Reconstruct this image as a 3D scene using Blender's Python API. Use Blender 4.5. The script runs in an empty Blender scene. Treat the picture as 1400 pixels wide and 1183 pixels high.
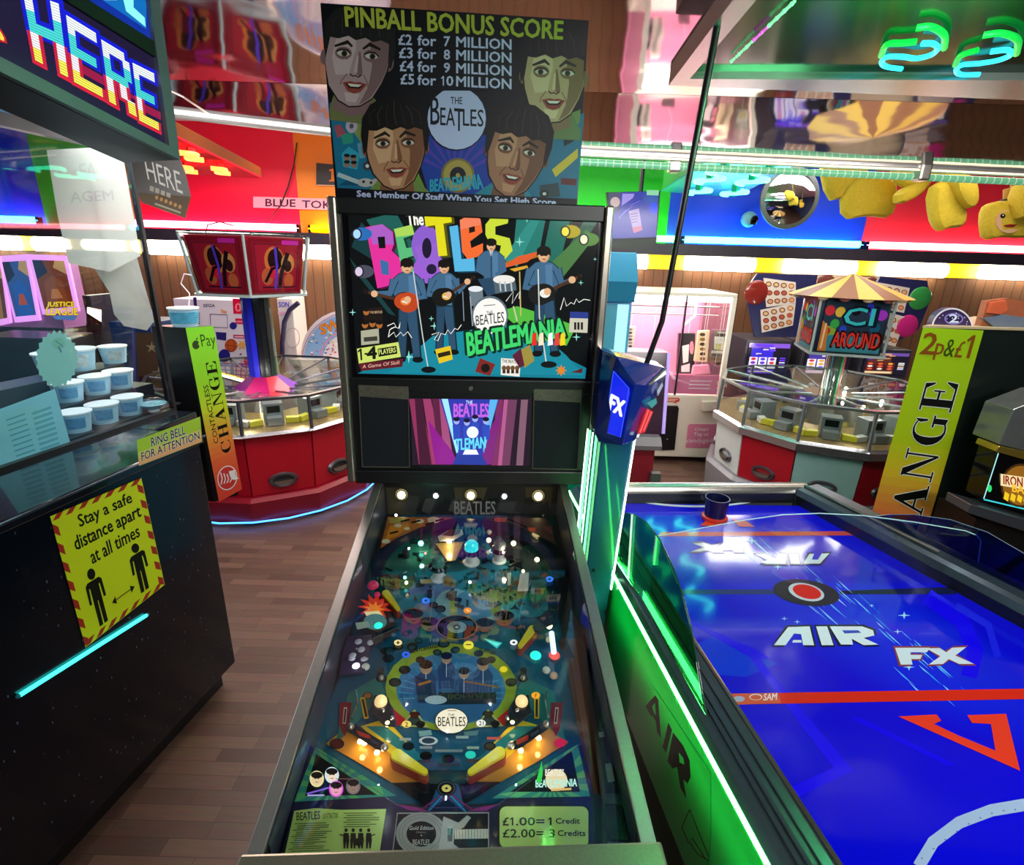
import bpy, bmesh, math, random
from mathutils import Vector as V, Matrix
PI = math.pi
random.seed(7)
S = bpy.context.scene
COL = S.collection
# ------------------------------------------------------------------ camera
CAM = V((0, 0, 1.72)); F = 727.9; PITCH = 0.3209; ROLL = 0.0297
_f = V((0, math.cos(PITCH), -math.sin(PITCH))); _u = V((0, math.sin(PITCH), math.cos(PITCH))); _r = V((1, 0, 0))
CR = _r*math.cos(ROLL)+_u*math.sin(ROLL); CU = _u*math.cos(ROLL)-_r*math.sin(ROLL); CF = _f
cd = bpy.data.cameras.new('camera'); cam = bpy.data.objects.new('camera', cd); COL.objects.link(cam)
cd.sensor_fit = 'HORIZONTAL'; cd.sensor_width = 36; cd.lens = F/1400*36; cd.clip_start = .02
m = Matrix((CR, CU, -CF)).transposed().to_4x4(); m.translation = CAM
cam.matrix_world = m
S.camera = cam
# ------------------------------------------------------------------ exposure, world, room and fill lights
S.view_settings.view_transform = 'Standard'; S.view_settings.look = 'None'
S.view_settings.gamma = 1; S.view_settings.use_curve_mapping = False; S.view_settings.exposure = 0.0
w = bpy.data.worlds.new('world'); S.world = w; w.use_nodes = True
w.node_tree.nodes['Background'].inputs[0].default_value = (.55, .6, .8, 1)
w.node_tree.nodes['Background'].inputs[1].default_value = .06
S.cycles.caustics_reflective = False; S.cycles.caustics_refractive = False; S.cycles.max_bounces = 10; S.cycles.transparent_max_bounces = 24

def area(name, loc, target, sx, sy, watts, col=(1, 1, 1)):
    l = bpy.data.lights.new(name, 'AREA'); l.shape = 'RECTANGLE'; l.size = sx; l.size_y = sy; l.energy = watts; l.color = col
    o = bpy.data.objects.new(name, l); COL.objects.link(o); o.location = loc
    o.rotation_euler = (V(target)-V(loc)).to_track_quat('-Z', 'Y').to_euler(); return o
def point(name, loc, watts, col, r=.01):
    l = bpy.data.lights.new(name, 'POINT'); l.energy = watts; l.color = col; l.shadow_soft_size = r
    o = bpy.data.objects.new(name, l); COL.objects.link(o); o.location = loc; return o
area('raft_light', (1.25, .6, 2.16), (1.15, .9, 0), 1.0, 1.1, 17, (.84, .9, 1))
area('hall_light', (.7, .1, 2.33), (.6, .5, 0), 1.8, .4, 13, (.92, .95, 1))
area('rear_hall_light', (0.2, 4.75, 2.62), (0.2, 4.2, 0), 6.5, .4, 95, (1, .92, .9))
area('middle_hall_light', (.1, 3.35, 2.62), (.1, 4.0, .3), 6.5, .3, 70, (1, .92, .9))
area('front_fill', (1.7, -1.9, 2.3), (.7, 2.4, 1.1), 1.8, .5, 62, (1, .97, .94))  # added fill from behind the camera, source unseen
area('booth_light', (-2.0, 1.7, 2.0), (-1.6, 1.6, 1.1), .8, .4, 7, (.75, .92, 1))
area('machine_front_fill', (.3, 2.05, 2.17), (.3, 4.2, .5), 4.2, .1, 32, (1, .95, .92))  # unseen fill added to brighten the machine fronts
area('tag_fill', (-.82, 1.22, 1.72), (-1.12, 1.8, 1.9), .25, .2, 2.2, (1, .97, .95))  # added fill for the hanging tag, no lamp there
area('aisle_light', (-1.08, 2.55, 2.15), (-.8, 2.3, 0), .5, .7, 14, (1, .84, .8))

# ------------------------------------------------------------------ pixel helpers: a view ray met with a real plane
def ray(px, py): return CR*((px-700)/F)-CU*((py-591.5)/F)+CF
def hit(px, py, P, N):
    d = ray(px, py); return CAM+d*((V(P)-CAM).dot(N)/d.dot(N))
def atz(px, py, z): return hit(px, py, (0, 0, z), V((0, 0, 1)))
def aty(px, py, y): return hit(px, py, (0, y, 0), V((0, 1, 0)))
def atx(px, py, x): return hit(px, py, (x, 0, 0), V((1, 0, 0)))

# ------------------------------------------------------------------ materials
def lin(c):
    if isinstance(c, str):
        c = [int(c[i:i+2], 16)/255 for i in (1, 3, 5)]
    return tuple(((x/12.92) if x <= .04045 else ((x+.055)/1.055)**2.4) for x in c[:3])
_M = {}
def mat(name, col=None, rough=.5, metal=0, em=0, noise=0, scale=20, bump=0, coat=0, spec=.5):
    if name in _M: return _M[name]
    mm = bpy.data.materials.new(name); mm.use_nodes = True; _M[name] = mm
    nt = mm.node_tree; b = nt.nodes['Principled BSDF']; c = lin(col)
    b.inputs['Base Color'].default_value = (*c, 1); b.inputs['Roughness'].default_value = rough; b.inputs['Metallic'].default_value = metal
    b.inputs['Coat Weight'].default_value = coat; b.inputs['Specular IOR Level'].default_value = spec
    if em:
        b.inputs['Emission Color'].default_value = (*c, 1); b.inputs['Emission Strength'].default_value = em
    if noise or bump:
        tc = nt.nodes.new('ShaderNodeTexCoord'); nz = nt.nodes.new('ShaderNodeTexNoise'); nz.inputs['Scale'].default_value = scale; nz.inputs['Detail'].default_value = 4
        nt.links.new(tc.outputs['Object'], nz.inputs['Vector'])
        if noise:
            mx = nt.nodes.new('ShaderNodeMix'); mx.data_type = 'RGBA'
            mx.inputs[6].default_value = (*[x*(1-noise) for x in c], 1); mx.inputs[7].default_value = (*[min(1, x*(1+noise)+noise*.01) for x in c], 1)
            nt.links.new(nz.outputs['Fac'], mx.inputs[0]); nt.links.new(mx.outputs[2], b.inputs['Base Color'])
        if bump:
            bp = nt.nodes.new('ShaderNodeBump'); bp.inputs['Strength'].default_value = bump; bp.inputs['Distance'].default_value = .01
            nt.links.new(nz.outputs['Fac'], bp.inputs['Height']); nt.links.new(bp.outputs['Normal'], b.inputs['Normal'])
    return mm
def printmat(name, rough=.4, em=0, base=1.0, coat=0):
    if name in _M: return _M[name]
    mm = bpy.data.materials.new(name); mm.use_nodes = True; _M[name] = mm
    nt = mm.node_tree; b = nt.nodes['Principled BSDF']; a = nt.nodes.new('ShaderNodeAttribute'); a.attribute_name = 'Col'
    b.inputs['Roughness'].default_value = rough; b.inputs['Coat Weight'].default_value = coat; b.inputs['Specular IOR Level'].default_value = .25
    if base: nt.links.new(a.outputs['Color'], b.inputs['Base Color'])
    else: b.inputs['Base Color'].default_value = (.01, .01, .01, 1)
    if em:
        nt.links.new(a.outputs['Color'], b.inputs['Emission Color']); b.inputs['Emission Strength'].default_value = em
    return mm
def glassmat(name, tint=(1, 1, 1), refl=1.0, rough=.02, ior=1.45):
    if name in _M: return _M[name]
    mm = bpy.data.materials.new(name); mm.use_nodes = True; _M[name] = mm
    nt = mm.node_tree; nt.nodes.remove(nt.nodes['Principled BSDF'])
    t = nt.nodes.new('ShaderNodeBsdfTransparent'); t.inputs[0].default_value = (*tint, 1)
    g = nt.nodes.new('ShaderNodeBsdfGlossy'); g.inputs['Roughness'].default_value = rough; g.inputs['Color'].default_value = (refl, refl, refl, 1)
    lw = nt.nodes.new('ShaderNodeLayerWeight'); lw.inputs[0].default_value = .5     # Schlick, the same from both sides
    pw = nt.nodes.new('ShaderNodeMath'); pw.operation = 'POWER'; pw.inputs[1].default_value = 5; ml = nt.nodes.new('ShaderNodeMath'); ml.operation = 'MULTIPLY_ADD'
    r0 = ((ior-1)/(ior+1))**2; ml.inputs[1].default_value = .9; ml.inputs[2].default_value = r0
    nt.links.new(lw.outputs['Facing'], pw.inputs[0]); nt.links.new(pw.outputs[0], ml.inputs[0]); fr = ml
    mx = nt.nodes.new('ShaderNodeMixShader')
    nt.links.new(fr.outputs[0], mx.inputs[0]); nt.links.new(t.outputs[0], mx.inputs[1]); nt.links.new(g.outputs[0], mx.inputs[2])
    nt.links.new(mx.outputs[0], nt.nodes['Material Output'].inputs[0]); return mm
PRINT = printmat('print'); PRINTG = printmat('print_gloss', .12, coat=.4); LIT = printmat('print_backlit', .15, 1.15, 0); LITLOW = printmat('print_dim_backlit', .25, .45, .6)
BLACK = mat('black_plastic', '#0c0c0e', .38, noise=.3); BLACKG = mat('black_gloss', '#08080a', .12, noise=.2)
CHROME = mat('chrome', '#d8d8dc', .16, 1, noise=.05); STEEL = mat('brushed_steel', '#a9a49c', .34, 1, noise=.15, scale=60); DARKM = mat('dark_metal', '#2b2c30', .4, .8, noise=.2)
WHITE = mat('white_plastic', '#e9e6e2', .4, noise=.05); GLASS = glassmat('clear_glass'); ACRYL = glassmat('clear_acrylic', (.93, .97, .96), .9)
PGLASS = glassmat('pinball_glass', (.97, .98, .98), .9, .01, 1.65)

# ------------------------------------------------------------------ object helpers
MW = {}
def root(name, label, cat, loc=(0, 0, 0), rz=0, group=None, kind=None):
    o = bpy.data.objects.new(name, None); COL.objects.link(o); o.location = loc; o.rotation_euler = (0, 0, rz); o.empty_display_size = .1
    MW[o] = Matrix.Translation(loc) @ Matrix.Rotation(rz, 4, 'Z'); return tag(o, label, cat, group, kind)
def tag(o, label=None, cat=None, group=None, kind=None):
    if label: o['label'] = label
    if cat: o['category'] = cat
    if group: o['group'] = group
    if kind: o['kind'] = kind
    return o
def copy_tree(o, parent=None):
    c = o.copy(); COL.objects.link(c); c.parent = parent; MW[c] = MW.get(o, Matrix())
    for ch in list(o.children): copy_tree(ch, c)
    return c
class B:
    def __init__(s): s.bm = bmesh.new()
    def face(s, pts):
        try: return s.bm.faces.new([s.bm.verts.new(p) for p in pts])
        except ValueError: pass
    def loft(s, rings, caps=True, closed=True):
        R = [[s.bm.verts.new(p) for p in r] for r in rings]; n = len(R[0])
        for a, b in zip(R, R[1:]):
            for i in range(n if closed else n-1):
                j = (i+1) % n
                try: s.bm.faces.new((a[i], a[j], b[j], b[i]))
                except ValueError: pass
        if caps:
            for r in (R[0][::-1], R[-1]):
                try: s.bm.faces.new(r)
                except ValueError: pass
        return s
    def box(s, x0, x1, y0, y1, z0, z1):
        return s.loft([[(x0, y0, z), (x1, y0, z), (x1, y1, z), (x0, y1, z)] for z in (z0, z1)])
    def slab(s, quad, t, n=None):
        q = [V(p) for p in quad]; n = V(n) if n else (q[1]-q[0]).cross(q[-1]-q[0]).normalized()
        return s.loft([[p-n*t for p in q], q])
    def prism(s, pts, f0, f1): return s.loft([[f0(*p) for p in pts], [f1(*p) for p in pts]])
    def cyl(s, p0, p1, r0, r1=None, n=16, caps=True):
        p0, p1 = V(p0), V(p1); r1 = r0 if r1 is None else r1; d = (p1-p0).normalized()
        a = d.orthogonal().normalized(); b = d.cross(a)
        ring = lambda p, r: [p+(a*math.cos(2*PI*i/n)+b*math.sin(2*PI*i/n))*r for i in range(n)]
        return s.loft([ring(p0, r0), ring(p1, r1)], caps)
    def tube(s, pts, r, n=8, sm=0):
        pts = [V(p) for p in pts]; rings = []; a = None
        if sm:      # Catmull-Rom
            Q = [pts[0]*2-pts[1]]+pts+[pts[-1]*2-pts[-2]]; out = []
            for i in range(1, len(Q)-2):
                for k in range(sm):
                    t = k/sm; p0, p1, p2, p3 = Q[i-1:i+3]; out.append(.5*((2*p1)+(p2-p0)*t+(2*p0-5*p1+4*p2-p3)*t*t+(3*p1-p0-3*p2+p3)*t**3))
            pts = out+[pts[-1]]
        for i, p in enumerate(pts):
            d = (pts[min(i+1, len(pts)-1)]-pts[max(i-1, 0)]).normalized()
            a = d.orthogonal().normalized() if a is None else (a-d*a.dot(d)).normalized(); b = d.cross(a)
            rr = r[i] if isinstance(r, (list, tuple)) else r
            rings.append([p+(a*math.cos(2*PI*k/n)+b*math.sin(2*PI*k/n))*rr for k in range(n)])
        return s.loft(rings)
    def lathe(s, prof, c=(0, 0, 0), n=24, ph=0, axis=None, caps=True):
        c = V(c); q = V(axis).to_track_quat('Z', 'Y') if axis else None
        P = lambda r, z, i: (q @ V((r*math.cos(2*PI*i/n+ph), r*math.sin(2*PI*i/n+ph), z)) if q else V((r*math.cos(2*PI*i/n+ph), r*math.sin(2*PI*i/n+ph), z)))+c
        return s.loft([[P(max(r, 1e-4), z, i) for i in range(n)] for r, z in prof], caps)
    def ball(s, c, r, sz=1, n=16, h=10, axis=None, lo=-90):
        return s.lathe([(r*math.cos(math.radians(lo+(90-lo)*k/h)), r*sz*math.sin(math.radians(lo+(90-lo)*k/h))) for k in range(h+1)], c, n, 0, axis)
    def build(s, name, mt, parent=None, smooth=False, bevel=0, world=False, seg=2, kind=None, label=None):
        if world and parent is not None: s.bm.transform(MW[parent].inverted())
        bmesh.ops.recalc_face_normals(s.bm, faces=s.bm.faces)
        me = bpy.data.meshes.new(name); s.bm.to_mesh(me); s.bm.free(); me.materials.append(mt)
        if smooth:
            for p in me.polygons: p.use_smooth = True
            me.set_sharp_from_angle(angle=math.radians(40))
        o = bpy.data.objects.new(name, me); COL.objects.link(o); o.parent = parent; MW[o] = MW[parent] if parent is not None else Matrix()
        if bevel:
            bv = o.modifiers.new('bevel', 'BEVEL'); bv.width = bevel; bv.segments = seg; bv.limit_method = 'ANGLE'
        return tag(o, label, None, None, kind)
def struct(name, b, mt, **k): return b.build(name, mt, kind='structure', **k)

# ------------------------------------------------------------------ lettering and print
_T = {}
def text_mesh(txt, bold=0.0, shear=0):
    k = (txt, bold, shear)
    if k in _T: return _T[k]
    cu = bpy.data.curves.new('t', 'FONT'); cu.body = txt; cu.size = 1; cu.offset = bold; cu.shear = shear; cu.resolution_u = 2
    o = bpy.data.objects.new('t', cu); COL.objects.link(o); bpy.context.view_layer.update()
    me = bpy.data.meshes.new_from_object(o.evaluated_get(bpy.context.evaluated_depsgraph_get()))
    vs = [v.co.xy.copy() for v in me.vertices]; fs = [tuple(p.vertices) for p in me.polygons]
    bpy.data.objects.remove(o); bpy.data.curves.remove(cu); bpy.data.meshes.remove(me)
    x0 = min(v.x for v in vs); x1 = max(v.x for v in vs); y0 = min(v.y for v in vs); y1 = max(v.y for v in vs)
    _T[k] = ([((v.x-x0)/(x1-x0), (v.y-y0)/(y1-y0)) for v in vs], fs, (x1-x0)/(y1-y0)); return _T[k]
class Art:
    """flat printing on a real plane; polygons are given in photo pixels and met with that plane, later ones lie a hair above"""
    def __init__(s, P, N, lift=.0006, step=.00001, off=None):
        s.P = V(P); s.N = V(N).normalized()
        if (CAM-s.P).dot(s.N) < 0: s.N = -s.N
        s.l = lift; s.step = step; s.v = []; s.f = []; s.c = []; s.off = off or (lambda x, y: (x, y))
    def pt(s, px, py): return hit(*s.off(px, py), s.P+s.N*s.l, s.N)
    def poly(s, pts, col):
        s.l += s.step; i = len(s.v); s.v += [s.pt(*p) for p in pts]; s.f.append(tuple(range(i, i+len(pts)))); s.c.append(lin(col)); return s
    def ell(s, x, y, rx, ry=None, col='#ffffff', rot=0, n=24, a0=0, a1=360):
        ry = rx if ry is None else ry; c, t = math.cos(math.radians(rot)), math.sin(math.radians(rot)); p = []
        for k in range(n if a1-a0 == 360 else n+1):
            a = math.radians(a0+(a1-a0)*k/n); u, w_ = rx*math.cos(a), ry*math.sin(a); p.append((x+u*c-w_*t, y+u*t+w_*c))
        return s.poly(p, col)
    def ring(s, x, y, rx, ry, t, col, n=32, a0=0, a1=360, ty=None):
        s.l += s.step; i = len(s.v); ty = t*ry/rx if ty is None else ty
        for k in range(n+1):
            a = math.radians(a0+(a1-a0)*k/n); s.v += [s.pt(x+rx*math.cos(a), y+ry*math.sin(a)), s.pt(x+(rx-t)*math.cos(a), y+(ry-ty)*math.sin(a))]
        for k in range(n): s.f.append((i+2*k, i+2*k+2, i+2*k+3, i+2*k+1)); s.c.append(lin(col))
        return s
    def line(s, pts, wd, col):
        s.l += s.step; i = len(s.v); n = len(pts)
        for k, (x, y) in enumerate(pts):
            ax, ay = pts[max(k-1, 0)]; bx, by = pts[min(k+1, n-1)]; L = math.hypot(bx-ax, by-ay) or 1; ww = (wd[k] if isinstance(wd, (list, tuple)) else wd)/2
            s.v += [s.pt(x-(by-ay)/L*ww, y+(bx-ax)/L*ww), s.pt(x+(by-ay)/L*ww, y-(bx-ax)/L*ww)]
        for k in range(n-1): s.f.append((i+2*k, i+2*k+2, i+2*k+3, i+2*k+1)); s.c.append(lin(col))
        return s
    def star(s, x, y, r, r2, n, col, rot=0, sy=1):
        return s.poly([(x+(r if k % 2 == 0 else r2)*math.cos(PI*k/n+rot), y+sy*(r if k % 2 == 0 else r2)*math.sin(PI*k/n+rot)) for k in range(2*n)], col)
    def text(s, txt, q, col, bold=.0, shear=0):
        """q: bottom-left, bottom-right, top-right, top-left"""
        s.l += s.step; vs, fs, _ = text_mesh(txt, 0, shear); bl, br, tr, tl = q
        d = bold*math.hypot(tl[0]-bl[0], tl[1]-bl[1])      # heavier weight: the outline is thickened all round
        for ox, oy in ([(0, 0)] if not d else [(d, 0), (-d, 0), (0, d), (0, -d), (d*.7, d*.7), (-d*.7, -d*.7), (d*.7, -d*.7), (-d*.7, d*.7)]):
            i = len(s.v)
            for u, v_ in vs:
                s.v.append(s.pt((bl[0]*(1-u)+br[0]*u)*(1-v_)+(tl[0]*(1-u)+tr[0]*u)*v_+ox, (bl[1]*(1-u)+br[1]*u)*(1-v_)+(tl[1]*(1-u)+tr[1]*u)*v_+oy))
            for f in fs: s.f.append(tuple(i+k for k in f)); s.c.append(lin(col))
            s.l += s.step*.2
        return s
    def one(s, q, col):
        """a figure 1 with flag and foot"""
        Q = quadmap(q)
        return s.poly([Q(*p) for p in ((.38, 0), (.68, 0), (.68, 1), (.42, 1), (.0, .80), (.08, .68), (.38, .8))], col)
    def tbox(s, txt, x0, y0, x1, y1, col, bold=.0, sl=0, shear=0):
        """text between x0..x1 and y0(top)..y1(bottom), baseline sloping sl px per px"""
        d = (x1-x0)*sl; return s.text(txt, [(x0, y1), (x1, y1+d), (x1, y0+d), (x0, y0)], col, bold, shear)
    def build(s, name, mt, parent=None, label=None):
        inv = MW[parent].inverted() if parent is not None else Matrix()
        me = bpy.data.meshes.new(name); me.from_pydata([inv @ p for p in s.v], [], s.f); me.materials.append(mt)
        at = me.color_attributes.new('Col', 'FLOAT_COLOR', 'CORNER'); buf = []
        for p, c in zip(me.polygons, s.c): buf += [*c, 1.0]*p.loop_total
        at.data.foreach_set('color', buf)
        o = bpy.data.objects.new(name, me); COL.objects.link(o); o.parent = parent; MW[o] = MW[parent] if parent is not None else Matrix(); return tag(o, label)
def quadmap(q):
    """unit square -> pixel quad (bl,br,tr,tl)"""
    bl, br, tr, tl = q
    return lambda u, v_: ((bl[0]*(1-u)+br[0]*u)*(1-v_)+(tl[0]*(1-u)+tr[0]*u)*v_, (bl[1]*(1-u)+br[1]*u)*(1-v_)+(tl[1]*(1-u)+tr[1]*u)*v_)
# ================================================================== the room
Z3 = V((0, 0, 1)); YB = 5.6
def floor_mat():
    mm = mat('floor_planks', '#70503f', .42); nt = mm.node_tree; b = nt.nodes['Principled BSDF']
    tc = nt.nodes.new('ShaderNodeTexCoord'); br = nt.nodes.new('ShaderNodeTexBrick'); nz = nt.nodes.new('ShaderNodeTexNoise')
    br.inputs['Scale'].default_value = 1; br.inputs['Brick Width'].default_value = .3; br.inputs['Row Height'].default_value = .052; br.inputs['Mortar Size'].default_value = .0007
    br.inputs['Color1'].default_value = (*lin('#80604f'), 1); br.inputs['Color2'].default_value = (*lin('#5d4238'), 1); br.inputs['Mortar'].default_value = (*lin('#35241e'), 1); br.offset_frequency = 3; br.offset = .37
    nz.inputs['Scale'].default_value = 9; mp = nt.nodes.new('ShaderNodeMapping'); mp.inputs['Scale'].default_value = (1, 9, 1)
    mx = nt.nodes.new('ShaderNodeMix'); mx.data_type = 'RGBA'; mx.blend_type = 'MULTIPLY'; mx.inputs[0].default_value = .5
    nt.links.new(tc.outputs['Object'], br.inputs['Vector']); nt.links.new(tc.outputs['Object'], mp.inputs[0]); nt.links.new(mp.outputs[0], nz.inputs['Vector'])
    nt.links.new(br.outputs['Color'], mx.inputs[6]); nt.links.new(nz.outputs['Color'], mx.inputs[7]); nt.links.new(mx.outputs[2], b.inputs['Base Color']); return mm
def wood_mat():
    mm = mat('wall_boards', '#7a4e30', .5); nt = mm.node_tree; b = nt.nodes['Principled BSDF']
    tc = nt.nodes.new('ShaderNodeTexCoord'); wv = nt.nodes.new('ShaderNodeTexWave'); wv.inputs['Scale'].default_value = 3.2; wv.inputs['Distortion'].default_value = .15; wv.wave_profile = 'SAW'
    cr = nt.nodes.new('ShaderNodeValToRGB'); cr.color_ramp.elements[0].color = (*lin('#3c2417'), 1); cr.color_ramp.elements[0].position = .03
    cr.color_ramp.elements[1].color = (*lin('#80583c'), 1); cr.color_ramp.elements[1].position = .1
    nz = nt.nodes.new('ShaderNodeTexNoise'); nz.inputs['Scale'].default_value = 6; mp = nt.nodes.new('ShaderNodeMapping'); mp.inputs['Scale'].default_value = (6, 1, .5)
    mx = nt.nodes.new('ShaderNodeMix'); mx.data_type = 'RGBA'; mx.blend_type = 'MULTIPLY'; mx.inputs[0].default_value = .4
    nt.links.new(tc.outputs['Object'], wv.inputs['Vector']); nt.links.new(wv.outputs['Fac'], cr.inputs[0]); nt.links.new(tc.outputs['Object'], mp.inputs[0]); nt.links.new(mp.outputs[0], nz.inputs['Vector'])
    nt.links.new(cr.outputs[0], mx.inputs[6]); nt.links.new(nz.outputs['Color'], mx.inputs[7]); nt.links.new(mx.outputs[2], b.inputs['Base Color']); return mm
struct('floor', B().box(-6.5, 6.8, -2.6, 5.7, -.06, 0), floor_mat())
struct('wall_back', B().box(-6.5, 6.8, YB, YB+.1, 0, 2.9), wood_mat())
struct('wall_left', B().box(-6.5, -6.4, -2.6, 5.7, 0, 2.9), mat('side_wall', '#3d4a78', .7, noise=.15))
struct('wall_right', B().box(6.7, 6.8, -2.6, 5.7, 0, 2.9), mat('side_wall', '#3d4a78'))
struct('wall_front', B().box(-6.5, 6.8, -2.7, -2.6, 0, 2.9), mat('front_wall', '#565266', .7, noise=.15))
wx = lambda px, py=300: aty(px, py, YB).x
seg = [(-6.4, wx(66), '#1238d8'), (wx(66), wx(182), '#2fc02c'), (wx(182), wx(192), '#f08a12'), (wx(192), wx(412), '#f20a3c'), (wx(412), wx(640), '#f38a06'), (wx(640), wx(912), '#0fc41a'), (wx(912), wx(1182), '#0a44e0'), (wx(1182), 6.7, '#e8384a')]
for i, (a, b_, c) in enumerate(seg):
    struct('trim_%d' % (i+1), B().box(a, b_, YB-.03, YB, 1.86, 2.9), mat('upper_wall_'+c[1:], c, .45, noise=.08, scale=6))
struct('trim_9', B().box(-6.4, 6.7, YB-.2, YB, 1.79, 1.86), mat('cornice_board', '#4a3d3a', .5, noise=.2))
struct('trim_10', B().box(-6.4, 6.7, YB-.24, YB-.2, 1.765, 1.87), mat('cornice_lip', '#2e2a35', .4, noise=.2))
# mirrored canopy over the aisle: two facets, the far one sloping down
t8 = math.tan(math.radians(7.6)); PB_, NB_ = V((0, 3.0, 2.2)), V((0, t8, 1)).normalized()
YJ = 2.26; ZJ = 2.2+(3.0-YJ)*t8
edge = [hit(x, y, PB_, NB_) for x, y in [(150, 150), (236, 152), (350, 166), (455, 178), (620, 190), (792, 206), (953, 214), (1250, 227), (1400, 234), (1560, 240)]]
def mirror_mat():
    mm = mat('mirror_ceiling', '#d6cfd4', .06, 1); nt = mm.node_tree; b = nt.nodes['Principled BSDF']
    tc = nt.nodes.new('ShaderNodeTexCoord'); nz = nt.nodes.new('ShaderNodeTexNoise'); nz.inputs['Scale'].default_value = 2.6; nz.inputs['Detail'].default_value = 1.5
    bp = nt.nodes.new('ShaderNodeBump'); bp.inputs['Strength'].default_value = .35; bp.inputs['Distance'].default_value = .02
    nt.links.new(tc.outputs['Object'], nz.inputs['Vector']); nt.links.new(nz.outputs['Fac'], bp.inputs['Height']); nt.links.new(bp.outputs['Normal'], b.inputs['Normal']); return mm
MIR = mirror_mat()
bb = B(); up = V((0, 0, .03))
low = [V((-3.5, YJ, ZJ))]+[V((-3.5, edge[0].y, edge[0].z))]+edge+[V((edge[-1].x, YJ, ZJ))]
bb.loft([low, [p+up for p in low]])
lo2 = [V((-3.5, -2.6, ZJ+.04*(YJ+2.6))), V((-3.5, YJ-.004, ZJ)), V((edge[-1].x, YJ-.004, ZJ)), V((edge[-1].x, -2.6, ZJ+.04*(YJ+2.6)))]
bb.loft([lo2, [p+up for p in lo2]])
struct('ceiling', bb, MIR)
struct('ceiling_back', B().box(-6.4, 6.7, -2.6, YB, 2.82, 2.9), mat('upper_ceiling', '#c9c4cc', .6, noise=.05))
bb = B()
for a, c in zip(edge, edge[1:]): bb.loft([[a, c, c+V((0, .02, 0)), a+V((0, .02, 0))], [a+V((0, 0, .3)), c+V((0, 0, .3)), c+V((0, .02, .3)), a+V((0, .02, .3))]])
struct('trim_11', bb, CHROME)
# ---- lights along the back wall
cl = root('cornice_light', 'white fluorescent cornice light running along the back wall above the machines', 'light', (0, YB-.06, 1.7))
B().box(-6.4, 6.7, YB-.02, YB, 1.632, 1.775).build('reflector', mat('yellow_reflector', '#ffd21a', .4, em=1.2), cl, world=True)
B().box(-6.4, 6.7, YB-.2, YB-.005, 1.775, 1.79).build('housing', DARKM, cl, world=True)
gaps = [-6.3, wx(25), wx(50), wx(165), wx(205), wx(420), wx(426), wx(640), wx(660), wx(888), wx(942), wx(1036), wx(1080), wx(1176), wx(1212), wx(1302), wx(1355), 6.6]
TUBE = mat('white_tube_glow', '#fff6e0', .5, em=14)
for a, b_ in zip(gaps[::2], gaps[1::2]): B().cyl((a, YB-.07, 1.698), (b_, YB-.07, 1.698), .07, n=12).build('light_tube', TUBE, cl, world=True)
NEON = [('blue', -60, 66, '#2fb4ff', 'pale blue'), ('green', 104, 180, '#38ff60', 'green'), ('pink', 190, 414, '#ff7d9a', 'pinkish white'), ('yellow', 427, 640, '#ffc400', 'yellow'),
        ('green2', 640, 928, '#46ff5c', 'green'), ('cyan', 931, 1177, '#3fd0ff', 'cyan'), ('pink2', 1182, 1560, '#ff8f9e', 'pinkish white')]
wh = {'blue': 'over the booth at the left end of the back wall', 'green': 'beside the left blue wall panel', 'pink': 'under the red wall panel at left', 'yellow': 'under the orange wall panel',
      'green2': 'under the green wall panel right of the poster', 'cyan': 'under the blue wall panel', 'pink2': 'under the red wall panel behind the plush toys'}
for k, a, b_, c, nm in NEON:
    t = root('neon_strip', nm+' neon tube '+wh[k], 'neon light', (wx(a), YB-.09, 1.9), group='neon tubes on the cornice')
    B().cyl((wx(a), YB-.1, 1.915), (wx(b_), YB-.1, 1.915), .031, n=10).build('tube', mat('neon_'+c[1:], c, .4, em=15), t, world=True)
    for x in (wx(a)+.01, wx(b_)-.01): B().box(x-.012, x+.012, YB-.13, YB-.07, 1.862, 1.945).build('end_cap', DARKM, t, world=True)
# ---- chrome edge rail of the canopy with its light tubes
er = root('canopy_rail', 'chrome rail with clear light tube edging the mirrored canopy', 'rail', tuple(edge[5]))
dn = lambda p, y=0, z=0: p+V((0, y, z))
B().tube([dn(p, .012, -.004) for p in edge], .022, 10).build('chrome_pipe', mat('pipe_chrome', '#e4e0dc', .3, .75, noise=.05), er, smooth=True, world=True)
B().tube([dn(p, .03, -.045) for p in edge[5:]], .017, 10).build('light_tube', mat('rail_tube_glow', '#5a9a74', .25, em=.42), er, smooth=True, world=True)
B().tube([dn(p, -.008, -.018) for p in edge[5:]], .004, 6).build('light_line', mat('rail_line_glow', '#fff0c0', .4, em=1.6), er, world=True)
nt = _M['rail_tube_glow'].node_tree; pb_ = nt.nodes['Principled BSDF']; tc = nt.nodes.new('ShaderNodeTexCoord'); wv = nt.nodes.new('ShaderNodeTexWave'); wv.inputs['Scale'].default_value = 8
cr = nt.nodes.new('ShaderNodeValToRGB'); cr.color_ramp.elements[0].color = (*lin('#6fc890'), 1); cr.color_ramp.elements[0].position = .9; cr.color_ramp.elements[1].color = (1, 1, 1, 1); cr.color_ramp.elements[1].position = .96
nt.links.new(tc.outputs['Object'], wv.inputs['Vector']); nt.links.new(wv.outputs['Fac'], cr.inputs[0]); nt.links.new(cr.outputs[0], pb_.inputs['Emission Color'])
for px, py in ((925, 214), (1268, 226)):
    p = hit(px, py, PB_, NB_); B().box(p.x-.028, p.x+.028, p.y-.006, p.y+.06, p.z-.07, p.z+.02).build('clip', STEEL, er, world=True, bevel=.01)
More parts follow.
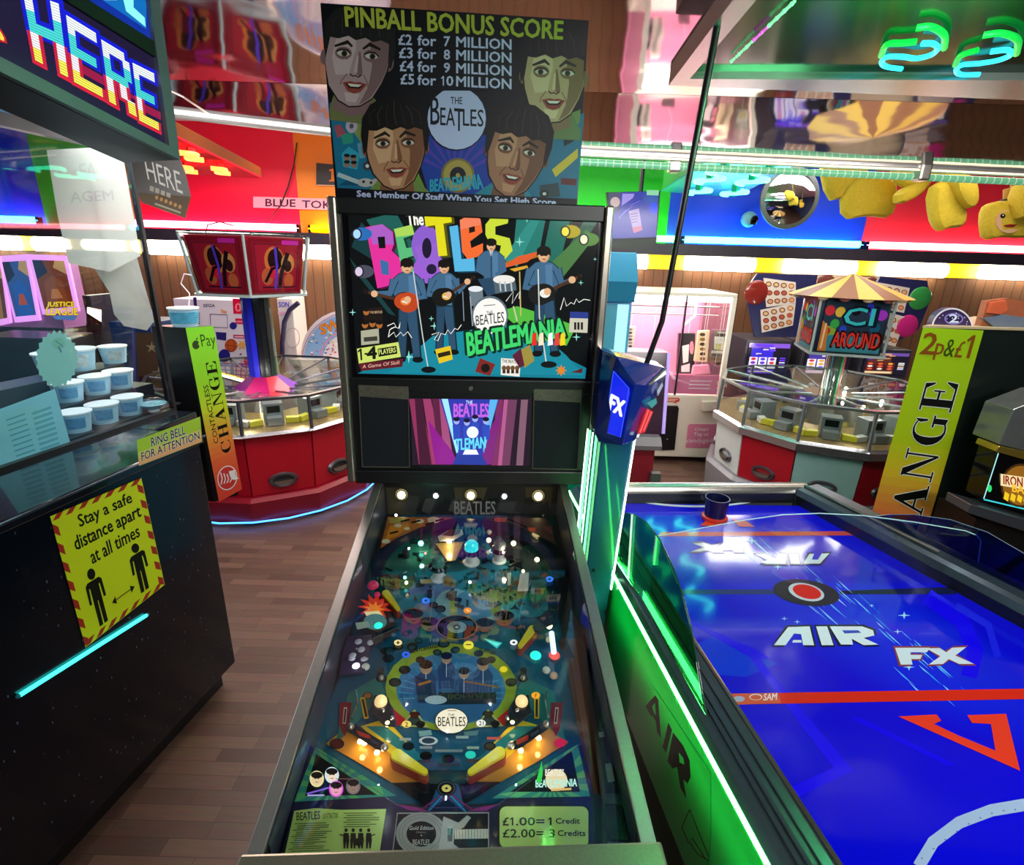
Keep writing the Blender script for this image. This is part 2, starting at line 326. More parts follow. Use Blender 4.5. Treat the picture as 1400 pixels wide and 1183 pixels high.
# ---- wedge light boxes with squiggle lamps
def squiggle(c, ex, ey, r, mt, par, hgt):
    pts = []
    for k in range(15):
        t = k/14; y = (t-.5)*2; x = math.sin(t*2*PI)*1.0
        pts.append(c+ex*x+ey*y)
    B().tube(pts, r, 8).build('squiggle_tube', mt, par, smooth=True, world=True)
    B().cyl(c+V((0, 0, .005)), c+V((0, 0, hgt)), r*1.6, n=8).build('lamp_holder', mat('lamp_holder_'+mt.name, mt.diffuse_color and '#2fae8f' if 'green' in mt.name else '#c03040', .4), par, world=True)
GSQ = mat('green_squiggle_glow', '#4dffc4', .4, em=7); RSQ = mat('red_squiggle_glow', '#ff6a30', .4, em=6)
zb = 2.26
def wedge(name, label, corners, mt_side, mt_under, lamps, lm, sc, hb_=.24):
    cs = [atz(x, y, zb) for x, y in corners]; cs[0] = V((cs[1].x+(cs[0]-cs[1]).x, cs[0].y, zb))
    r_ = root(name, label, 'light box', tuple(sum(cs, V())/len(cs)))
    B().loft([[c+V((0, 0, .012)) for c in cs], [c+V((0, 0, hb_)) for c in cs]]).build('box_side', mt_side, r_, world=True)
    B().loft([cs, [c+V((0, 0, .012)) for c in cs]]).build('under_panel', mt_under, r_, world=True)
    for x, y in lamps:
        p = atz(x, y, zb-.045); squiggle(p, V((.085*sc, 0, 0)), V((0, .17*sc, 0)), .02*sc, lm, r_, .045)
    return r_
wedge('light_box', 'light box with green squiggle lamps under it by the blue wall panel', [(905, 262), (1004, 270), (1130, 205), (1000, 198)], mat('box_green', '#1f7a2c', .45, noise=.1), mat('box_under_teal', '#1c8a9a', .3, noise=.1),
      [(990, 232), (970, 246), (955, 262), (1052, 233), (1028, 248), (1004, 264)], GSQ, .8)
wedge('light_box', 'light box with red squiggle lamps under it by the red wall panel', [(254, 239), (358, 244), (232, 184), (225, 200)], mat('box_brown', '#7a3a18', .8, noise=.1, spec=.05), mat('box_under_red', '#e01838', .85, noise=.1, spec=.05),
      [(262, 214), (302, 234), (256, 232)], RSQ, .75, .08)
# ---- dark mirrored raft with a metal frame over the hockey table
zr = 2.2
oc = [atz(914, 117, zr), atz(1400, 137, zr)]; oc_d = (oc[1]-oc[0]).normalized()
far_r = oc[0]+oc_d*2.6; lft = atz(1002, 0, zr); ld = (lft-oc[0]).normalized(); near_l = oc[0]+ld*2.2; near_r = far_r+ld*2.2
i0 = atz(943, 108, zr); i_far = i0+(atz(1400, 110, zr)-i0).normalized()*2.5; i_near = i0+(atz(1034, 0, zr)-i0).normalized()*2.1
rf = root('ceiling_raft', 'framed dark green glossy ceiling panel hanging above the air hockey table', 'ceiling panel', tuple(oc[0]))
fr_m = mat('raft_frame', '#b9aeb4', .25, .7, noise=.1)
for q in ((oc[0], far_r, i_far, i0), (oc[0], i0, i_near, near_l)):
    B().loft([list(q), [p+V((0, 0, .05)) for p in q]]).build('frame', fr_m, rf, world=True)
q = [i0, i_far, near_r, i_near]; B().loft([[p+V((0, 0, .018)) for p in q], [p+V((0, 0, .04)) for p in q]]).build('panel', mat('raft_panel', '#053a22', .12, 0, noise=.2, spec=.22), rf, world=True)
B().loft([[p+V((0, 0, .06)) for p in (oc[0], far_r, near_r, near_l)], [p+V((0, 0, .05)) for p in (oc[0], far_r, near_r, near_l)]]).build('backing', BLACK, rf, world=True)
G2 = mat('raft_reflection_glow', '#38d8f0', .4, em=1.6); G3 = mat('raft_squiggle_green', '#12c84a', .4, em=.8)  # squiggles reflected in the panel, built as glowing tubes; green ones are their halo
zc4 = lambda X, Y, h=.006: atz(1050+X/3.943, Y/3.943, zr+h)
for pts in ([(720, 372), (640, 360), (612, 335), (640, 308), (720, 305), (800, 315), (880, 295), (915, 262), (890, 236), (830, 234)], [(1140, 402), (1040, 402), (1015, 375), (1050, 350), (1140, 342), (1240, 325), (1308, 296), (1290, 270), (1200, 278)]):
    B().tube([zc4(*p) for p in pts], .006, 8, 6).build('squiggle_tube', G2, rf, smooth=True, world=True)
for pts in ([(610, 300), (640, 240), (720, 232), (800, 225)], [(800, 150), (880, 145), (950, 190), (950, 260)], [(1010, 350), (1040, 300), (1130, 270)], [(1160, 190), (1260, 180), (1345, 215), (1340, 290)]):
    B().tube([zc4(*p) for p in pts], .007, 8, 6).build('squiggle_tube', G3, rf, smooth=True, world=True)
for X, Y in ((760, 330), (1180, 350)): point('raft_lamp_light', zc4(X, Y, -.13), 6, (.12, 1, .3), .008)  # added green fill for the frame, no lamps here
for k in range(26):
    t = k/25; B().ball(atz(1000+86*t, 84-82*t, zr+.008), .0035 if k % 3 else .0045, n=6, h=4).build('light_dot', mat('dot_magenta_glow', '#e04ad0', .4, em=1) if 8 < k < 15 else mat('dot_green_glow', '#8affb0', .4, em=1), rf, world=True)
# ================================================================== pinball machine
X0, Y0, YAW, ZR, SL = -.0629, .5292, .057, .9176, .15247
pb = root('pinball_machine', 'black pinball table with lit backbox of a four-man band and green instruction cards', 'pinball machine', (X0, Y0, 0), YAW)
PW = lambda a, b, z: MW[pb] @ V((a, b, z)); PIN = MW[pb].inverted(); RP = MW[pb].to_3x3()
gz = lambda b: ZR+b*SL
T65 = math.tan(math.radians(6.5)); pz = lambda b: .835+b*T65
NPF = RP @ V((0, -T65, 1)).normalized(); PPF = PW(0, 0, .835)
def L(px, py, h=0): return PIN @ hit(px, py, PPF+NPF*h, NPF)
NPL = V((0, -T65, 1)).normalized()
ZA = lambda X, Y: (460+X/3.684, 640+Y/3.684)
ZB = lambda X, Y: (380+X/2.917, 880+Y/2.917)
cabm = mat('cabinet_black', '#14131a', .35, noise=.3, scale=8)
for s in (-1, 1):
    a0, a1 = s*.2875, s*.268
    B().loft([[(a0, b, z0), (a1, b, z0), (a1, b, z1), (a0, b, z1)] for b, z0, z1 in ((-.02, .52, gz(-.02)-.006), (.9, .6, gz(.9)-.006), (1.27, .62, gz(.9)+.01))]).build('cabinet_side', cabm, pb)
    B().loft([[(s*.2905, b, gz(b)-.03), (s*.2905, b, gz(b)+.002), (s*.267, b, gz(b)+.002), (s*.267, b, gz(b)-.004), (s*.2875, b, gz(b)-.004), (s*.2875, b, gz(b)-.03)] for b in (-.0, 1.06)]).build('side_rail', mat('rail_paint', '#9c9692', .34, .7, noise=.12, scale=200), pb, bevel=.002)
B().box(-.268, .268, -.02, 0, .52, gz(0)-.03).build('front_panel', cabm, pb)
B().box(-.2875, .2875, 1.25, 1.27, .62, 1.07).build('rear_panel', cabm, pb)
B().box(-.268, .268, -.02, 1.25, .53, .545).build('cabinet_floor', cabm, pb)
barm = mat('bar_paint', '#8c8572', .3, .7, noise=.18, scale=260)
B().loft([[(x, -.085, .83), (x, -.085, .885), (x, -.07, .908), (x, -.045, gz(-.01)+.003), (x, .0, gz(0)+.006), (x, .004, gz(0)-.012), (x, -.02, .83)] for x in (-.297, -.29, .29, .297)]).build('lockdown_bar', barm, pb, bevel=.004)
for sx in (-1, 1):
    for b in (.0, 1.2):
        B().loft([[(sx*.305+dx*sx, b+dy, z) for dx, dy in ((0, 0), (-.05, 0), (-.05, .005), (-.005, .005), (-.005, .05), (0, .05))] for z in (.0, .72 if b else .7)]).build('leg', CHROME, pb)
B().lathe([(.0, -.03), (.018, -.03), (.02, -.012), (.012, 0)], (.19, -.02, .70), 16, axis=(0, -1, 0)).build('plunger', CHROME, pb, smooth=True)
B().box(-.11, .11, -.03, -.02, .56, .76).build('coin_door', BLACKG, pb, bevel=.004)
gl = [(-.267, .004, gz(.004)-.004), (.267, .004, gz(.004)-.004), (.267, .985, gz(.985)-.004), (-.267, .985, gz(.985)-.004)]
B().loft([[V(p)-V((0, 0, .003)) for p in gl], gl]).build('playfield_glass', PGLASS, pb)
B().loft([[(-.267, b, pz(b)-.012), (.267, b, pz(b)-.012), (.267, b, pz(b)), (-.267, b, pz(b))] for b in (.0, .99)]).build('playfield', mat('playfield_wood', '#0f1c24', .35, noise=.2), pb)
# side blades and back board
NBK = RP @ V((0, -1, 0)); PBK = PW(0, .972, 0)
B().box(-.267, .267, .972, .985, pz(.972), gz(.972)-.008).build('back_board', BLACK, pb)
A = Art(PBK, NBK); z = lambda X, Y: ZA(X, Y)
A.poly([z(215, 95), z(1125, 95), z(1108, 250), z(245, 250)], '#2a2b2c')
A.poly([z(250, 98), z(330, 98), z(420, 200), z(380, 250), z(262, 250)], '#4a4332').poly([z(590, 98), z(760, 98), z(740, 160), z(600, 160)], '#57503a').poly([z(950, 98), z(1090, 98), z(1080, 200), z(960, 170)], '#4e4832')
for i in range(16):
    x = 370+i*45+random.uniform(-15, 15); A.poly([z(x, 150+random.uniform(-20, 40)), z(x+random.uniform(20, 70), 140+random.uniform(0, 60)), z(x+random.uniform(10, 60), 235), z(x-20, 215)], random.choice(['#161718', '#1c1d1f', '#3d3e3e', '#232525', '#4b4a48']))
A.tbox('BEATLES', *z(594, 168), *z(800, 234), '#9a9a98', .012); A.tbox('THE', *z(655, 150), *z(690, 163), '#8a8a88', .01)
A.build('back_board_print', PRINT, pb)
WARM = mat('warm_bulb_glow', '#ffe49a', .4, em=9); COOLW = mat('white_bulb_glow', '#f4f6ff', .4, em=9)
for X, Y, r, mm in ((330, 128, .012, WARM), (677, 131, .012, WARM), (1015, 135, .0125, WARM), (502, 132, .0075, COOLW), (845, 135, .0075, COOLW)):
    p = PIN @ hit(*z(X, Y), PBK, NBK); B().ball(p-V((0, .012, 0)), r, n=12, h=8).build('spot_bulb', mm, pb, smooth=True)
    B().lathe([(r*1.5, 0), (r*1.6, .008), (r*.9, .0)], p-V((0, .001, 0)), 14, axis=(0, -1, 0)).build('bulb_socket', DARKM, pb)
for s in (-1, 1):
    q = [(s*.266, .02, pz(.02)), (s*.266, .97, pz(.97)), (s*.266, .97, gz(.97)-.008), (s*.266, .02, gz(.02)-.008)]
    B().slab([q[i] for i in ((0, 1, 2, 3) if s < 0 else (3, 2, 1, 0))], .0015).build('side_blade', mat('side_blade_art', '#3a3c4c', .3, noise=.9, scale=14), pb)
# ---- playfield print
A = Art(PPF, NPF, .0008)
q = lambda f, *p: [f(*x) for x in p]
A.poly(q(ZB, (130, 405), (280, 60), (330, -260), (520, -560), (880, -560), (1090, -250), (1150, 50), (1215, 400), (1000, 640), (350, 640)), '#17506a')
A.poly(q(ZA, (250, 250), (1090, 250), (1130, 560), (1100, 760), (180, 760), (190, 560)), '#123a40')
A.ell(*ZA(655, 520), 118, 68, '#1a4a4a').ell(*ZA(650, 640), 100, 48, '#246a80')
for x, y, rx, ry, c in [(480, 650, 40, 26, '#566aa0'), (420, 700, 34, 20, '#3a7a94'), (600, 680, 30, 22, '#7fa8b0'), (830, 700, 36, 22, '#3c98a0'), (700, 690, 34, 24, '#4a86a4'), (980, 700, 26, 16, '#2c7f92'), (560, 480, 38, 14, '#20545a'), (820, 640, 40, 10, '#8c8a58'), (590, 700, 6, 22, '#98a048'), (800, 690, 8, 18, '#8aa048'), (330, 520, 24, 30, '#23504a'), (430, 440, 26, 20, '#2f5b4c')]:
    A.ell(*ZA(x, y), rx*.9, ry*.9, c)
for i in range(46):
    a = random.uniform(0, 2*PI); r = random.uniform(.2, 1); X = 655+430*r*math.cos(a); Y = 540+230*r*math.sin(a)
    A.star(*ZA(X, Y), random.uniform(3, 9), random.uniform(2, 5), random.choice([3, 4, 5]), random.choice(['#0d2226', '#1f5f5c', '#3f4a46', '#0f3038', '#56605a', '#2f7a84', '#6a6850']), random.uniform(0, 3), .7)
for i in range(150):
    a = random.uniform(0, 2*PI); r = math.sqrt(random.uniform(.02, 1)); X = 655+440*r*math.cos(a); Y = 500+200*r*math.sin(a); w_, h_ = random.uniform(5, 26), random.uniform(3, 14); t = random.uniform(-.5, .5)
    A.poly([ZA(X-w_, Y-h_+t*w_), ZA(X+w_, Y-h_-t*w_), ZA(X+w_*.8, Y+h_-t*w_), ZA(X-w_*.9, Y+h_+t*w_)], random.choice(['#0d1a1c', '#12282c', '#1d3a38', '#2c4a46', '#3a4440', '#4a4c44', '#18302c', '#5a5c54', '#101416', '#24424e']))
for i in range(26):
    X, Y = random.uniform(330, 1000), random.uniform(380, 640); A.line([ZA(X, Y), ZA(X+random.uniform(-60, 60), Y+random.uniform(-10, 30))], random.uniform(.5, 1.4), random.choice(['#8a8c80', '#5a6a64', '#a8a494', '#3a7a74']))
# left and right arrows of colour, orange wood aprons by the flippers
A.poly(q(ZB, (190, 400), (290, 320), (450, 430), (605, 552), (455, 556), (330, 480)), '#b07a2c').poly(q(ZB, (1160, 395), (1075, 320), (915, 420), (755, 552), (890, 552), (1020, 480)), '#ac7a30')
A.poly(q(ZB, (225, 410), (280, 200), (400, 130), (430, 200), (300, 330)), '#2a6f6a').poly(q(ZB, (1150, 400), (1100, 190), (975, 130), (950, 200), (1075, 330)), '#2a6f6a')
A.poly(q(ZB, (330, 330), (430, 300), (560, 440), (480, 470)), '#d0b428').poly(q(ZB, (1050, 330), (950, 300), (820, 440), (900, 470)), '#d0b428')
A.poly(q(ZB, (350, 330), (430, 330), (600, 470), (560, 480)), '#20707a').poly(q(ZB, (1030, 330), (950, 330), (780, 470), (820, 480)), '#20707a')
for sx, X in ((-1, 690), (1, 690)): A.poly(q(ZB, (X+sx*200, 200), (X+sx*245, 200), (X+sx*215, 330), (X+sx*150, 300)), '#b8242c')
# central ring with four suited players
A.ell(*ZB(690, 175), 90, 60, '#8a9a2c').ell(*ZB(690, 182), 75, 50, '#2f6f98').ell(*ZB(690, 210), 70, 38, '#2a5a80')
for a in range(0, 360, 12):
    if a < 20 or a > 160: A.line([ZB(690+150*math.cos(math.radians(a)), 200+90*math.sin(math.radians(a))), ZB(690+212*math.cos(math.radians(a)), 195+122*math.sin(math.radians(a)))], 1.2, '#3f8cb4')
for X, Y, sc in ((590, 150, 1), (672, 105, .85), (742, 165, .85), (818, 135, .95)):
    u = 34*sc; A.poly(q(ZB, (X-u, Y+u*2.6), (X-u*1.25, Y-u*.3), (X-u*.6, Y-u*1.1), (X+u*.6, Y-u*1.1), (X+u*1.25, Y-u*.3), (X+u, Y+u*2.6)), '#27436a')
    A.ell(*ZB(X, Y-u*1.6), u*.24, u*.28, '#b28a6a').ell(*ZB(X, Y-u*1.95), u*.27, u*.18, '#141210'); A.line(q(ZB, (X, Y-u), (X, Y+u)), .8, '#d8d8d8')
A.poly(q(ZB, (545, 130), (560, 235), (640, 235), (620, 150)), '#1c2f4a').poly(q(ZB, (640, 195), (870, 195), (870, 240), (640, 245)), '#13262e')
A.ell(*ZB(630, 225), 15, 6, '#9cb0b8'); A.line(q(ZB, (740, 150), (880, 175)), 2.4, '#8a5a30'); A.line(q(ZB, (560, 165), (610, 150)), 3.4, '#a8682c')
# round inserts
INS = [(430, 30, 7, '#1c1f1c'), (480, 12, 7, '#1c1f1c'), (537, 12, 7, '#23282a'), (440, 60, 8, '#16181a'), (505, 105, 8, '#22281c'), (467, 155, 8.5, '#20281a'), (412, 140, 7, '#1b1c20'), (568, 65, 6.5, '#1d211c'), (635, 35, 6, '#1d211c'), (705, 28, 6, '#1d211c'), (800, 40, 6.5, '#1d211c'), (850, 65, 6.5, '#1d211c'), (930, 155, 8, '#20281a'), (975, 140, 7, '#1b1c20'),
       (545, 285, 7.5, '#2a2d22'), (568, 322, 7.5, '#2a2d22'), (838, 283, 7.5, '#2a2d22'), (866, 320, 7.5, '#2a2d22'), (520, 410, 8, '#101418'), (845, 410, 8, '#34382c'), (590, 448, 8.5, '#0d1014'), (680, 460, 8.5, '#0d1014'), (235, 400, 10, '#4a1414'), (358, 208, 6.5, '#4a3a1a')]
for X, Y, r, c in INS: A.ell(*ZB(X, Y), r, r*.72, '#0b0d0e').ell(*ZB(X, Y), r*.78, r*.56, c)
for X, Y, r in ((250, 555, 7), (330, 545, 6), (490, 690, 6), (525, 710, 7), (540, 885, 8), (600, 915, 6), (510, 930, 6), (415, 870, 5.5), (380, 905, 6), (350, 835, 5), (270, 920, 7)): A.ell(*ZA(X, Y), r, r*.7, '#0d1a1e').ell(*ZA(X, Y), r*.7, r*.5, '#1d3c44')
for s, X in ((-1, 345), (1, 1040)): A.line(q(ZB, (X-8, 215), (X-8*s, 300)), 6.5, '#d6a812').line(q(ZB, (X-8, 222), (X-8*s, 293)), 3.4, '#2b2412')
for X in (270, 1113): A.poly(q(ZB, (X-24, 235), (X+24, 235), (X+14, 330), (X-4, 372), (X-26, 325)), '#7d1c26').line(q(ZB, (X, 255), (X-6, 320)), 4.5, '#d8b8b0').line(q(ZB, (X, 260), (X-6, 315)), 2.6, '#4c1218')
A.poly(q(ZB, (485, 330), (545, 262), (600, 335)), '#a8a85c').poly(q(ZB, (500, 325), (545, 272), (585, 328)), '#2c3a3c').poly(q(ZB, (785, 335), (838, 262), (900, 330)), '#a8a85c').poly(q(ZB, (800, 328), (838, 272), (885, 325)), '#2c3a3c')
A.ell(*ZB(545, 285), 6, 4.6, '#4a1c14').ell(*ZB(568, 322), 6.5, 4.8, '#1b1b1b').ell(*ZB(838, 283), 6, 4.6, '#30301c').ell(*ZB(866, 320), 6.5, 4.8, '#1b1b1b')
for X, Y, w_, c in ((508, 382, 46, '#a8a8a4'), (735, 374, 50, '#9ab0a8'), (862, 378, 56, '#c85a5a'), (590, 415, 50, '#8a9a9a'), (778, 416, 48, '#a8c0a8'), (682, 428, 110, '#7a8a8a'), (582, 470, 52, '#303a40'), (682, 484, 86, '#303a40'), (780, 468, 66, '#303a40')): A.line(q(ZB, (X-w_/2, Y), (X+w_/2, Y)), 3.6, c)
A.ell(*ZB(600, 388), 13, 6, '#c8ccd0').ell(*ZB(600, 388), 9, 4, '#2a3c4a').poly(q(ZB, (560, 350), (610, 345), (615, 365), (565, 372)), '#7aa0a0').poly(q(ZB, (740, 352), (800, 347), (796, 366), (745, 368)), '#5a8080')
A.tbox('BEATLEMANIA', *ZA(375, 918), *ZA(520, 934), '#0c1416', .01, -.22); A.tbox('BEATLES', *ZA(720, 905), *ZA(800, 925), '#0c1416', .01, .2)
A.tbox('BUG', *ZA(905, 790), *ZA(960, 850), '#141c1e', .02, -.3)
# record with faces round it
for X, Y, r in ((388, 745, 13), (468, 785, 12), (748, 790, 12), (845, 755, 13)):
    A.ell(*ZA(X, Y), r, r*.85, '#8a6048').ell(*ZA(X, Y-12), r*1.05, r*.5, '#14100e').line([ZA(X-14, Y+4), ZA(X-6, Y+4)], 1.5, '#2a1a14').line([ZA(X+8, Y+4), ZA(X+16, Y+4)], 1.5, '#2a1a14').line([ZA(X-8, Y+26), ZA(X+10, Y+26)], 1.6, '#6a2a24')
A.ell(*ZA(606, 802), 28.5, 17, '#9a7a50').ell(*ZA(606, 802), 27, 16, '#0d0d10').ring(*ZA(606, 802), 22, 13, .8, '#34343a').ring(*ZA(606, 802), 18, 10.6, .8, '#34343a').ell(*ZA(606, 802), 13.5, 8.2, '#8c9494').ell(*ZA(606, 802), 5.5, 3.6, '#4a4e50').ell(*ZA(606, 802), 2.2, 1.5, '#c8c8c8')
# shooter lane on the right
A.poly(q(ZB, (1130, -20), (1215, -20), (1300, 620), (1255, 620), (1190, 300)), '#6a4a38').poly(q(ZB, (1155, -20), (1185, -20), (1275, 600), (1255, 600)), '#8f6a50')
A.poly(q(ZA, (1120, 880), (1160, 870), (1200, 958), (1140, 958)), '#4a3026')
# dark bottom drain with star and little record
A.poly(q(ZB, (455, 556), (605, 552), (680, 500), (755, 552), (890, 552), (700, 670), (620, 670)), '#0c1218').poly(q(ZB, (560, 505), (790, 505), (745, 560), (605, 560)), '#123038').poly(q(ZB, (600, 665), (640, 560), (720, 560), (745, 665)), '#1c4f78')
for k in range(7): A.line(q(ZB, (672, 590), (560+k*38, 672)), 2, '#2f8ab8' if k % 2 else '#7a2a5c')
A.poly(q(ZB, (600, 670), (672, 615), (740, 670)), '#10233c').ell(*ZB(672, 578), 13.5, 11, '#15181a').ring(*ZB(672, 578), 12, 9.6, 1.4, '#3c4448').ell(*ZB(672, 578), 6.5, 5, '#d8c868').ell(*ZB(672, 578), 2, 1.6, '#222222')
A.build('playfield_print', PRINTG, pb)
# ---- lit inserts: lamps set flush in the playfield
def insert(f, X, Y, r, c, extra=None, name='lit_insert'):
    I = Art(PPF, NPF, .0075)
    if r: I.ell(*f(X, Y), r, r*.74, c)
    if extra: extra(I)
    I.build(name, LIT, pb)
dot = lambda f, X, Y: (lambda I: I.ell(*f(X, Y), 2, 1.4, '#10203c'))
for X, Y, r, c in ((510, 45, 5.5, '#2f6ae0'), (760, 8, 7, '#ecdf40'), (900, 103, 5.5, '#d8c820'), (768, 444, 7.2, '#20c8b0'), (1125, 396, 8.4, '#b81a28'), (358, 208, 5, '#5a3a14')): insert(ZB, X, Y, r, c)
insert(ZB, 1028, 207, 6, '#f0a818', lambda I: I.tbox('?', *ZB(1024, 200), *ZB(1032, 216), '#5a3000', .02))
insert(ZB, 513, 322, 6.5, '#f2d468', lambda I: I.text('2', q(ZB, (507, 332), (519, 332), (519, 314), (507, 314)), '#3a2a08', .02))
insert(ZB, 810, 318, 6.5, '#f4f4ec', lambda I: I.text('21', q(ZB, (802, 327), (820, 327), (820, 309), (802, 309)), '#202020', .02))
for X, Y, r, c in ((450, 668, 5.5, '#2c74f0'), (350, 940, 5.6, '#2c5ae8'), (783, 418, 4, '#b8d8f8'), (1073, 560, 5.4, '#3a78f0'), (893, 879, 5.2, '#f4f4f4')): insert(ZA, X, Y, r, c, dot(ZA, X, Y))
insert(ZA, 660, 718, 5.5, '#e88a20', lambda I: I.line([ZA(654, 714), ZA(668, 722)], 1.3, '#ffe8c0'))
insert(ZA, 310, 880, 5.5, '#f0dc9a', lambda I: I.star(*ZA(310, 880), 3, 1.4, 4, '#3a2a10'))
insert(ZA, 665, 890, 7, '#d8d03c', lambda I: I.line([ZA(652, 890), ZA(678, 890)], 1.4, '#3a3a10'))
insert(ZA, 0, 0, 0, '', lambda I: I.poly(q(ZA, (738, 858), (836, 880), (808, 910)), '#2fb8b0').poly(q(ZA, (758, 868), (826, 884), (806, 900)), '#66e8dc'), 'arrow_insert')
insert(ZB, 0, 0, 0, '', lambda LI: LI.ell(*ZB(692, 309), 23, 17.8, '#2a2620').ell(*ZB(692, 309), 21.8, 16.8, '#f4ecd0').tbox('BEATLES', *ZB(638, 293), *ZB(748, 330), '#17150f', .005).tbox('THE', *ZB(678, 280), *ZB(704, 290), '#3a362c', .0).line([ZB(676, 268), ZB(712, 268)], .8, '#5a5648'), 'drum_insert')
# ---- solid playfield parts
def onpf(name, ring_px, h0, h1, mt, f=ZB, bevel=0, parent=pb, lab=None):
    return B().loft([[L(*f(*p), h) for p in ring_px] for h in (h0, h1)]).build(name, mt, parent, bevel=bevel, label=lab)
def dome(X, Y, r, h, mt, f=ZA, sz=1.0, name='lamp_dome', lo=0):
    p = L(*f(X, Y), h); return B().ball(p, r, sz, 14, 8, axis=NPL, lo=lo).build(name, mt, pb, smooth=True)
def post(X, Y, f=ZB, r=.004, h=.022, mt=CHROME, name='post'):
    p = L(*f(X, Y), 0); return B().cyl(p, p+NPL*h, r, n=10).build(name, mt, pb, smooth=True)
yel = mat('flipper_yellow', '#d8c21c', .35, noise=.05); rub = mat('flipper_rubber', '#8c2c1c', .5, noise=.1)
def flipper(p0, p1, r0, r1, f, name='flipper'):
    a, b_ = L(*f(*p0), .006), L(*f(*p1), .006); d = (b_-a).normalized(); n_ = NPL.cross(d)
    def outline(k):
        pts = []
        for i in range(9): t = PI/2+PI*i/8; pts.append(a+d*math.cos(t)*r0*k+n_*math.sin(t)*r0*k)
        for i in range(7): t = -PI/2+PI*i/6; pts.append(b_+d*math.cos(t)*r1*k+n_*math.sin(t)*r1*k)
        return pts
    fo = B().loft([outline(1.0), [p+NPL*.02 for p in outline(1.0)]]).build(name, rub, pb, smooth=True)
    B().loft([[p+NPL*.021 for p in outline(.86)], [p+NPL*.026 for p in outline(.8)]]).build('flipper_cap', yel, fo, smooth=True)
flipper((478, 480), (588, 548), .0125, .006, ZB); flipper((882, 470), (768, 548), .0125, .006, ZB)
flipper((985, 850), (922, 938), .011, .006, ZA); flipper((252, 668), (312, 748), .011, .006, ZA)
# slingshots with clear plastics, bulbs, posts
clearp = glassmat('clear_plastic', (.8, .82, .85), .9, .05); darkp = mat('dark_plastic', '#1a1c22', .25, noise=.4, scale=60)
for pts, d in ([((385, 205), (440, 215), (470, 335), (425, 330), (372, 280)), -1], [((1000, 205), (945, 215), (905, 335), (950, 330), (1010, 280)), 1]):
    onpf('slingshot_rubber', [(X, Y) for X, Y in pts], .008, .014, mat('white_rubber', '#d8d4c8', .5, noise=.05))
    onpf('slingshot_plastic', [(X, Y) for X, Y in pts], .02, .024, darkp, bevel=.001)
for X, Y in ((410, 232), (972, 232)): dome(X, Y, .0125, .026, mat('pearl_bulb_glow', '#e8c88c', .2, em=.9), ZB, name='slingshot_bulb', lo=-60)
for X, Y, r in ((437, 322, .0055), (935, 320, .0055)): dome(X, Y, r, .02, WARM, ZB, name='bulb')
for X, Y in ((420, 268), (457, 298), (955, 268), (915, 298)): dome(X, Y, .0045, .026, CHROME, ZB, name='screw_head')
# inlane guide plastics with bulbs under them
for pts in ([(275, 325), (295, 315), (440, 405), (425, 430), (395, 425), (285, 355)], [(1085, 312), (1068, 305), (925, 400), (935, 425), (965, 420), (1078, 342)]):
    onpf('guide_base', pts, .004, .022, mat('guide_metal', '#6a6c74', .25, .8, noise=.2)); onpf('guide_plastic', pts, .024, .027, darkp, bevel=.001)
for X, Y in ((328, 392), (345, 398), (395, 436), (968, 428), (1040, 378)): dome(X, Y, .005, .012, WARM, ZB, name='bulb')
for X, Y in ((290, 332), (425, 417), (928, 410), (1072, 322)): dome(X, Y, .007, .027, STEEL, ZB, name='screw_head')
A = Art(PPF, NPF, .0285)
A.poly(q(ZB, (310, 345), (365, 365), (372, 383), (325, 368)), '#b8382a').poly(q(ZB, (365, 375), (405, 398), (402, 408), (368, 390)), '#343a4a').build('guide_print', PRINTG, pb)
A = Art(PPF, NPF, .0285)
A.poly(q(ZB, (950, 385), (1000, 365), (998, 384), (955, 405)), '#b8382a').poly(q(ZB, (1005, 362), (1040, 342), (1042, 352), (1010, 375)), '#343a4a').build('guide_print', PRINTG, pb)
for p0, p1 in (((310, 188), (318, 230)), ((318, 230), (294, 300)), ((1074, 186), (1068, 230)), ((1068, 230), (1082, 298))):
    B().tube([L(*ZB(*p0), .012), L(*ZB(*p1), .012)], .0022, 6).build('wire_guide', CHROME, pb, smooth=True)
for X, Y in ((412, 138), (978, 138)): post(X, Y, ZB, .007, .024, darkp, 'rubber_post'); dome(X, Y, .006, .024, STEEL, ZB, name='screw_head')
# pop bumpers
def bumper(X, Y, capm, r, lab):
    p = L(*ZA(X, Y), 0); bo = B().lathe([(r*.95, 0), (r, .004), (r*.7, .008), (r*.66, .03), (r*.9, .034), (r*.9, .038)], p, 24, axis=NPL).build('pop_bumper', mat('bumper_white', '#cfd3d0', .3, noise=.08), pb, smooth=True, label=lab)
    B().lathe([(r*1.15, .038), (r*1.18, .042), (r*.85, .048)], p, 24, axis=NPL).build('bumper_ring', BLACKG, bo, smooth=True)
    B().lathe([(r*.82, .048), (r*.78, .062), (r*.5, .07), (.001, .072)], p, 20, axis=NPL).build('bumper_cap', capm, bo, smooth=True)
bumper(680, 478, mat('teal_cap_glow', '#12a8b0', .2, em=1.4), .023, 'pop bumper with lit teal cap')
bumper(515, 560, mat('mint_cap', '#3f7a72', .2, noise=.1), .021, 'pop bumper with dull mint cap')
bumper(820, 470, mat('grey_cap', '#5a6460', .25, noise=.1), .02, 'pop bumper with grey cap')
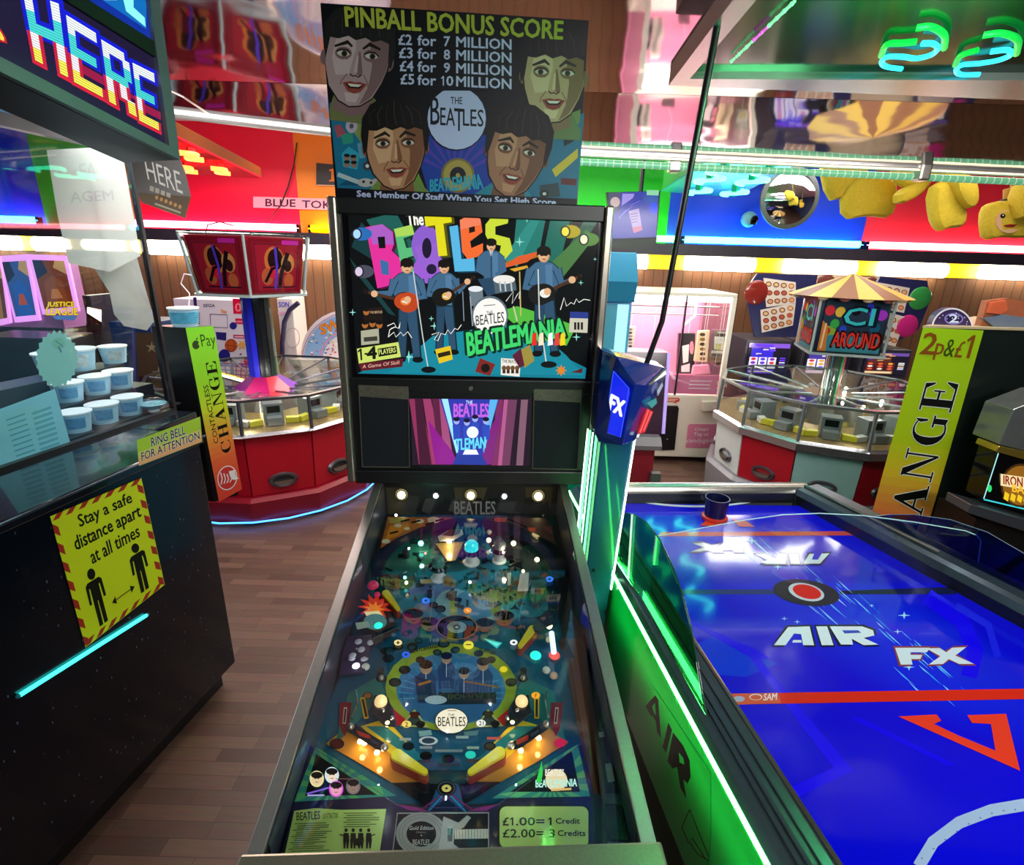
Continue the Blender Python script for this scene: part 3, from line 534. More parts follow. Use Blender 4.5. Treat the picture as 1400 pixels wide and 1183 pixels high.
# upper orbit rail, arch and corner plastics
arc = lambda rx, ry, a0, a1, n=28: [(655+rx*math.cos(math.radians(a0+(a1-a0)*k/n)), 560-ry*math.sin(math.radians(a0+(a1-a0)*k/n))) for k in range(n+1)]
B().loft([[L(*ZA(*p), 0) for p in arc(470, 300, 0, 180)], [L(*ZA(*p), .03) for p in arc(470, 300, 0, 180)]], caps=False, closed=False).build('orbit_wall', STEEL, pb)
o1, o2 = arc(475, 305, 2, 178), arc(430, 262, 2, 178)
onpf('arch_plastic', o1+o2[::-1], .031, .034, mat('arch_navy', '#20243c', .15, noise=.3), ZA)
orp = mat('corner_plastic_orange', '#b05a18', .3, noise=.7, scale=30)
onpf('corner_plastic', [(258, 246), (590, 250), (420, 300), (300, 355), (222, 405), (238, 330)], .036, .039, orp, ZA); onpf('corner_plastic', [(800, 250), (1055, 252), (1090, 330), (1110, 390), (1010, 335), (900, 285)], .036, .039, mat('corner_plastic_dark', '#4a2a26', .3, noise=.8, scale=30), ZA)
A = Art(PPF, NPF, .0395); z = ZA
A.poly(q(z, (265, 252), (340, 250), (335, 275), (268, 278)), '#b0a050').poly(q(z, (270, 290), (380, 285), (300, 345), (245, 365)), '#e08a28')
for X, Y, rx in ((310, 290, 5), (355, 305, 4), (490, 262, 9), (420, 268, 6), (250, 370, 6)): A.ell(*z(X, Y), rx, rx*.5, '#e8d0b0')
for X, Y in ((400, 270), (520, 262), (345, 265), (290, 325), (470, 280)): A.line([z(X-22, Y+6), z(X+22, Y-6)], 2.4, '#2a1612')
A.build('corner_plastic_print', PRINTG, pb); A = Art(PPF, NPF, .0395)
A.poly(q(z, (795, 252), (850, 250), (852, 272), (798, 270)), '#c84a20').poly(q(z, (965, 300), (1000, 300), (1005, 325), (970, 318)), '#e05a3a').poly(q(z, (1040, 300), (1085, 290), (1090, 340)), '#8a4a44')
A.line(q(z, (860, 255), (960, 300)), 3, '#181414')
A.build('corner_plastic_print', PRINTG, pb)
# ramp toy, bulbs and domes of the upper playfield
rp = onpf('ramp_flap', [(510, 345), (560, 315), (630, 308), (640, 335), (590, 365), (520, 372)], .03, .036, mat('ramp_cream', '#b8ac98', .3, noise=.2), ZA, .002)
onpf('ramp_cover', [(530, 338), (570, 312), (625, 310), (622, 328), (580, 345)], .037, .05, mat('ramp_brown', '#5a2a22', .3, noise=.3), ZA, .003, rp)
onpf('ramp_chute', [(500, 380), (640, 372), (600, 465), (560, 470)], .012, .014, mat('ramp_gold', '#a08448', .3, .3, noise=.3), ZA)
onpf('wire_ramp_plate', [(850, 380), (1000, 440), (1030, 560), (960, 600), (930, 470), (840, 420)], .018, .021, mat('ramp_dark', '#2a3432', .25, noise=.5, scale=40), ZA)
for X, Y, r, mm in ((567, 368, .0075, WARM), (767, 364, .0065, WARM), (892, 380, .007, WARM), (1010, 462, .0065, WARM), (425, 380, .0075, mat('teal_bulb_glow', '#5affe0', .4, em=9)), (770, 322, .008, mat('dull_bulb', '#c8c4b8', .3, noise=.1)), (1010, 299, .005, WARM), (365, 405, .003, COOLW), (448, 430, .003, mat('red_bulb_glow', '#ff6a6a', .4, em=5)), (345, 552, .004, mat('teal_bulb_glow')), (352, 578, .004, WARM), (1072, 795, .007, WARM), (258, 655, .006, WARM), (300, 238, .004, COOLW), (1042, 240, .004, STEEL), (672, 575, .0035, COOLW), (940, 520, .004, WARM)): dome(X, Y, r, .022, mm, ZA, name='bulb', lo=-90)
for X, Y, rr in ((300, 600, .012), (470, 650, .006), (690, 605, .008), (580, 660, .008), (560, 580, .009), (870, 620, .006), (985, 610, .008), (350, 450, .01), (1000, 690, .012)): post(X, Y, ZA, rr, .02, random.choice([darkp, STEEL, mat('post_brown', '#6a4a34', .4, noise=.2)]), 'post')
onpf('target_bank', [(925, 530), (970, 525), (965, 620), (910, 622)], .01, .03, mat('target_white', '#c4b8ac', .35, noise=.15), ZA, .002)
onpf('drop_target', [(860, 530), (880, 528), (878, 590), (862, 592)], .008, .028, mat('target_pale', '#a8b8a0', .35, noise=.1), ZA, .001)
onpf('drop_target', [(420, 562), (480, 560), (482, 580), (424, 584)], .008, .024, mat('target_tan', '#b08a60', .35, noise=.15), ZA, .001)
onpf('target_frame', [(985, 565), (1060, 560), (1055, 615), (980, 618)], .02, .023, mat('frame_green', '#34544c', .3, noise=.3), ZA); onpf('target_frame', [(995, 625), (1060, 620), (1050, 680), (990, 685)], .02, .023, mat('frame_green'), ZA)
# left toy with pink and orange burst
onpf('corner_toy', [(150, 690), (215, 640), (260, 700), (300, 790), (210, 830), (105, 790)], .004, .02, mat('toy_dark', '#2a1418', .3, noise=.4), ZA)
A = Art(PPF, NPF, .0215)
A.star(*ZA(195, 700), 24, 13, 11, '#c83020', .3, .8).star(*ZA(190, 712), 16, 8, 9, '#f08028', 0, .7).poly(q(ZA, (140, 725), (215, 720), (235, 745), (150, 745)), '#f0d8a0').ell(*ZA(195, 775), 16, 11, '#4a7a7c').poly(q(ZA, (95, 780), (160, 772), (170, 800), (105, 815)), '#7a8a80')
A.build('corner_toy_print', LITLOW, pb)
dome(185, 595, .014, .024, mat('pink_dome', '#c02a5a', .15, em=.25), ZA, name='lamp_dome'); dome(205, 640, .008, .026, mat('pink_dome'), ZA, name='lamp_dome')
dome(212, 806, .0125, .014, mat('teal_dome_glow', '#1fd8b8', .2, em=1.6), ZA, name='lamp_dome'); dome(1003, 945, .0125, .006, mat('teal_dome_glow'), ZA, .4, name='lamp_dome'); dome(1098, 945, .0125, .006, mat('red_dome_glow', '#d84a3a', .2, em=1.0), ZA, .4, name='lamp_dome')
B().tube([L(*ZA(1083, 830), .03), L(*ZA(1095, 930), .03)], .006, 10).build('light_tube', mat('tube_bluewhite_glow', '#cfe4ff', .3, em=1.4), pb, smooth=True)
onpf('kickback_body', [(1050, 720), (1095, 735), (1090, 790), (1000, 830), (985, 800)], .01, .035, mat('kick_navy', '#232a40', .25, noise=.3), ZA, .003)
onpf('lane_block', [(50, 850), (180, 840), (165, 958), (20, 958)], .004, .022, mat('lane_purple', '#2a2448', .3, noise=.3), ZA, .003)
onpf('lane_block', [(180, 860), (310, 800), (318, 815), (195, 900)], .004, .03, BLACK, ZA, .002)
for X, Y in ((110, 875), (125, 915), (80, 945), (172, 880)): dome(X, Y, .008, .023, mat('lane_disc', '#b8b4c4', .3, noise=.1), ZA, .4, name='screw_head')
onpf('lane_block', [(262, 10), (380, 0), (345, 120), (240, 130)], .004, .018, mat('lane_purple'), ZB, .003)
for X, Y in ((315, 25), (295, 58), (345, 60)): dome(X, Y, .008, .019, mat('lane_disc'), ZB, .4, name='screw_head')
for X, Y, mm in ((312, 95, COOLW), (350, 95, mat('dull_bulb')), (1070, 108, mat('dull_bulb')), (1100, 130, mat('peach_cap', '#d8a888', .3, noise=.1))): dome(X, Y, .0085, .014, mm, ZB, name='bulb')
# right lane metals
for ring_ in ([(1278, 355), (1300, 352), (1304, 372), (1282, 376)], [(1305, 480), (1332, 478), (1344, 550), (1316, 554)]): onpf('lane_plate', ring_, .03, .038, STEEL, ZB, .001)
onpf('lane_wall', [(1205, -30), (1222, -30), (1310, 620), (1292, 620)], 0, .035, mat('lane_brown', '#4a342c', .35, noise=.3), ZB)
# apron with its printed triangles and cards
ap = B().loft([[L(*ZB(X, Y), h) for X, Y in ((128, 405), (470, 640), (620, 672), (745, 672), (880, 640), (1212, 398), (1262, 600), (1395, 600), (1440, 850), (10, 850), (60, 640))] for h in (.002, .03)]).build('apron', mat('apron_navy', '#181634', .3, noise=.15), pb, bevel=.002)
A = Art(PPF+NPF*.03, NPF)
for s in (0, 1):
    tri = [(150, 412), (474, 608), (64, 632)] if not s else [(1195, 402), (1245, 610), (853, 618)]
    inn = [(152, 440), (395, 604), (108, 608)] if not s else [(1172, 430), (1205, 592), (926, 592)]
    A.poly(q(ZB, *tri), '#2c7a70'); c = (220, 570) if not s else (1090, 560)
    for k in range(16):
        a = 2*PI*k/16
        def edge_pt(an):
            best = None
            for (x1, y1), (x2, y2) in zip(tri, tri[1:]+tri[:1]):
                dx, dy = math.cos(an), math.sin(an); ex, ey = x2-x1, y2-y1; den = dx*ey-dy*ex
                if abs(den) < 1e-6: continue
                t = ((x1-c[0])*ey-(y1-c[1])*ex)/den; u_ = ((x1-c[0])*dy-(y1-c[1])*dx)/den
                if t > 0 and -.01 <= u_ <= 1.01 and (best is None or t < best): best = t
            return (c[0]+math.cos(an)*best, c[1]+math.sin(an)*best) if best else c
        A.poly(q(ZB, c, edge_pt(a), edge_pt(a+PI/16)), '#4f9a5c' if not s else '#58a068')
    A.poly(q(ZB, *inn), '#07080c')
A.line(q(ZB, (128, 405), (470, 640)), 1, '#4a4a6a').line(q(ZB, (1212, 398), (880, 640)), 1, '#4a4a6a').line(q(ZB, (440, 655), (880, 655)), 1, '#3a2a5c')
A.poly(q(ZB, (470, 640), (560, 655), (600, 672), (520, 665)), '#7a2a6a').poly(q(ZB, (760, 668), (800, 655), (880, 640), (830, 668)), '#7a2a6a')
# guitar and record plate
A.poly(q(ZB, (475, 675), (842, 673), (842, 828), (455, 835)), '#8f9088').poly(q(ZB, (478, 680), (838, 678), (838, 824), (460, 831)), '#12131a')
A.ell(*ZB(572, 760), 35, 30, '#8c8c86').ring(*ZB(572, 760), 31, 26.5, .8, '#6a6a66').ring(*ZB(572, 760), 27, 23, .8, '#6a6a66').ell(*ZB(572, 760), 20.5, 17.5, '#0c0c12')
A.poly(q(ZB, (660, 690), (720, 715), (755, 685), (770, 695), (740, 735), (705, 745), (700, 800), (740, 828), (640, 828)), '#9a9a92').poly(q(ZB, (705, 742), (838, 740), (838, 778), (705, 780)), '#c0bcae')
for k in range(11): A.line(q(ZB, (712+k*12, 742), (712+k*12, 779)), .6, '#5a5850')
A.poly(q(ZB, (676, 738), (697, 738), (695, 790), (676, 790)), '#1c1c20').tbox('BEATLES', *ZB(538, 782), *ZB(605, 804), '#b8b8b0', .005).tbox('Gold Edition', *ZB(524, 728), *ZB(620, 744), '#c8c8c0', 0, 0, .2).tbox('PINBALL', *ZB(552, 750), *ZB(592, 757), '#8a8a84').ell(*ZB(572, 766), 1, .9, '#c0c0b8')
A.ring(*ZB(1335, 712), 9, 23, 1, '#3a3c60', ty=1.2).tbox('BEATLES', *ZB(1316, 792), *ZB(1384, 812), '#7a80a8', .005)
A.build('apron_print', PRINT, pb)
def headp(A, x, y, w_, h_, hair, skin):
    A.ell(x, y, w_, h_, skin).ell(x, y-h_*.55, w_*1.05, h_*.5, hair).line([(x-w_*.45, y-h_*.02), (x-w_*.15, y-h_*.02)], h_*.1, '#201410').line([(x+w_*.15, y-h_*.02), (x+w_*.45, y-h_*.02)], h_*.1, '#201410').line([(x-w_*.3, y+h_*.5), (x+w_*.3, y+h_*.5)], h_*.1, '#8a3a34')
A = Art(PPF+NPF*.031, NPF, .0014)
for X, Y, rim, sk in ((155, 540, '#e8e0a0', '#e8cc9c'), (215, 525, '#c8e8f0', '#f0dcc8'), (232, 580, '#e060d8', '#e8a0b8'), (300, 570, '#6a6468', '#8a7468')):
    A.ell(*ZB(X, Y), 9.8, 11.2, rim); headp(A, *ZB(X, Y), 7.6, 9.2, '#120c0a', sk)
A.line(q(ZB, (115, 600), (205, 575)), 2.2, '#7a58d0').line(q(ZB, (118, 606), (185, 605)), 1.6, '#c0b0f0').line(q(ZB, (230, 540), (285, 540)), 1, '#7a5050')
A.ell(*ZB(1110, 545), 15, 15, '#e8d8a8').tbox('BEATLES', *ZB(1066, 502), *ZB(1140, 528), '#f4f0e0', .02).tbox('BEATLEMANIA', *ZB(1028, 545), *ZB(1192, 574), '#b8f0e0', .03, -.03).poly(q(ZB, (1030, 550), (1052, 470), (1056, 520), (1048, 560)), '#2ad04a').line(q(ZB, (1090, 585), (1170, 580)), 3, '#d8b868')
A.build('apron_lit_art', LIT, pb)
cg = '#a8c060'
A = Art(PPF+NPF*.034, NPF)
card = lambda ring_, nm: onpf(nm, ring_, .0315, .034, mat('card_green', cg, .5, noise=.05), ZB)
card([(65, 668), (150, 657), (255, 664), (432, 660), (405, 836), (28, 838)], 'instruction_card')
rr = lambda x0, y0, x1, y1, r, sk: [(x+(y1-y)*sk, y) for cx_, cy_, a0 in ((x1-r, y0+r, -90), (x1-r, y1-r, 0), (x0+r, y1-r, 90), (x0+r, y0+r, 180)) for k in range(6) for x, y in [(cx_+r*math.cos(math.radians(a0+k*18)), cy_+r*math.sin(math.radians(a0+k*18)))]]
onpf('card_frame', rr(874, 641, 1246, 822, 30, 0), .0305, .033, BLACK, ZB); onpf('credit_card', rr(884, 650, 1238, 816, 28, 0), .0332, .0345, mat('card_green'), ZB)
A.tbox('BEATLES', *ZB(74, 674), *ZB(168, 706), '#1c2418', .008, -.06).tbox('LIVE ATTRACTIONS', *ZB(178, 678), *ZB(240, 700), '#3a4428', 0, -.06)
for k in range(14): A.line(q(ZB, (66-k*2+(14 if k % 3 else 0), 720+k*8.4), (205+random.uniform(-70, 15)-k, 715+k*8.4)), 1.1, '#4e5c34')
for k in range(7): A.line(q(ZB, (262+(12 if k % 2 else 0), 677+k*9), (400+random.uniform(-60, 20), 676+k*9)), 1.1, '#4e5c34')
for X in (272, 300, 330, 362):
    A.ell(*ZB(X, 745), 2.3, 2.6, '#0c1008').poly(q(ZB, (X-10, 756), (X+10, 756), (X+13, 785), (X+8, 818), (X+2, 818), (X, 790), (X-4, 818), (X-10, 818), (X-12, 785)), '#0c1008')
A.line(q(ZB, (245, 762), (285, 770)), 1.5, '#0c1008').line(q(ZB, (388, 762), (350, 772)), 1.5, '#0c1008').ell(*ZB(322, 792), 6, 5.5, '#0c1008')
A.tbox('£', *ZB(897, 694), *ZB(920, 726), '#14200c', .03).one(q(ZB, (925, 726), (945, 726), (945, 694), (925, 694)), '#14200c').tbox('.00=', *ZB(950, 694), *ZB(1062, 726), '#14200c', .03).one(q(ZB, (1076, 726), (1098, 726), (1098, 694), (1076, 694)), '#14200c').tbox('Credit', *ZB(1108, 697), *ZB(1204, 719), '#14200c', .025).tbox('£2.00= 3', *ZB(897, 741), *ZB(1104, 774), '#14200c', .02).tbox('Credits', *ZB(1116, 745), *ZB(1226, 768), '#14200c', .025)
A.l += .0006; A.build('card_print', PRINT, pb)
onpf('plunger_guide', [(1300, 640), (1372, 640), (1400, 785), (1320, 785)], .031, .036, BLACKG, ZB, .002)
# ---- backbox
YF = .9043; ZBB, HB, WB = 1.0935, .7478, .7087
bx = B().box(-WB/2+.02, WB/2-.02, YF+.012, YF+.26, ZBB-.0, ZBB+HB).build('backbox', cabm, pb)
B().box(-.2, .2, YF+.1, 1.26, 1.03, ZBB).build('neck', cabm, pb)
for s in (-1, 1): B().box(*sorted((s*(WB/2-.022), s*WB/2)), YF-.012, YF+.262, ZBB-.004, ZBB+HB+.004).build('side_trim', mat('trim_steel', '#a39a8e', .3, .85, noise=.12, scale=120), pb, bevel=.005)
B().box(-WB/2+.022, WB/2-.022, YF-.002, YF+.012, ZBB+HB-.035, ZBB+HB+.004).build('top_moulding', BLACK, pb, bevel=.003)
B().box(-WB/2+.022, WB/2-.022, YF, YF+.014, ZBB+.262, ZBB+.300).build('middle_moulding', BLACK, pb, bevel=.003)
B().box(-WB/2+.022, WB/2-.022, YF-.004, YF+.014, ZBB-.012, ZBB+.03).build('bottom_moulding', BLACK, pb, bevel=.004)
B().box(-WB/2+.022, WB/2-.022, YF+.006, YF+.013, ZBB+.03, ZBB+.262).build('speaker_panel', BLACK, pb)
NF = NBK; PF_ = PW(0, YF+.004, 0)
FB = lambda X, Y: (450+X/2.9575, 270+Y/2.9575)
def bl(px, py, d=0): return PIN @ hit(px, py, PF_, NF)
k0, k1 = bl(*FB(573, 770)), bl(*FB(573, 782)); B().cyl(V((k0.x, YF+.002, k0.z)), V((k0.x, YF-.006, k0.z)), .006, n=14).build('lock', STEEL, pb)
# speaker grilles
def gridmat():
    mm = mat('grille_mesh', '#0e0f14', .85, spec=.1); nt = mm.node_tree; b = nt.nodes['Principled BSDF']; tc = nt.nodes.new('ShaderNodeTexCoord'); ck = nt.nodes.new('ShaderNodeTexVoronoi'); ck.inputs['Scale'].default_value = 210; ck.inputs['Randomness'].default_value = 0
    cr = nt.nodes.new('ShaderNodeValToRGB'); cr.color_ramp.elements[0].color = (.0015, .0015, .002, 1); cr.color_ramp.elements[1].color = (.018, .02, .026, 1); cr.color_ramp.elements[1].position = .5
    nt.links.new(tc.outputs['Object'], ck.inputs['Vector']); nt.links.new(ck.outputs['Distance'], cr.inputs[0]); nt.links.new(cr.outputs[0], b.inputs['Base Color']); return mm
for q4 in ([(120, 758), (320, 765), (325, 1090), (135, 1088)], [(828, 775), (1020, 778), (1003, 1098), (822, 1095)]):
    P = [bl(*FB(*p)) for p in q4]; fr = [V((p.x, YF+.002, p.z)) for p in P]; c = sum(fr, V())/4
    g = B().loft([[V((p.x, YF+.006, p.z)) for p in P], fr]).build('speaker_grille', gridmat(), pb, bevel=.001)
    bb = B()
    for i in range(4): bb.tube([fr[i]-V((0, .001, 0)), fr[(i+1) % 4]-V((0, .001, 0))], .0016, 6)
    bb.build('grille_rim', mat('rim_grey', '#6a665c', .4, .5, noise=.1), g)
    t = [fr[0], fr[1], fr[1].lerp(fr[2], .15), fr[0].lerp(fr[3], .13)]; B().slab([p-V((0, .002, 0)) for p in t], .001).build('grille_badge', mat('badge_grey', '#565044', .5, noise=.6, scale=120), g)
# screen
A = Art(PF_+NF*.003, NF)
P = [bl(*FB(*p)) for p in ((328, 812), (818, 815), (810, 1086), (336, 1082))]; sc = B().loft([[V((p.x, YF+.008, p.z)) for p in P], [V((p.x, YF+.002, p.z)) for p in P]]).build('display_screen', BLACKG, pb)
f = lambda *p: [FB(*x) for x in p]
A.poly(f((328, 812), (818, 815), (810, 1086), (336, 1082)), '#241426')
for X, w_, c, sk in ((345, 22, '#8a2f58', 60), (395, 16, '#9a3a66', 60), (430, 14, '#5a1f40', 50), (360, 14, '#421630', 40), (455, 10, '#a04a78', 40)): A.poly(f((X-w_, 815), (X+w_, 815), (X+w_+sk, 1080), (X-w_+sk-20, 1080)), c)
for X, w_, c, sk in ((690, 14, '#7a2c5c', -20), (740, 20, '#6e3a5a', -30), (790, 14, '#7f5a6c', -20), (715, 8, '#b0588c', -25)): A.poly(f((X-w_, 818), (X+w_, 818), (X+w_+sk, 1084), (X-w_+sk, 1084)), c)
A.poly(f((400, 900), (500, 1030), (520, 1080), (430, 1080)), '#8c1a8a').poly(f((700, 850), (660, 1080), (610, 1080), (640, 950)), '#7c2078')
A.poly(f((448, 815), (685, 818), (620, 1045), (515, 1040)), '#3038a8').poly(f((455, 815), (480, 815), (522, 1030), (515, 1035)), '#9fe0f8').poly(f((650, 818), (682, 818), (625, 1035), (622, 1020)), '#58b0e8').poly(f((515, 1040), (620, 1045), (640, 1082), (500, 1080)), '#283a9a')
A.tbox('BEATLES', *FB(504, 835), *FB(645, 888), '#c060e0', .03).tbox('THE', *FB(553, 822), *FB(580, 836), '#d8e8ff', .01)
for X, Y in ((515, 905), (557, 910), (590, 895), (634, 905)):
    A.ell(*FB(X, Y), 4, 4.6, '#9aa8e8').ell(*FB(X, Y-8), 4.4, 3, '#141430').poly(f((X-16, Y+16), (X+16, Y+16), (X+14, Y+75), (X-12, Y+75)), '#2c4ab8')
A.ell(*FB(580, 950), 8, 8, '#e8f0ff').tbox('TLEMAN', *FB(512, 978), *FB(632, 1022), '#60d8f8', .03, -.08).poly(f((540, 1040), (605, 1040), (595, 1020), (550, 1020)), '#e8f4ff')
A.build('screen_picture', LIT, sc)
# ---- translite (backglass)
PT = PW(0, YF+.006, 0)
B().box(-WB/2+.03, WB/2-.03, YF+.007, YF+.012, ZBB+.295, ZBB+HB-.03).build('backglass', BLACKG, pb)
A = Art(PT, NF); 
A.poly(f((75, 50), (1095, 55), (1035, 735), (112, 712)), '#05070a')
for pts, c in ([((120, 320), (80, 240), (270, 480), (240, 470)), '#153c3c'], [((90, 200), (130, 100), (330, 300), (300, 330)), '#14383a'], [((150, 90), (270, 60), (400, 300), (300, 320)), '#1d5c54'], [((1090, 90), (1040, 80), (930, 260), (960, 300)), '#2c5a44'], [((980, 70), (900, 60), (860, 260), (930, 280)), '#1f6a5c'], [((880, 60), (760, 60), (740, 260), (850, 220)), '#24766c'], [((160, 690), (340, 640), (600, 700), (940, 640), (1040, 690), (1035, 733), (115, 712)), '#0e7a90'], [((420, 560), (800, 500), (960, 640), (1030, 720), (240, 710)), '#14869a'], [((690, 460), (760, 440), (860, 470), (1000, 520), (960, 600), (800, 560)), '#54b83c'], [((330, 60), (480, 50), (520, 240), (400, 260)), '#1c2a2c']):
    A.poly(f(*pts), c)
A.poly(f((860, 300), (1040, 130), (1075, 160), (940, 330)), '#4a7a40').poly(f((700, 250), (830, 70), (860, 75), (760, 280)), '#2f8a80')
# big title letters
def glyph(A, outer, col, inner=(), shade=None):
    if shade: A.poly([(x+4, y+2) for x, y in f(*outer)], shade)
    A.poly(f(*outer), col)
    for h_, c in inner: A.poly(f(*h_), c)
dk = '#0a0c10'
glyph(A, [(148, 120), (215, 108), (258, 140), (262, 190), (252, 215), (290, 250), (298, 310), (262, 352), (195, 368)], '#e02f98', [([(160, 120), (215, 108), (255, 140), (262, 190), (175, 190)], '#a85cc0'), ([(196, 160), (225, 158), (228, 205), (202, 206)], dk), ([(205, 250), (240, 262), (242, 315), (212, 310)], '#3a6aa0')], '#4a1038')
glyph(A, [(262, 128), (335, 110), (345, 150), (300, 165), (312, 205), (350, 200), (356, 232), (318, 242), (330, 285), (372, 275), (376, 312), (298, 318)], '#58b878', [([(262, 128), (335, 110), (345, 150), (272, 160)], '#a8d458')], '#163a2a')
A.ell(*FB(392, 195), 20, 28, '#8a5cc8').ell(*FB(408, 290), 23, 20, '#9a5cd0').poly(f((345, 200), (440, 180), (460, 290), (380, 290)), '#9460cc').ell(*FB(395, 205), 6.5, 14, '#1c1430').ell(*FB(414, 290), 7, 7, '#24183a')
glyph(A, [(385, 75), (492, 62), (496, 100), (462, 106), (478, 235), (442, 238), (428, 112), (390, 118)], '#e0d818', [], '#55520c')
glyph(A, [(486, 118), (520, 112), (535, 250), (586, 244), (590, 298), (508, 300)], '#58b4e0', [], '#123a52')
A.poly(f((528, 92), (575, 66), (612, 88), (620, 140), (570, 178), (575, 205), (622, 185), (622, 235), (560, 250), (538, 220)), '#f06a30').poly(f((565, 100), (588, 98), (590, 138), (566, 145)), '#1c1410').poly(f((528, 92), (575, 66), (612, 88), (614, 110), (532, 130)), '#f0805a')
A.poly(f((632, 110), (660, 75), (728, 68), (722, 105), (672, 118), (672, 150), (730, 165), (742, 215), (700, 262), (640, 255), (645, 222), (690, 220), (695, 195), (648, 185), (632, 150)), '#c8d838')
A.text('The', f((318, 112), (382, 112), (378, 62), (312, 68)), '#f4f0e4', .04)
# spotlights
for X, Y, c, g in ((112, 148, '#a8d8f8', '#2a6ab0'), (955, 138, '#f0e048', '#b0a010'), (1030, 170, '#f0f0c8', '#5a8a40'), (120, 300, '#d8c8e0', '#4a4a5a')):
    A.ell(*FB(X+20, Y), 14, 9, g).ell(*FB(X, Y), 7, 8, '#20242c').ell(*FB(X, Y), 5, 6.2, c)
for X, Y, r in ((95, 465, 5), (770, 180, 7), (1000, 565, 6), (1018, 345, 4), (322, 645, 9), (425, 520, 6), (413, 490, 4), (1075, 250, 3), (800, 90, 5), (860, 210, 4)): A.star(*FB(X, Y), r, r*.22, 4, '#8adcd0', PI/2)
# four players in slate suits, generic
def player(x, y, s, guitar=None, legs=True, lean=0):
    P = lambda u, v_: FB(x+u*s+lean*v_*s*.1, y+v_*s)
    su, sd, out = '#3f6484', '#27445e', '#0c2c34'
    if legs:
        A.poly([P(-30, 80), P(32, 80), P(52, 300), P(22, 305), P(2, 130), P(-2, 302), P(-34, 300)], out)
        A.poly([P(-27, 80), P(2, 80), P(0, 180), P(-6, 295), P(-30, 295)], sd).poly([P(0, 80), P(28, 80), P(46, 295), P(24, 297), P(2, 170)], '#2d4d69')
        A.ell(*P(-22, 305), 6*s, 3.4*s, '#0a0c10').ell(*P(38, 306), 6.5*s, 3.4*s, '#0a0c10')
    A.poly([P(-50, 20), P(-30, 2), P(0, -8), P(30, 2), P(50, 20), P(56, 75), P(34, 110), P(32, 130), P(-32, 130), P(-36, 110), P(-56, 75)], out)
    A.poly([P(-46, 20), P(-28, 4), P(0, -4), P(28, 4), P(46, 20), P(50, 70), P(30, 100), P(30, 125), P(-30, 125), P(-30, 100), P(-50, 70)], su)
    A.poly([P(4, 10), P(28, 8), P(30, 125), P(10, 125)], '#4f779a')
    if guitar:
        gx = guitar[0][0]*.75+guitar[1][0]*.25, guitar[0][1]*.75+guitar[1][1]*.25; sg = 1 if guitar[0][0] > guitar[1][0] else -1; gb_ = (guitar[1][0]+12, guitar[1][1]-6)
        for (sx, sy), (ex, ey), (hx_, hy_) in (((sg*44, 24), (sg*60, 72), gx), ((-sg*44, 24), (-sg*62, 84), gb_)): A.line([P(sx, sy), P(ex, ey), P(hx_, hy_)], [11*s, 9*s, 7*s], out).line([P(sx, sy), P(ex, ey), P(hx_, hy_)], [9*s, 7.4*s, 5.6*s], su)
    else:
        for sg in (-1, 1): A.line([P(sg*42, 24), P(sg*54, 84), P(sg*20, 104)], [10*s, 8*s, 6*s], su).poly([P(-8, -4), P(8, -4), P(2, 24), P(-2, 24)], '#e8e8ea').line([P(0, 0), P(0, 120)], 1.1*s, '#16283a')
    A.ell(*P(0, -22), 6.6*s, 8.4*s, '#c89468').ell(*P(-2, -18), 5*s, 5.4*s, '#dcae84').ell(*P(0, -36), 8*s, 5.6*s, '#15100e').poly([P(-22, -38), P(-24, -20), P(-18, -22), P(-14, -32), P(14, -32), P(18, -22), P(24, -20), P(22, -38)], '#15100e')
    A.line([P(-11, -20), P(-4, -20)], 1*s, '#2a1a12').line([P(4, -20), P(11, -20)], 1*s, '#2a1a12').line([P(-5, -8), P(6, -8)], 1.3*s, '#9a4038')
    if guitar:
        (hx, hy), (bx_, by_), c1, c2 = guitar
        A.line([P(hx, hy), P(bx_, by_)], 3.6*s, '#4a2c1c').line([P(hx-3, hy), P(hx+14 if hx < bx_ else hx-14, hy+4)], 6*s, '#1a1210')
        A.ell(*P(bx_, by_), 13*s, 11*s, '#1c1008').ell(*P(bx_, by_), 12*s, 10*s, c1).ell(*P(bx_+(14 if hx < bx_ else -14), by_+4), 13*s, 12*s, c1).ell(*P(bx_+4, by_), 6*s, 5*s, c2)
        A.line([P(bx_-8, by_), P(bx_+12, by_+6)], 2.2*s, '#e8e0d0'); A.ell(*P(hx*.75+bx_*.25, hy*.75+by_*.25), 4*s, 4*s, '#dcae84'); A.ell(*P(bx_+12, by_-6), 4*s, 4*s, '#dcae84')
player(315, 305, 1.15, ((-150, 65), (-10, 100), '#b8421c', '#e07a30'))
player(465, 305, 1.05, ((118, 15), (5, 90), '#141210', '#d8a848'))
# drummer and kit
A.line(f((690, 280), (860, 225)), 7, '#a86a28'); A.poly(f((690, 290), (760, 240), (860, 215), (800, 262)), '#d85a2a').poly(f((730, 290), (800, 275), (805, 285), (750, 300)), '#d8a030')
player(655, 215, .95, None, False); A.poly(f((600, 330), (700, 320), (700, 380), (640, 400)), '#27445e')
A.poly(f((565, 375), (620, 365), (625, 430), (575, 440)), '#6a7a84').ell(*FB(592, 370), 10, 4, '#e0e4e8').poly(f((665, 340), (750, 325), (758, 375), (672, 390)), '#50606a').ell(*FB(707, 332), 15, 6, '#e8e4dc')
for X in (690, 710, 735): A.line(f((X, 340), (X+4, 380)), 2, '#b8c0c4')
A.line(f((770, 300), (775, 480)), 1.6, '#c8b070').line(f((570, 400), (580, 520)), 1.4, '#a0a8ac').line(f((745, 440), (760, 500)), 2, '#c8c0a0').line(f((540, 380), (545, 500)), 1.2, '#8090a0')
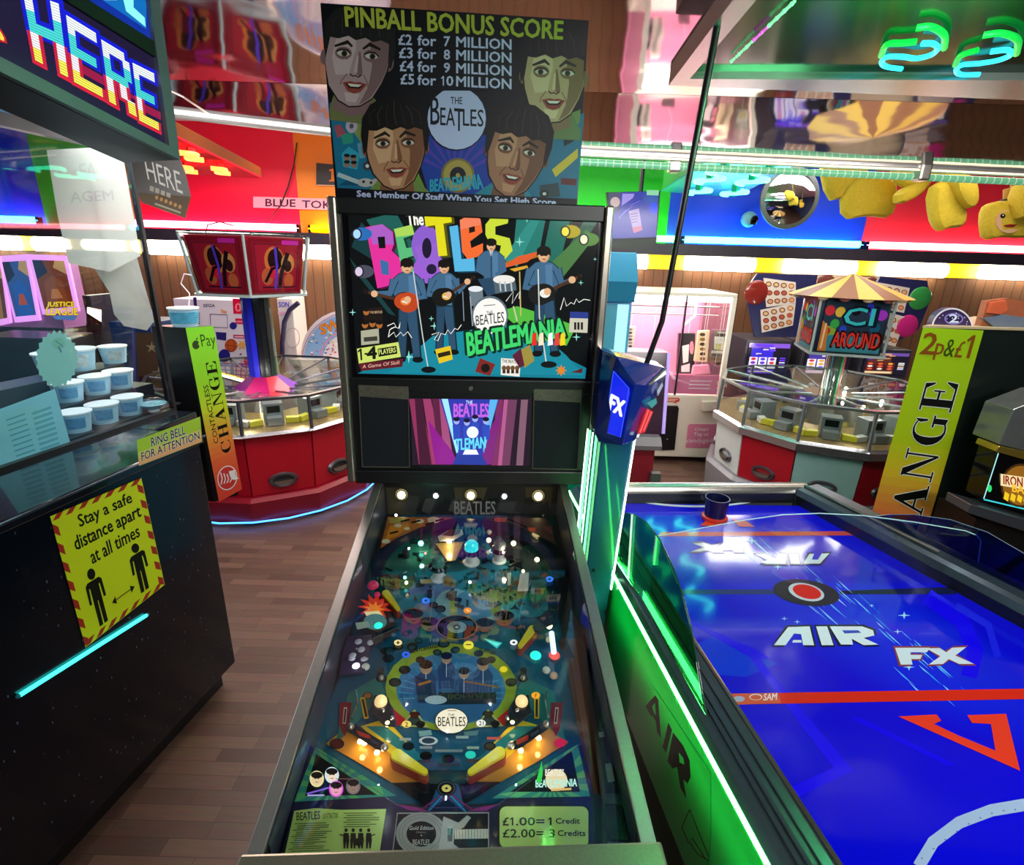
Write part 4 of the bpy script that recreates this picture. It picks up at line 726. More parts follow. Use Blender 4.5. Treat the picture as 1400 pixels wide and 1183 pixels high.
A.ell(*FB(650, 478), 25, 27, '#5a6a74').ell(*FB(650, 480), 22.8, 24.6, '#f2f0ea').text('BEATLES', f((594, 518), (708, 505), (706, 462), (592, 478)), '#121212', .004).text('THE', f((636, 476), (662, 473), (661, 458), (635, 461)), '#121212', .004).line(f((625, 438), (672, 434)), 1, '#4a4a4a')
player(868, 260, 1.22, ((125, 45), (0, 105), '#181818', '#f0ece4'))
# microphone stands
A.line(f((340, 300), (378, 560), (400, 690)), 1.4, '#c8d0d4').ell(*FB(402, 697), 10, 4.4, '#0a0c0e').line(f((845, 290), (850, 480), (878, 670)), 1.6, '#d0d4cc').ell(*FB(888, 676), 11, 4.6, '#0c1012')
# Beatlemania lettering, jagged
w0 = f((562, 640), (955, 560), (950, 488), (555, 548))
for d in (-2.2, 2.2): A.text('BEATLEMANIA', [(x+d, y+d*.8) for x, y in w0], '#08281c', .07)
A.text('BEATLEMANIA', w0, '#3cd06a', .03)
for X, c in ((830, '#e03020'), (858, '#f0e0c0'), (895, '#f0f0f0'), (922, '#e04038'), (945, '#f0d020')): A.poly(f((X-12, 600), (X+10, 596), (X+8, 545), (X-8, 552)), c)
# record sleeves and badges
for pts, c in ([((138, 450), (215, 442), (218, 530), (140, 540)), '#1c120e'], [((128, 540), (200, 530), (203, 590), (130, 598)), '#a8a890'], [((428, 615), (490, 600), (500, 655), (445, 672)), '#e0c020'], [((610, 650), (672, 675), (650, 722), (590, 705)), '#7a2420'], [((695, 650), (775, 655), (770, 725), (694, 718)), '#e8e4da'], [((770, 620), (812, 595), (830, 660), (790, 690)), '#9a8a3c'], [((740, 640), (775, 610), (790, 680), (770, 690)), '#5a1c34'], [((975, 462), (1048, 465), (1044, 548), (970, 545)), '#c8c4b0'], [((975, 462), (1048, 465), (1047, 490), (973, 488)), '#2a3a8a']): A.poly(f(*pts), c)
for X, Y in ((150, 462), (145, 515), (175, 510), (203, 515)): A.ell(*FB(X, Y), 4.2, 5, '#a8642c').ell(*FB(X, Y-9), 4.6, 3, '#120c0a')
for X in (707, 724, 742, 760): A.ell(*FB(X, 690), 3, 3.4, '#6a4a2c').line(f((X, 698), (X, 712)), 4, '#3a2414')
for X in (995, 1008, 1022): A.line(f((X, 505), (X, 535)), 3, '#181818')
A.text('THE BEATLES', f((700, 668), (768, 672), (768, 658), (700, 655)), '#18120c', .01).text('THE BEATLES', f((165, 470), (215, 468), (215, 458), (165, 460)), '#d8b890', 0).line(f((440, 640), (490, 628)), 6, '#2a2210').ell(*FB(632, 690), 6, 6, '#141010').line(f((140, 575), (195, 570)), 6, '#3a3a30')
A.poly(f((112, 612), (280, 585), (290, 645), (120, 672)), '#c8d868').poly(f((118, 672), (300, 652), (296, 685), (130, 702)), '#5a1a22').one(f((118, 660), (142, 657), (139, 610), (114, 614)), '#121408').text('-', f((143, 637), (154, 635), (154, 628), (143, 630)), '#121408').text('4', f((155, 655), (192, 650), (189, 603), (152, 608)), '#121408', .06).poly(f((196, 612), (272, 600), (276, 632), (200, 645)), '#0e1008').text('PLAYERS', f((202, 636), (270, 626), (268, 606), (200, 616)), '#d0dc78', .02).text('A Game Of Skill', f((134, 692), (286, 674), (284, 660), (132, 678)), '#e8b0a0', .0, .2)
A.poly(f((1000, 700), (1025, 690), (1022, 710), (975, 708)), '#5a1c1c').star(*FB(938, 700), 8, 4, 8, '#d88028')
# handwriting
A.line(f((235, 520), (262, 508), (270, 522), (245, 535), (240, 560)), 1, '#f0f0ea').line(f((250, 530), (268, 524), (280, 530), (288, 505), (284, 530)), 1, '#f0f0ea').line(f((238, 565), (262, 545), (270, 565), (290, 545), (300, 560), (318, 543), (334, 568)), 1, '#f0f0ea')
A.line(f((415, 555), (445, 545), (425, 575), (440, 580), (452, 550), (470, 555), (480, 535), (492, 552), (508, 530), (520, 535), (535, 515)), 1, '#f0f0ea').line(f((935, 455), (950, 405), (960, 440), (978, 425), (990, 432), (1000, 410), (1010, 425), (1030, 412), (1055, 416)), 1, '#f0f0ea').line(f((715, 420), (745, 380), (740, 430), (760, 395), (772, 380), (768, 410)), 1.2, '#d8d8d0')
A.build('backglass_art', LIT, pb, label='backlit art of a four-man band under big coloured letters')
gq = [V((x, YF+.003, zz)) for x, zz in ((-WB/2+.024, ZBB+.298), (WB/2-.024, ZBB+.298), (WB/2-.024, ZBB+HB-.033), (-WB/2+.024, ZBB+HB-.033))]
B().slab(gq, .0018).build('front_glass', GLASS, pb)
# bulb light inside the cabinet, then added fill
for X, Y, h, e, c in ((330, 140, .03, .55, (1, .8, .4)), (677, 150, .03, .55, (1, .8, .4)), (1015, 150, .03, .55, (1, .8, .4)), (567, 368, .04, .12, (1, .8, .5)), (850, 420, .05, .12, (1, .85, .6)), (425, 380, .04, .12, (.3, 1, .8))):
    p = PW(*L(*ZA(X, Y), h)); l = point('playfield_bulb_and_fill', p, e, c, .006)
for X, Y, e in ((330, 400, .05), (400, 450, .045), (437, 330, .04), (968, 440, .05), (1040, 390, .04), (935, 330, .04)):
    point('playfield_bulb_and_fill', PW(*L(*ZB(X, Y), .022)), e, (1, .72, .3), .005)
for X, Y, h, e, c in ((500, 330, .07, .05, (.75, .9, 1)), (860, 330, .07, .05, (.75, .9, 1)), (500, 60, .07, .045, (.8, .9, 1)), (850, 60, .07, .045, (.8, .9, 1)), (670, 180, .07, .05, (.8, .9, 1)), (670, 600, .085, .06, (.8, .9, 1)), (400, 560, .08, .05, (.8, .95, 1)), (950, 560, .08, .05, (.8, .95, 1))): point('playfield_bulb_and_fill', PW(*L(*ZB(X, Y), h)), e, c, .0012)  # added fill points above the playfield, no bulbs here
# ================================================================== poster on top of the backbox
YP = YF+.014
PP = PW(0, YP, 0)
po = root('score_poster', 'dark bonus score poster with four large cartoon heads standing on the pinball backbox', 'poster', tuple(hit(625, 280, PP, NBK)))
cor = [(459, 272), (789, 287), (805, 28), (438, 4)]
cw = [hit(x, y, PP, NBK) for x, y in cor]
B().loft([[p-NBK*.008 for p in cw], cw]).build('board', mat('poster_board', '#0b0c18', .3, noise=.1), po, world=True)
for t in (.15, .85): p = cw[0].lerp(cw[1], t); B().box(p.x-.01, p.x+.01, p.y+.010, p.y+.05, 1.8425, p.z+.06).build('bracket', BLACK, po, world=True)
z2 = lambda X, Y: (350+X/3.943, Y/3.943); z3 = lambda X, Y: (700+X/3.943, Y/3.943)
A = Art(PP, NBK)
A.poly([(459, 271), (788, 286), (805, 28), (438, 5)], '#06070f')
A.poly([z2(395, 555), z2(640, 560), z2(900, 1040), z2(440, 1020)], '#16688c').poly([z2(420, 560), z2(560, 570), z2(620, 800), z2(580, 790)], '#7a8a4a').poly([z2(860, 900), z2(920, 1035), z2(780, 1035), z2(790, 1000)], '#6a8a3a')
A.poly([(560, 170), (700, 190), (684, 268), (585, 262)], '#1a3a9a')
for k in range(9): a = math.radians(-160+k*17); A.poly([(621, 240), (621+52*math.cos(a), 235+52*math.sin(a)), (621+52*math.cos(a+.12), 235+52*math.sin(a+.12))], '#4a3aa8')
A.poly([z3(230, 640), z3(390, 610), z3(350, 1080), z3(0, 1050), z3(0, 1000)], '#1a6488').poly([z3(230, 640), z3(370, 590), z3(365, 660), z3(260, 740)], '#6a7c4a').poly([z3(215, 915), z3(355, 800), z3(355, 850), z3(235, 955)], '#c8a838').poly([z3(275, 690), z3(340, 660), z3(335, 760), z3(280, 790)], '#14202c').poly([z3(262, 960), z3(350, 965), z3(345, 1000), z3(265, 995)], '#5a2226')
A.poly([z2(445, 1000), z2(520, 950), z2(560, 1000)], '#0c4a6a').line([z2(440, 940), z2(560, 985)], 6, '#a8b8c0').ell(*z2(590, 985), 11, 6, '#b0a8a8').ell(*z2(650, 990), 9, 7, '#b0a0a0').ell(*z2(580, 980), 2, 2, '#2a2a2a').ell(*z2(620, 985), 2, 2, '#2a2a2a')
A.poly([z2(420, 680), z2(455, 670), z2(485, 720), z2(440, 745)], '#a04a5a').poly([z2(455, 730), z2(520, 710), z2(525, 770), z2(470, 780)], '#2c8a78').ell(*z2(515, 680), 8, 9.5, '#b0a0b4').ell(*z2(515, 680), 3, 3.6, '#5a4a64').poly([z2(460, 830), z2(500, 790), z2(560, 830), z2(545, 915), z2(470, 900)], '#2a94b4')
for X, Y in ((490, 850), (525, 855), (490, 885), (528, 888)): A.ell(*z2(X, Y), 4, 4.6, '#8a6a5a').ell(*z2(X, Y-12), 4.2, 2.4, '#1a1412')
A.poly([z2(545, 775), z2(575, 765), z2(590, 850), z2(560, 855)], '#5a90a8').ell(*z2(600, 895), 6, 6, '#3a3a44').ell(*z2(600, 895), 2.5, 2.5, '#d0d0d8').poly([z3(150, 1000), z3(250, 985), z3(260, 1060), z3(150, 1065)], '#2a3a44').ell(*z3(175, 1045), 6, 5, '#1a1a1a').ell(*z3(175, 1045), 2.6, 2.2, '#c0c4c8')
A.ell(626, 240, 23, 24, '#7a6a3c').ell(626, 240, 20, 21, '#a8904a').ell(626, 240, 11, 12, '#1a1a24').ell(626, 240, 3, 3.4, '#a8904a').text('BEATLEMANIA', [(588, 262), (661, 258), (657, 238), (588, 246)], '#2a9ab8', .03)
def portrait(A, x, y, w_, h_, rot, skin, hi, lo, hair='#15110f', look=0, shirt='#6e7c46', smile=1):
    c, s = math.cos(math.radians(rot)), math.sin(math.radians(rot))
    P0 = lambda u, v_: (x+u*w_*c-v_*h_*s, y+u*w_*s+v_*h_*c)
    def P(u, v_):
        X, Y = P0(u, v_); Y = max(Y, 6+(X-438)*.062); return (min(max(X, 438.5+.079*Y), 805-.061*Y), Y)
    p = lambda pts, col: A.poly([P(*t) for t in pts], col)
    ln = lambda pts, wd, col: A.line([P(*t) for t in pts], wd, col)
    p([(-.6, .8), (.6, .8), (1.2, 1.25), (1.0, 1.5), (-1.0, 1.5), (-1.2, 1.25)], shirt)
    p([(-.55, .6), (.55, .6), (.6, 1.2), (0, 1.35), (-.6, 1.2)], lo)
    for s_ in (-1, 1): A.ell(*P(s_*1.02, 0), w_*.16, h_*.2, lo, rot)
    o = [(-1.02, -.6), (-1.04, -.1), (-.96, .3), (-.8, .66), (-.45, .98), (-.1, 1.1), (.25, 1.06), (.6, .86), (.84, .5), (.97, .2), (1.03, -.1), (1.02, -.6), (0, -1)]
    p([(u*1.05, v_*1.03) for u, v_ in o], '#14100e'); p(o, skin)
    p([(.3, -.7), (1.0, -.6), (1.02, -.1), (.95, .22), (.8, .52), (.55, .86), (.2, 1.06), (.45, .6), (.5, .1)], lo)
    p([(-.72, -.5), (-.1, -.55), (-.02, .1), (-.2, .35), (-.62, .4), (-.8, 0)], hi); p([(-.3, .78), (.2, .8), (.1, 1.0), (-.2, 1.0)], hi)
    for s_ in (-1, 1):
        ex = s_*.45
        A.ell(*P(ex, -.13), w_*.27, h_*.15, lo, rot).ell(*P(ex, -.12), w_*.2, h_*.062, '#c8c2b8', rot).ell(*P(ex+look*.05, -.12), w_*.095, h_*.066, '#3a2a1e', rot).ell(*P(ex+look*.05, -.12), w_*.045, h_*.04, '#080606', rot)
        ln([(ex-.22, -.15), (ex-.1, -.215), (ex+.1, -.215), (ex+.22, -.13)], w_*.05, '#1a100c'); ln([(ex-.3, -.27), (ex-s_*.1, -.4), (ex+.26, -.3)], [w_*.07, w_*.13, w_*.07], '#1c1410')
        ln([(ex-.16, -.01), (ex+.16, -.0)], w_*.03, lo)
    p([(-.08, -.2), (.08, -.2), (.2, .3), (.12, .38), (-.14, .38), (-.2, .3)], skin); p([(.03, -.2), (.09, -.2), (.22, .28), (.16, .38), (.04, .34)], lo); p([(-.02, -.1), (.04, -.1), (.05, .3), (-.06, .3)], hi)
    ln([(-.18, .34), (-.08, .39), (.0, .37), (.1, .4), (.2, .33)], w_*.045, '#4a2218')
    for s_ in (-1, 1): ln([(s_*.26, .34), (s_*.42, .52), (s_*.44, .62)], w_*.035, lo)
    p([(-.38, .56), (-.12, .51), (.02, .53), (.16, .51), (.4, .55), (.22, .74), (0, .8), (-.2, .75)], '#8a3c34'); p([(-.28, .575), (.3, .57), (.18, .67), (-.16, .68)], '#2a0e0c')
    if smile: p([(-.22, .575), (.24, .57), (.14, .63), (-.12, .635)], '#d8d2c8')
    hr = [(-1.12, .15), (-1.2, -.35), (-1.14, -.8), (-.85, -1.15), (-.35, -1.36), (.3, -1.38), (.85, -1.18), (1.16, -.8), (1.2, -.35), (1.1, .15), (1.0, .02), (.96, -.45), (.7, -.52), (.45, -.46), (.2, -.54), (-.1, -.46), (-.35, -.55), (-.65, -.46), (-.92, -.48), (-1.0, .02)]
    p(hr, hair)
    for k in range(7): u = -.85+k*.28; ln([(u*.75, -1.25+abs(u)*.25), (u*1.05, -.9), (u*1.05+.06, -.58)], w_*.03, '#3a322e' if k % 2 else '#2a2420')
portrait(A, 488, 82, 43, 58, 6, '#a88a8e', '#c0a4a8', '#7c5c60', '#1c1c1e', .6, '#6a6c44')
portrait(A, 758, 106, 41, 56, 3, '#b49878', '#ccb292', '#7c6048', '#070709', -.4, '#5e7048')
portrait(A, 706, 212, 38, 52, 12, '#9c6a54', '#b88468', '#6e4434', '#0b0908', .3, '#247a94')
portrait(A, 541, 202, 39, 52, -2, '#b07c5c', '#cc9c7a', '#7c4c36', '#0b0908', .2, '#6a8040')
A.poly([(540, 42), (703, 50), (703, 118), (544, 112)], '#05060c').poly([(470, 7), (775, 26), (773, 56), (545, 44), (545, 38), (470, 35)], '#05060c')
A.ell(624.5, 162, 41.5, 44, '#14162a').ell(624.5, 162, 40, 42.5, '#b8bce8').poly([(586, 112), (664, 116), (664, 124), (586, 124)], '#0a0c1a')
bc = '#0e0e18'
A.text('THE', [(616, 142), (632, 142.5), (632, 133), (616, 132.5)], bc, .01).text('B', [(588.5, 170), (601, 171), (601, 133), (588.5, 131)], bc, .005).text('EA', [(602, 171), (622, 172), (622, 148), (602, 147)], bc, .005).text('T', [(621, 179), (634, 179), (634, 149), (621, 148)], bc, .005).text('LES', [(633, 172), (661, 173.5), (661, 150), (633, 149)], bc, .005)
A.text('PINBALL BONUS SCORE', [(473, 36), (769, 54), (770, 29), (471, 9)], '#b4b440', .03)
for k, (a, n) in enumerate((('£2', '7'), ('£3', '8'), ('£4', '9'), ('£5', '10'))):
    y = 61+k*18; W_ = '#c4c4ec'
    A.text(a, [(545+k, y), (563+k, y+.6), (563+k, y-13.5), (545+k, y-14)], W_, .03).text('for', [(571, y+1), (596, y+2), (596, y-12), (571, y-13)], W_, .03).text(n[-1], [(607 if k < 3 else 610.5, y+2), (615 if k < 3 else 619.5, y+2.4), (615 if k < 3 else 619.5, y-11), (607 if k < 3 else 610.5, y-11)], W_, .03).text('MILLION', [(624, y+3), (699, y+7), (699, y-7), (624, y-11)], W_, .03)
A.one([(603, 117), (609, 117), (609, 104), (603, 104)], '#c4c4ec')
A.poly([(459, 271), (788, 286), (789, 272), (459, 257)], '#05060c').text('See Member Of Staff When You Set High Score', [(488, 271.5), (760, 283.5), (760, 272.5), (488, 260.5)], '#b8bce4', .04)
A.build('printed_face', printmat('poster_print', .38), po, label='four cartoon heads with bonus score text')

# ================================================================== air hockey table
ZT = .80
FL, FR = V((.335, 1.915, ZT)), V((1.165, 1.945, ZT)); NL, NR = V((.556, .22, ZT)), V((1.72, .25, ZT))
ah = root('air_hockey_table', 'blue air hockey table with green glowing side and scoreboard post', 'air hockey table', (.9, 1.1, 0))
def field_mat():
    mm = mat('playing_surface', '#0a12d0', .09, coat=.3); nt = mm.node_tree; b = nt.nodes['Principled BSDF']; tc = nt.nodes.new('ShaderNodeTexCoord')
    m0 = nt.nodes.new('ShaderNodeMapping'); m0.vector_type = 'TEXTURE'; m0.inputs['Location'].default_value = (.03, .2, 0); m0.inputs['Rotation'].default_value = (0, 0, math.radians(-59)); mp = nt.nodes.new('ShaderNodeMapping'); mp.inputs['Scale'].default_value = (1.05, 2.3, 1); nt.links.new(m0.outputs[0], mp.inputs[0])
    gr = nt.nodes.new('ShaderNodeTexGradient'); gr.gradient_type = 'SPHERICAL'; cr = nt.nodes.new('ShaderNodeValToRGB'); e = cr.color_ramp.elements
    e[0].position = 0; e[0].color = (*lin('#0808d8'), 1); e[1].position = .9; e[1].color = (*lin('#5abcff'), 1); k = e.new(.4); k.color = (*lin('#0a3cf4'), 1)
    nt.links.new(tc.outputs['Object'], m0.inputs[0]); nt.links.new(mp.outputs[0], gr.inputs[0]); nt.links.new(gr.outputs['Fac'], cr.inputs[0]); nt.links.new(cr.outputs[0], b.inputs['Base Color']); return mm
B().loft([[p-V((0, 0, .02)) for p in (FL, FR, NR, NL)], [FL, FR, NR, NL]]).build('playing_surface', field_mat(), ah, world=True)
ZC = lambda X, Y: (780+X/2.2581, 660+Y/2.2581)
c = lambda *p: [ZC(*t) for t in p]
A = Art((0, 0, ZT), Z3, .0003)
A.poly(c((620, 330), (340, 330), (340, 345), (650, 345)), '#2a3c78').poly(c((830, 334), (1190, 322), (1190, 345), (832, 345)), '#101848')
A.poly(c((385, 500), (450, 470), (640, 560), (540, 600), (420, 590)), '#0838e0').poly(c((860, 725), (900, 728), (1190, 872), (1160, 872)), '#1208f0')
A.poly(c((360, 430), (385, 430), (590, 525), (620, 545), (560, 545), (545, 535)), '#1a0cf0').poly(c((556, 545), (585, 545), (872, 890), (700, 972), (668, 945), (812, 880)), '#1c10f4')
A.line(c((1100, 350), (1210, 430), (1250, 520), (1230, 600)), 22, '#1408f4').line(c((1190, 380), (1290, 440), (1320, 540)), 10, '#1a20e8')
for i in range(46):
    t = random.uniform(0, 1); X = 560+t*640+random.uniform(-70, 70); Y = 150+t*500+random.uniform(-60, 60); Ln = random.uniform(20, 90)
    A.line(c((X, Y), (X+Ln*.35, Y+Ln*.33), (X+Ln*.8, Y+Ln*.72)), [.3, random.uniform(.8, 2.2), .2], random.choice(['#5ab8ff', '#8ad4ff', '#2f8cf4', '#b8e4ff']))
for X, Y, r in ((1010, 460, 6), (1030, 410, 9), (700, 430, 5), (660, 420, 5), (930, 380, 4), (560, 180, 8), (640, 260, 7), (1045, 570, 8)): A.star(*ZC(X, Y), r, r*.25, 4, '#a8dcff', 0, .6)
A.poly(c((280, 153), (880, 150), (880, 163), (270, 166)), '#d04a28')
A.ell(*ZC(728, 340), 46, 17.5, '#2a2c38', 8).ell(*ZC(728, 338), 25, 11.5, '#c8ccdc', 14).ell(*ZC(730, 337), 20, 9.2, '#e02420', 14)
A.poly(c((478, 652), (1420, 636), (1430, 668), (490, 686)), '#e02a18').poly(c((478, 652), (640, 649), (650, 682), (490, 686)), '#d85a40').ell(*ZC(520, 668), 8, 4, '#a8a8c8').ell(*ZC(572, 662), 9, 4.4, '#e0d8d8').ell(*ZC(572, 663), 7.5, 3.4, '#d85a40').text('SAM', c((595, 673), (636, 671), (638, 650), (598, 652)), '#f0e0e0', .02)
A.poly(c((1012, 722), (1130, 716), (1145, 735), (1122, 745), (1195, 780), (1312, 828), (1298, 745), (1240, 742), (1225, 718), (1345, 714), (1388, 890)), '#f03a24')
A.line(c((1075, 1185), (1120, 1110), (1200, 1050), (1300, 1012), (1420, 992)), 17, '#a8b4d8')
for t in range(9): A.ell(*ZC(1085+t*36, 1160-150*math.sin(t/8*PI/2)), 1.3, 1, '#5a68a8')
# printed words: outlined wedge letters
def word(pts_list, outline='#1a1c3a', fill='#e4e6f4', sh=None):
    for pts in pts_list:
        m_ = (sum(p[0] for p in pts)/len(pts), sum(p[1] for p in pts)/len(pts))
        A.poly(c(*[(m_[0]+(x-m_[0])*1.05+(4 if x > m_[0] else -4), m_[1]+(y-m_[1])*1.05+(4 if y > m_[1] else -4)) for x, y in pts]), sh or outline)
    for pts in pts_list: A.poly(c(*pts), fill)
word([[(628, 502), (672, 446), (738, 444), (752, 502), (718, 502), (712, 468), (690, 466), (664, 502)], [(758, 444), (792, 444), (812, 502), (776, 502)], [(800, 444), (900, 444), (934, 456), (938, 472), (905, 480), (950, 500), (905, 502), (868, 482), (872, 500), (835, 500)]])
A.poly(c((688, 486), (712, 486), (714, 494), (684, 494)), '#e4e6f4').poly(c((838, 456), (888, 456), (898, 464), (846, 466)), '#2a4ac0')
word([[(1002, 510), (1110, 510), (1100, 524), (1048, 524), (1050, 532), (1086, 532), (1080, 545), (1052, 545), (1056, 562), (1020, 562)], [(1098, 512), (1140, 511), (1160, 524), (1178, 510), (1222, 508), (1188, 534), (1246, 560), (1200, 560), (1168, 545), (1150, 560), (1106, 562), (1142, 536)]], '#2a2030', '#dcdcec', '#8a3a4a')
word([[(800, 218), (770, 250), (718, 250), (738, 220), (752, 220), (745, 238), (764, 238), (776, 219)], [(702, 220), (676, 220), (682, 250), (708, 250)], [(666, 220), (640, 220), (634, 236), (602, 220), (570, 222), (612, 238), (588, 246), (606, 251), (664, 251)]])
word([[(536, 186), (532, 213), (500, 213), (500, 205), (474, 207), (446, 214), (470, 198), (500, 196), (502, 188)], [(468, 186), (432, 196), (412, 186), (378, 188), (412, 200), (370, 213), (400, 213), (424, 207), (436, 213), (470, 213), (444, 200)]], '#6a4a58', '#d8d0dc')
A.ring(*ZC(390, 22), 108, 24, 5, '#d8dcec', a0=-8, a1=188, ty=2.6).ring(*ZC(372, 22), 42, 11, 9, '#e05038', a0=0, a1=180, ty=3).ell(*ZC(372, 26), 34, 8, '#3a62d8', a0=0, a1=180)
A.poly(c((400, 133), (430, 108), (480, 100), (470, 118), (440, 122), (460, 133)), '#e84a28').poly(c((500, 112), (545, 120), (570, 137), (520, 136)), '#e06a48')
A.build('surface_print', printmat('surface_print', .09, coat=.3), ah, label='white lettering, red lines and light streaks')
# rails
railm = mat('rail_grey', '#59626c', .25, .7, noise=.15, scale=40); lipm = mat('rail_lip', '#8a8478', .2, .85, noise=.1)
ld_ = (V((.417, .575, 0))-V((.31, 1.379, 0))).normalized(); LB = V((.31, 1.379, 0))
lp = lambda t, off, z_: LB+ld_*t+V((-ld_.y, ld_.x, 0))*off+V((0, 0, z_))      # along the left rail, off to the right
t0, t1 = -.56, 1.2
prof = [(0, .79), (0, .842), (.012, .852), (.05, .866), (.078, .872), (.09, .866), (.093, .80), (.02, .78)]
B().loft([[lp(t, o, z_) for o, z_ in prof] for t in (t0, t1)]).build('side_rail', railm, ah, world=True)
B().tube([lp(t0, .088, .868), lp(t1, .088, .868)], .006, 8).build('rail_lip', lipm, ah, smooth=True, world=True)
for o in (.03, .042, .06): B().tube([lp(t0, o, .8615 if o < .035 else (.865 if o < .05 else .871)), lp(t1, o, .8615 if o < .035 else (.865 if o < .05 else .871))], .0012, 6).build('rail_groove', DARKM, ah, world=True)
GL = mat('green_led_glow', '#4cff6a', .4, em=45); PGL = mat('post_led_glow', '#5cff80', .4, em=4)
B().tube([lp(t0, -.003, .838), lp(t1, -.003, .838)], .0042, 8).build('led_strip', GL, ah, smooth=True, world=True)
rd = (NR-FR).normalized(); rp_ = lambda t, off, z_: V((FR.x, FR.y, 0))+V((rd.x, rd.y, 0))*t+V((-rd.y, rd.x, 0))*off+V((0, 0, z_))
prof = [(-.004, .785), (-.004, .835), (.004, .858), (.02, .866), (.10, .872), (.12, .86), (.12, .785)]
B().loft([[rp_(t, o, z_) for o, z_ in prof] for t in (-.03, 1.78)]).build('side_rail', railm, ah, world=True)
B().loft([[rp_(t, o, z_) for o, z_ in [(-.006, .80), (-.006, .836), (0, .836), (0, .80)]] for t in (-.02, 1.78)]).build('cushion', BLACK, ah, world=True)
B().tube([rp_(-.03, .035, .872), rp_(.5, .035, .874)], .006, 8).build('rail_lip', lipm, ah, smooth=True, world=True)
fa, fb = lp(t0+.02, .05, 0), rp_(-.03, .06, 0)
fdir = (fb-fa).normalized(); fn_ = V((-fdir.y, fdir.x, 0)); fp = lambda u, o, z_: fa.lerp(fb, u)+fn_*o+V((0, 0, z_))
B().loft([[fp(u, o, z_) for o, z_ in [(-.01, .785), (-.01, .845), (.0, .862), (.02, .868), (.05, .862), (.06, .84), (.06, .785)]] for u in (0, 1)]).build('end_rail', mat('end_rail_metal', '#a8a49a', .22, .85, noise=.1), ah, smooth=True, world=True)
B().loft([[fp(u, o, z_) for o, z_ in [(-.014, .80), (-.014, .84), (-.009, .84), (-.009, .80)]] for u in (.02, .98)]).build('cushion', BLACK, ah, world=True)
# body, side panel with letters
NLP = V((-ld_.y, ld_.x, 0)); NLP = NLP if NLP.x < 0 else -NLP
PL_ = lp(0, .0, .7)
body = [lp(t0, .03, 0), lp(t1, .03, 0), rp_(1.76, .08, 0), rp_(-.02, .08, 0)]
B().loft([[p+V((0, 0, z_)) for p in body] for z_ in (.12, .785)]).build('table_body', mat('table_body', '#10141a', .4, noise=.2), ah, world=True)
for p in (lp(t0+.1, .1, 0), lp(t1-.1, .1, 0), rp_(1.6, .0, 0), rp_(.1, .0, 0)): B().cyl(p, p+V((0, 0, .14)), .03, n=12).build('foot', BLACK, ah, world=True)
sp_m = mat('side_panel_green', '#18a858', .22, noise=.25, scale=5, coat=.4)
ZD = lambda X, Y: (800+X/3.5, 880+Y/3.5)
up_ = [lp(-.02, -.002, .832), lp(t1, -.002, .832)]
pts = [hit(*ZD(250, 20), PL_, NLP), hit(*ZD(262, 240), PL_, NLP), hit(*ZD(330, 560), PL_, NLP), hit(*ZD(440, 850), PL_, NLP), hit(*ZD(560, 1060), PL_, NLP)]
lowp = [lp(0, 0, .45)]+[]
zlow = .52
poly_ = [lp(-.05, -.002, .832), lp(t1, -.002, .832), lp(t1, -.002, zlow), lp(.05, -.002, zlow)]
B().loft([[p for p in poly_], [p-NLP*.03 for p in poly_]]).build('side_panel', sp_m, ah, world=True)
A = Art(PL_+NLP*.0025, NLP); d = lambda *p: [ZD(*t) for t in p]
A.poly(d((325, 205), (600, 620), (600, 920), (585, 1060), (520, 1060), (430, 830), (290, 290)), '#2aa050')
bk_ = '#040806'
A.poly(d((288, 300), (335, 248), (350, 270), (363, 456), (344, 424), (338, 372), (322, 345), (316, 350)), bk_).poly(d((320, 302), (334, 286), (338, 346), (328, 328)), '#2aa050')
A.poly(d((370, 495), (398, 378), (416, 415), (388, 525)), bk_)
A.poly(d((394, 565), (420, 425), (470, 490), (500, 560), (505, 640), (490, 672), (470, 650), (485, 745), (455, 690), (440, 590), (418, 600)), bk_).poly(d((448, 520), (470, 550), (475, 580), (452, 570)), '#2aa050')
A.line(d((500, 795), (590, 1020), (575, 1030), (510, 930), (496, 958), (462, 880), (500, 795)), 1.4, bk_).line(d((500, 950), (540, 1010), (590, 1040)), 1.4, bk_)
A.build('side_lettering', PRINTG, ah, label='black AIR FX lettering on light green')
gl_ = area('side_led_light', lp(.35, -.065, .77), lp(.35, .02, .70), 1.7, .03, .85, (.1, 1, .3)); gl_.rotation_euler = (Matrix((ld_, NLP.cross(ld_), NLP)).transposed()).to_euler()  # unseen green fill added to light the side panel
# post and scoreboard
post_m = mat('post_blue', '#0e4a78', .25, noise=.2, scale=6, coat=.3)
YPO = 1.34
ft, fbm = [aty(*p, YPO) for p in ((822, 600), (866, 600))], [aty(*p, YPO) for p in ((801, 790), (834, 812))]
dx = (fbm[0].x-ft[0].x)/(fbm[0].z-ft[0].z)
fl = lambda z_, r_: V(((ft[1] if r_ else ft[0]).x+((fbm[1] if r_ else fbm[0]).x-(ft[1] if r_ else ft[0]).x)*(z_-ft[0].z)/(fbm[0].z-ft[0].z), YPO, z_))
zs = (.30, 1.30)
B().loft([[fl(z_, 0), fl(z_, 1), fl(z_, 1)+V((0, .085, 0)), fl(z_, 0)+V((-.012, .085, 0))] for z_ in zs]).build('post', post_m, ah, world=True, bevel=.003)
for o, nm in ((.012, 0), (.034, 1), (.052, 0), (.066, 1)):
    B().tube([fl(.86, 0)+V((-.008-o*.3, o, 0)), fl(1.27, 0)+V((-.008-o*.3, o, 0))], .0022 if nm else .003, 8).build('led_strip', mat('white_led_glow', '#e0ffe8', .4, em=3) if nm else PGL, ah, smooth=True, world=True)
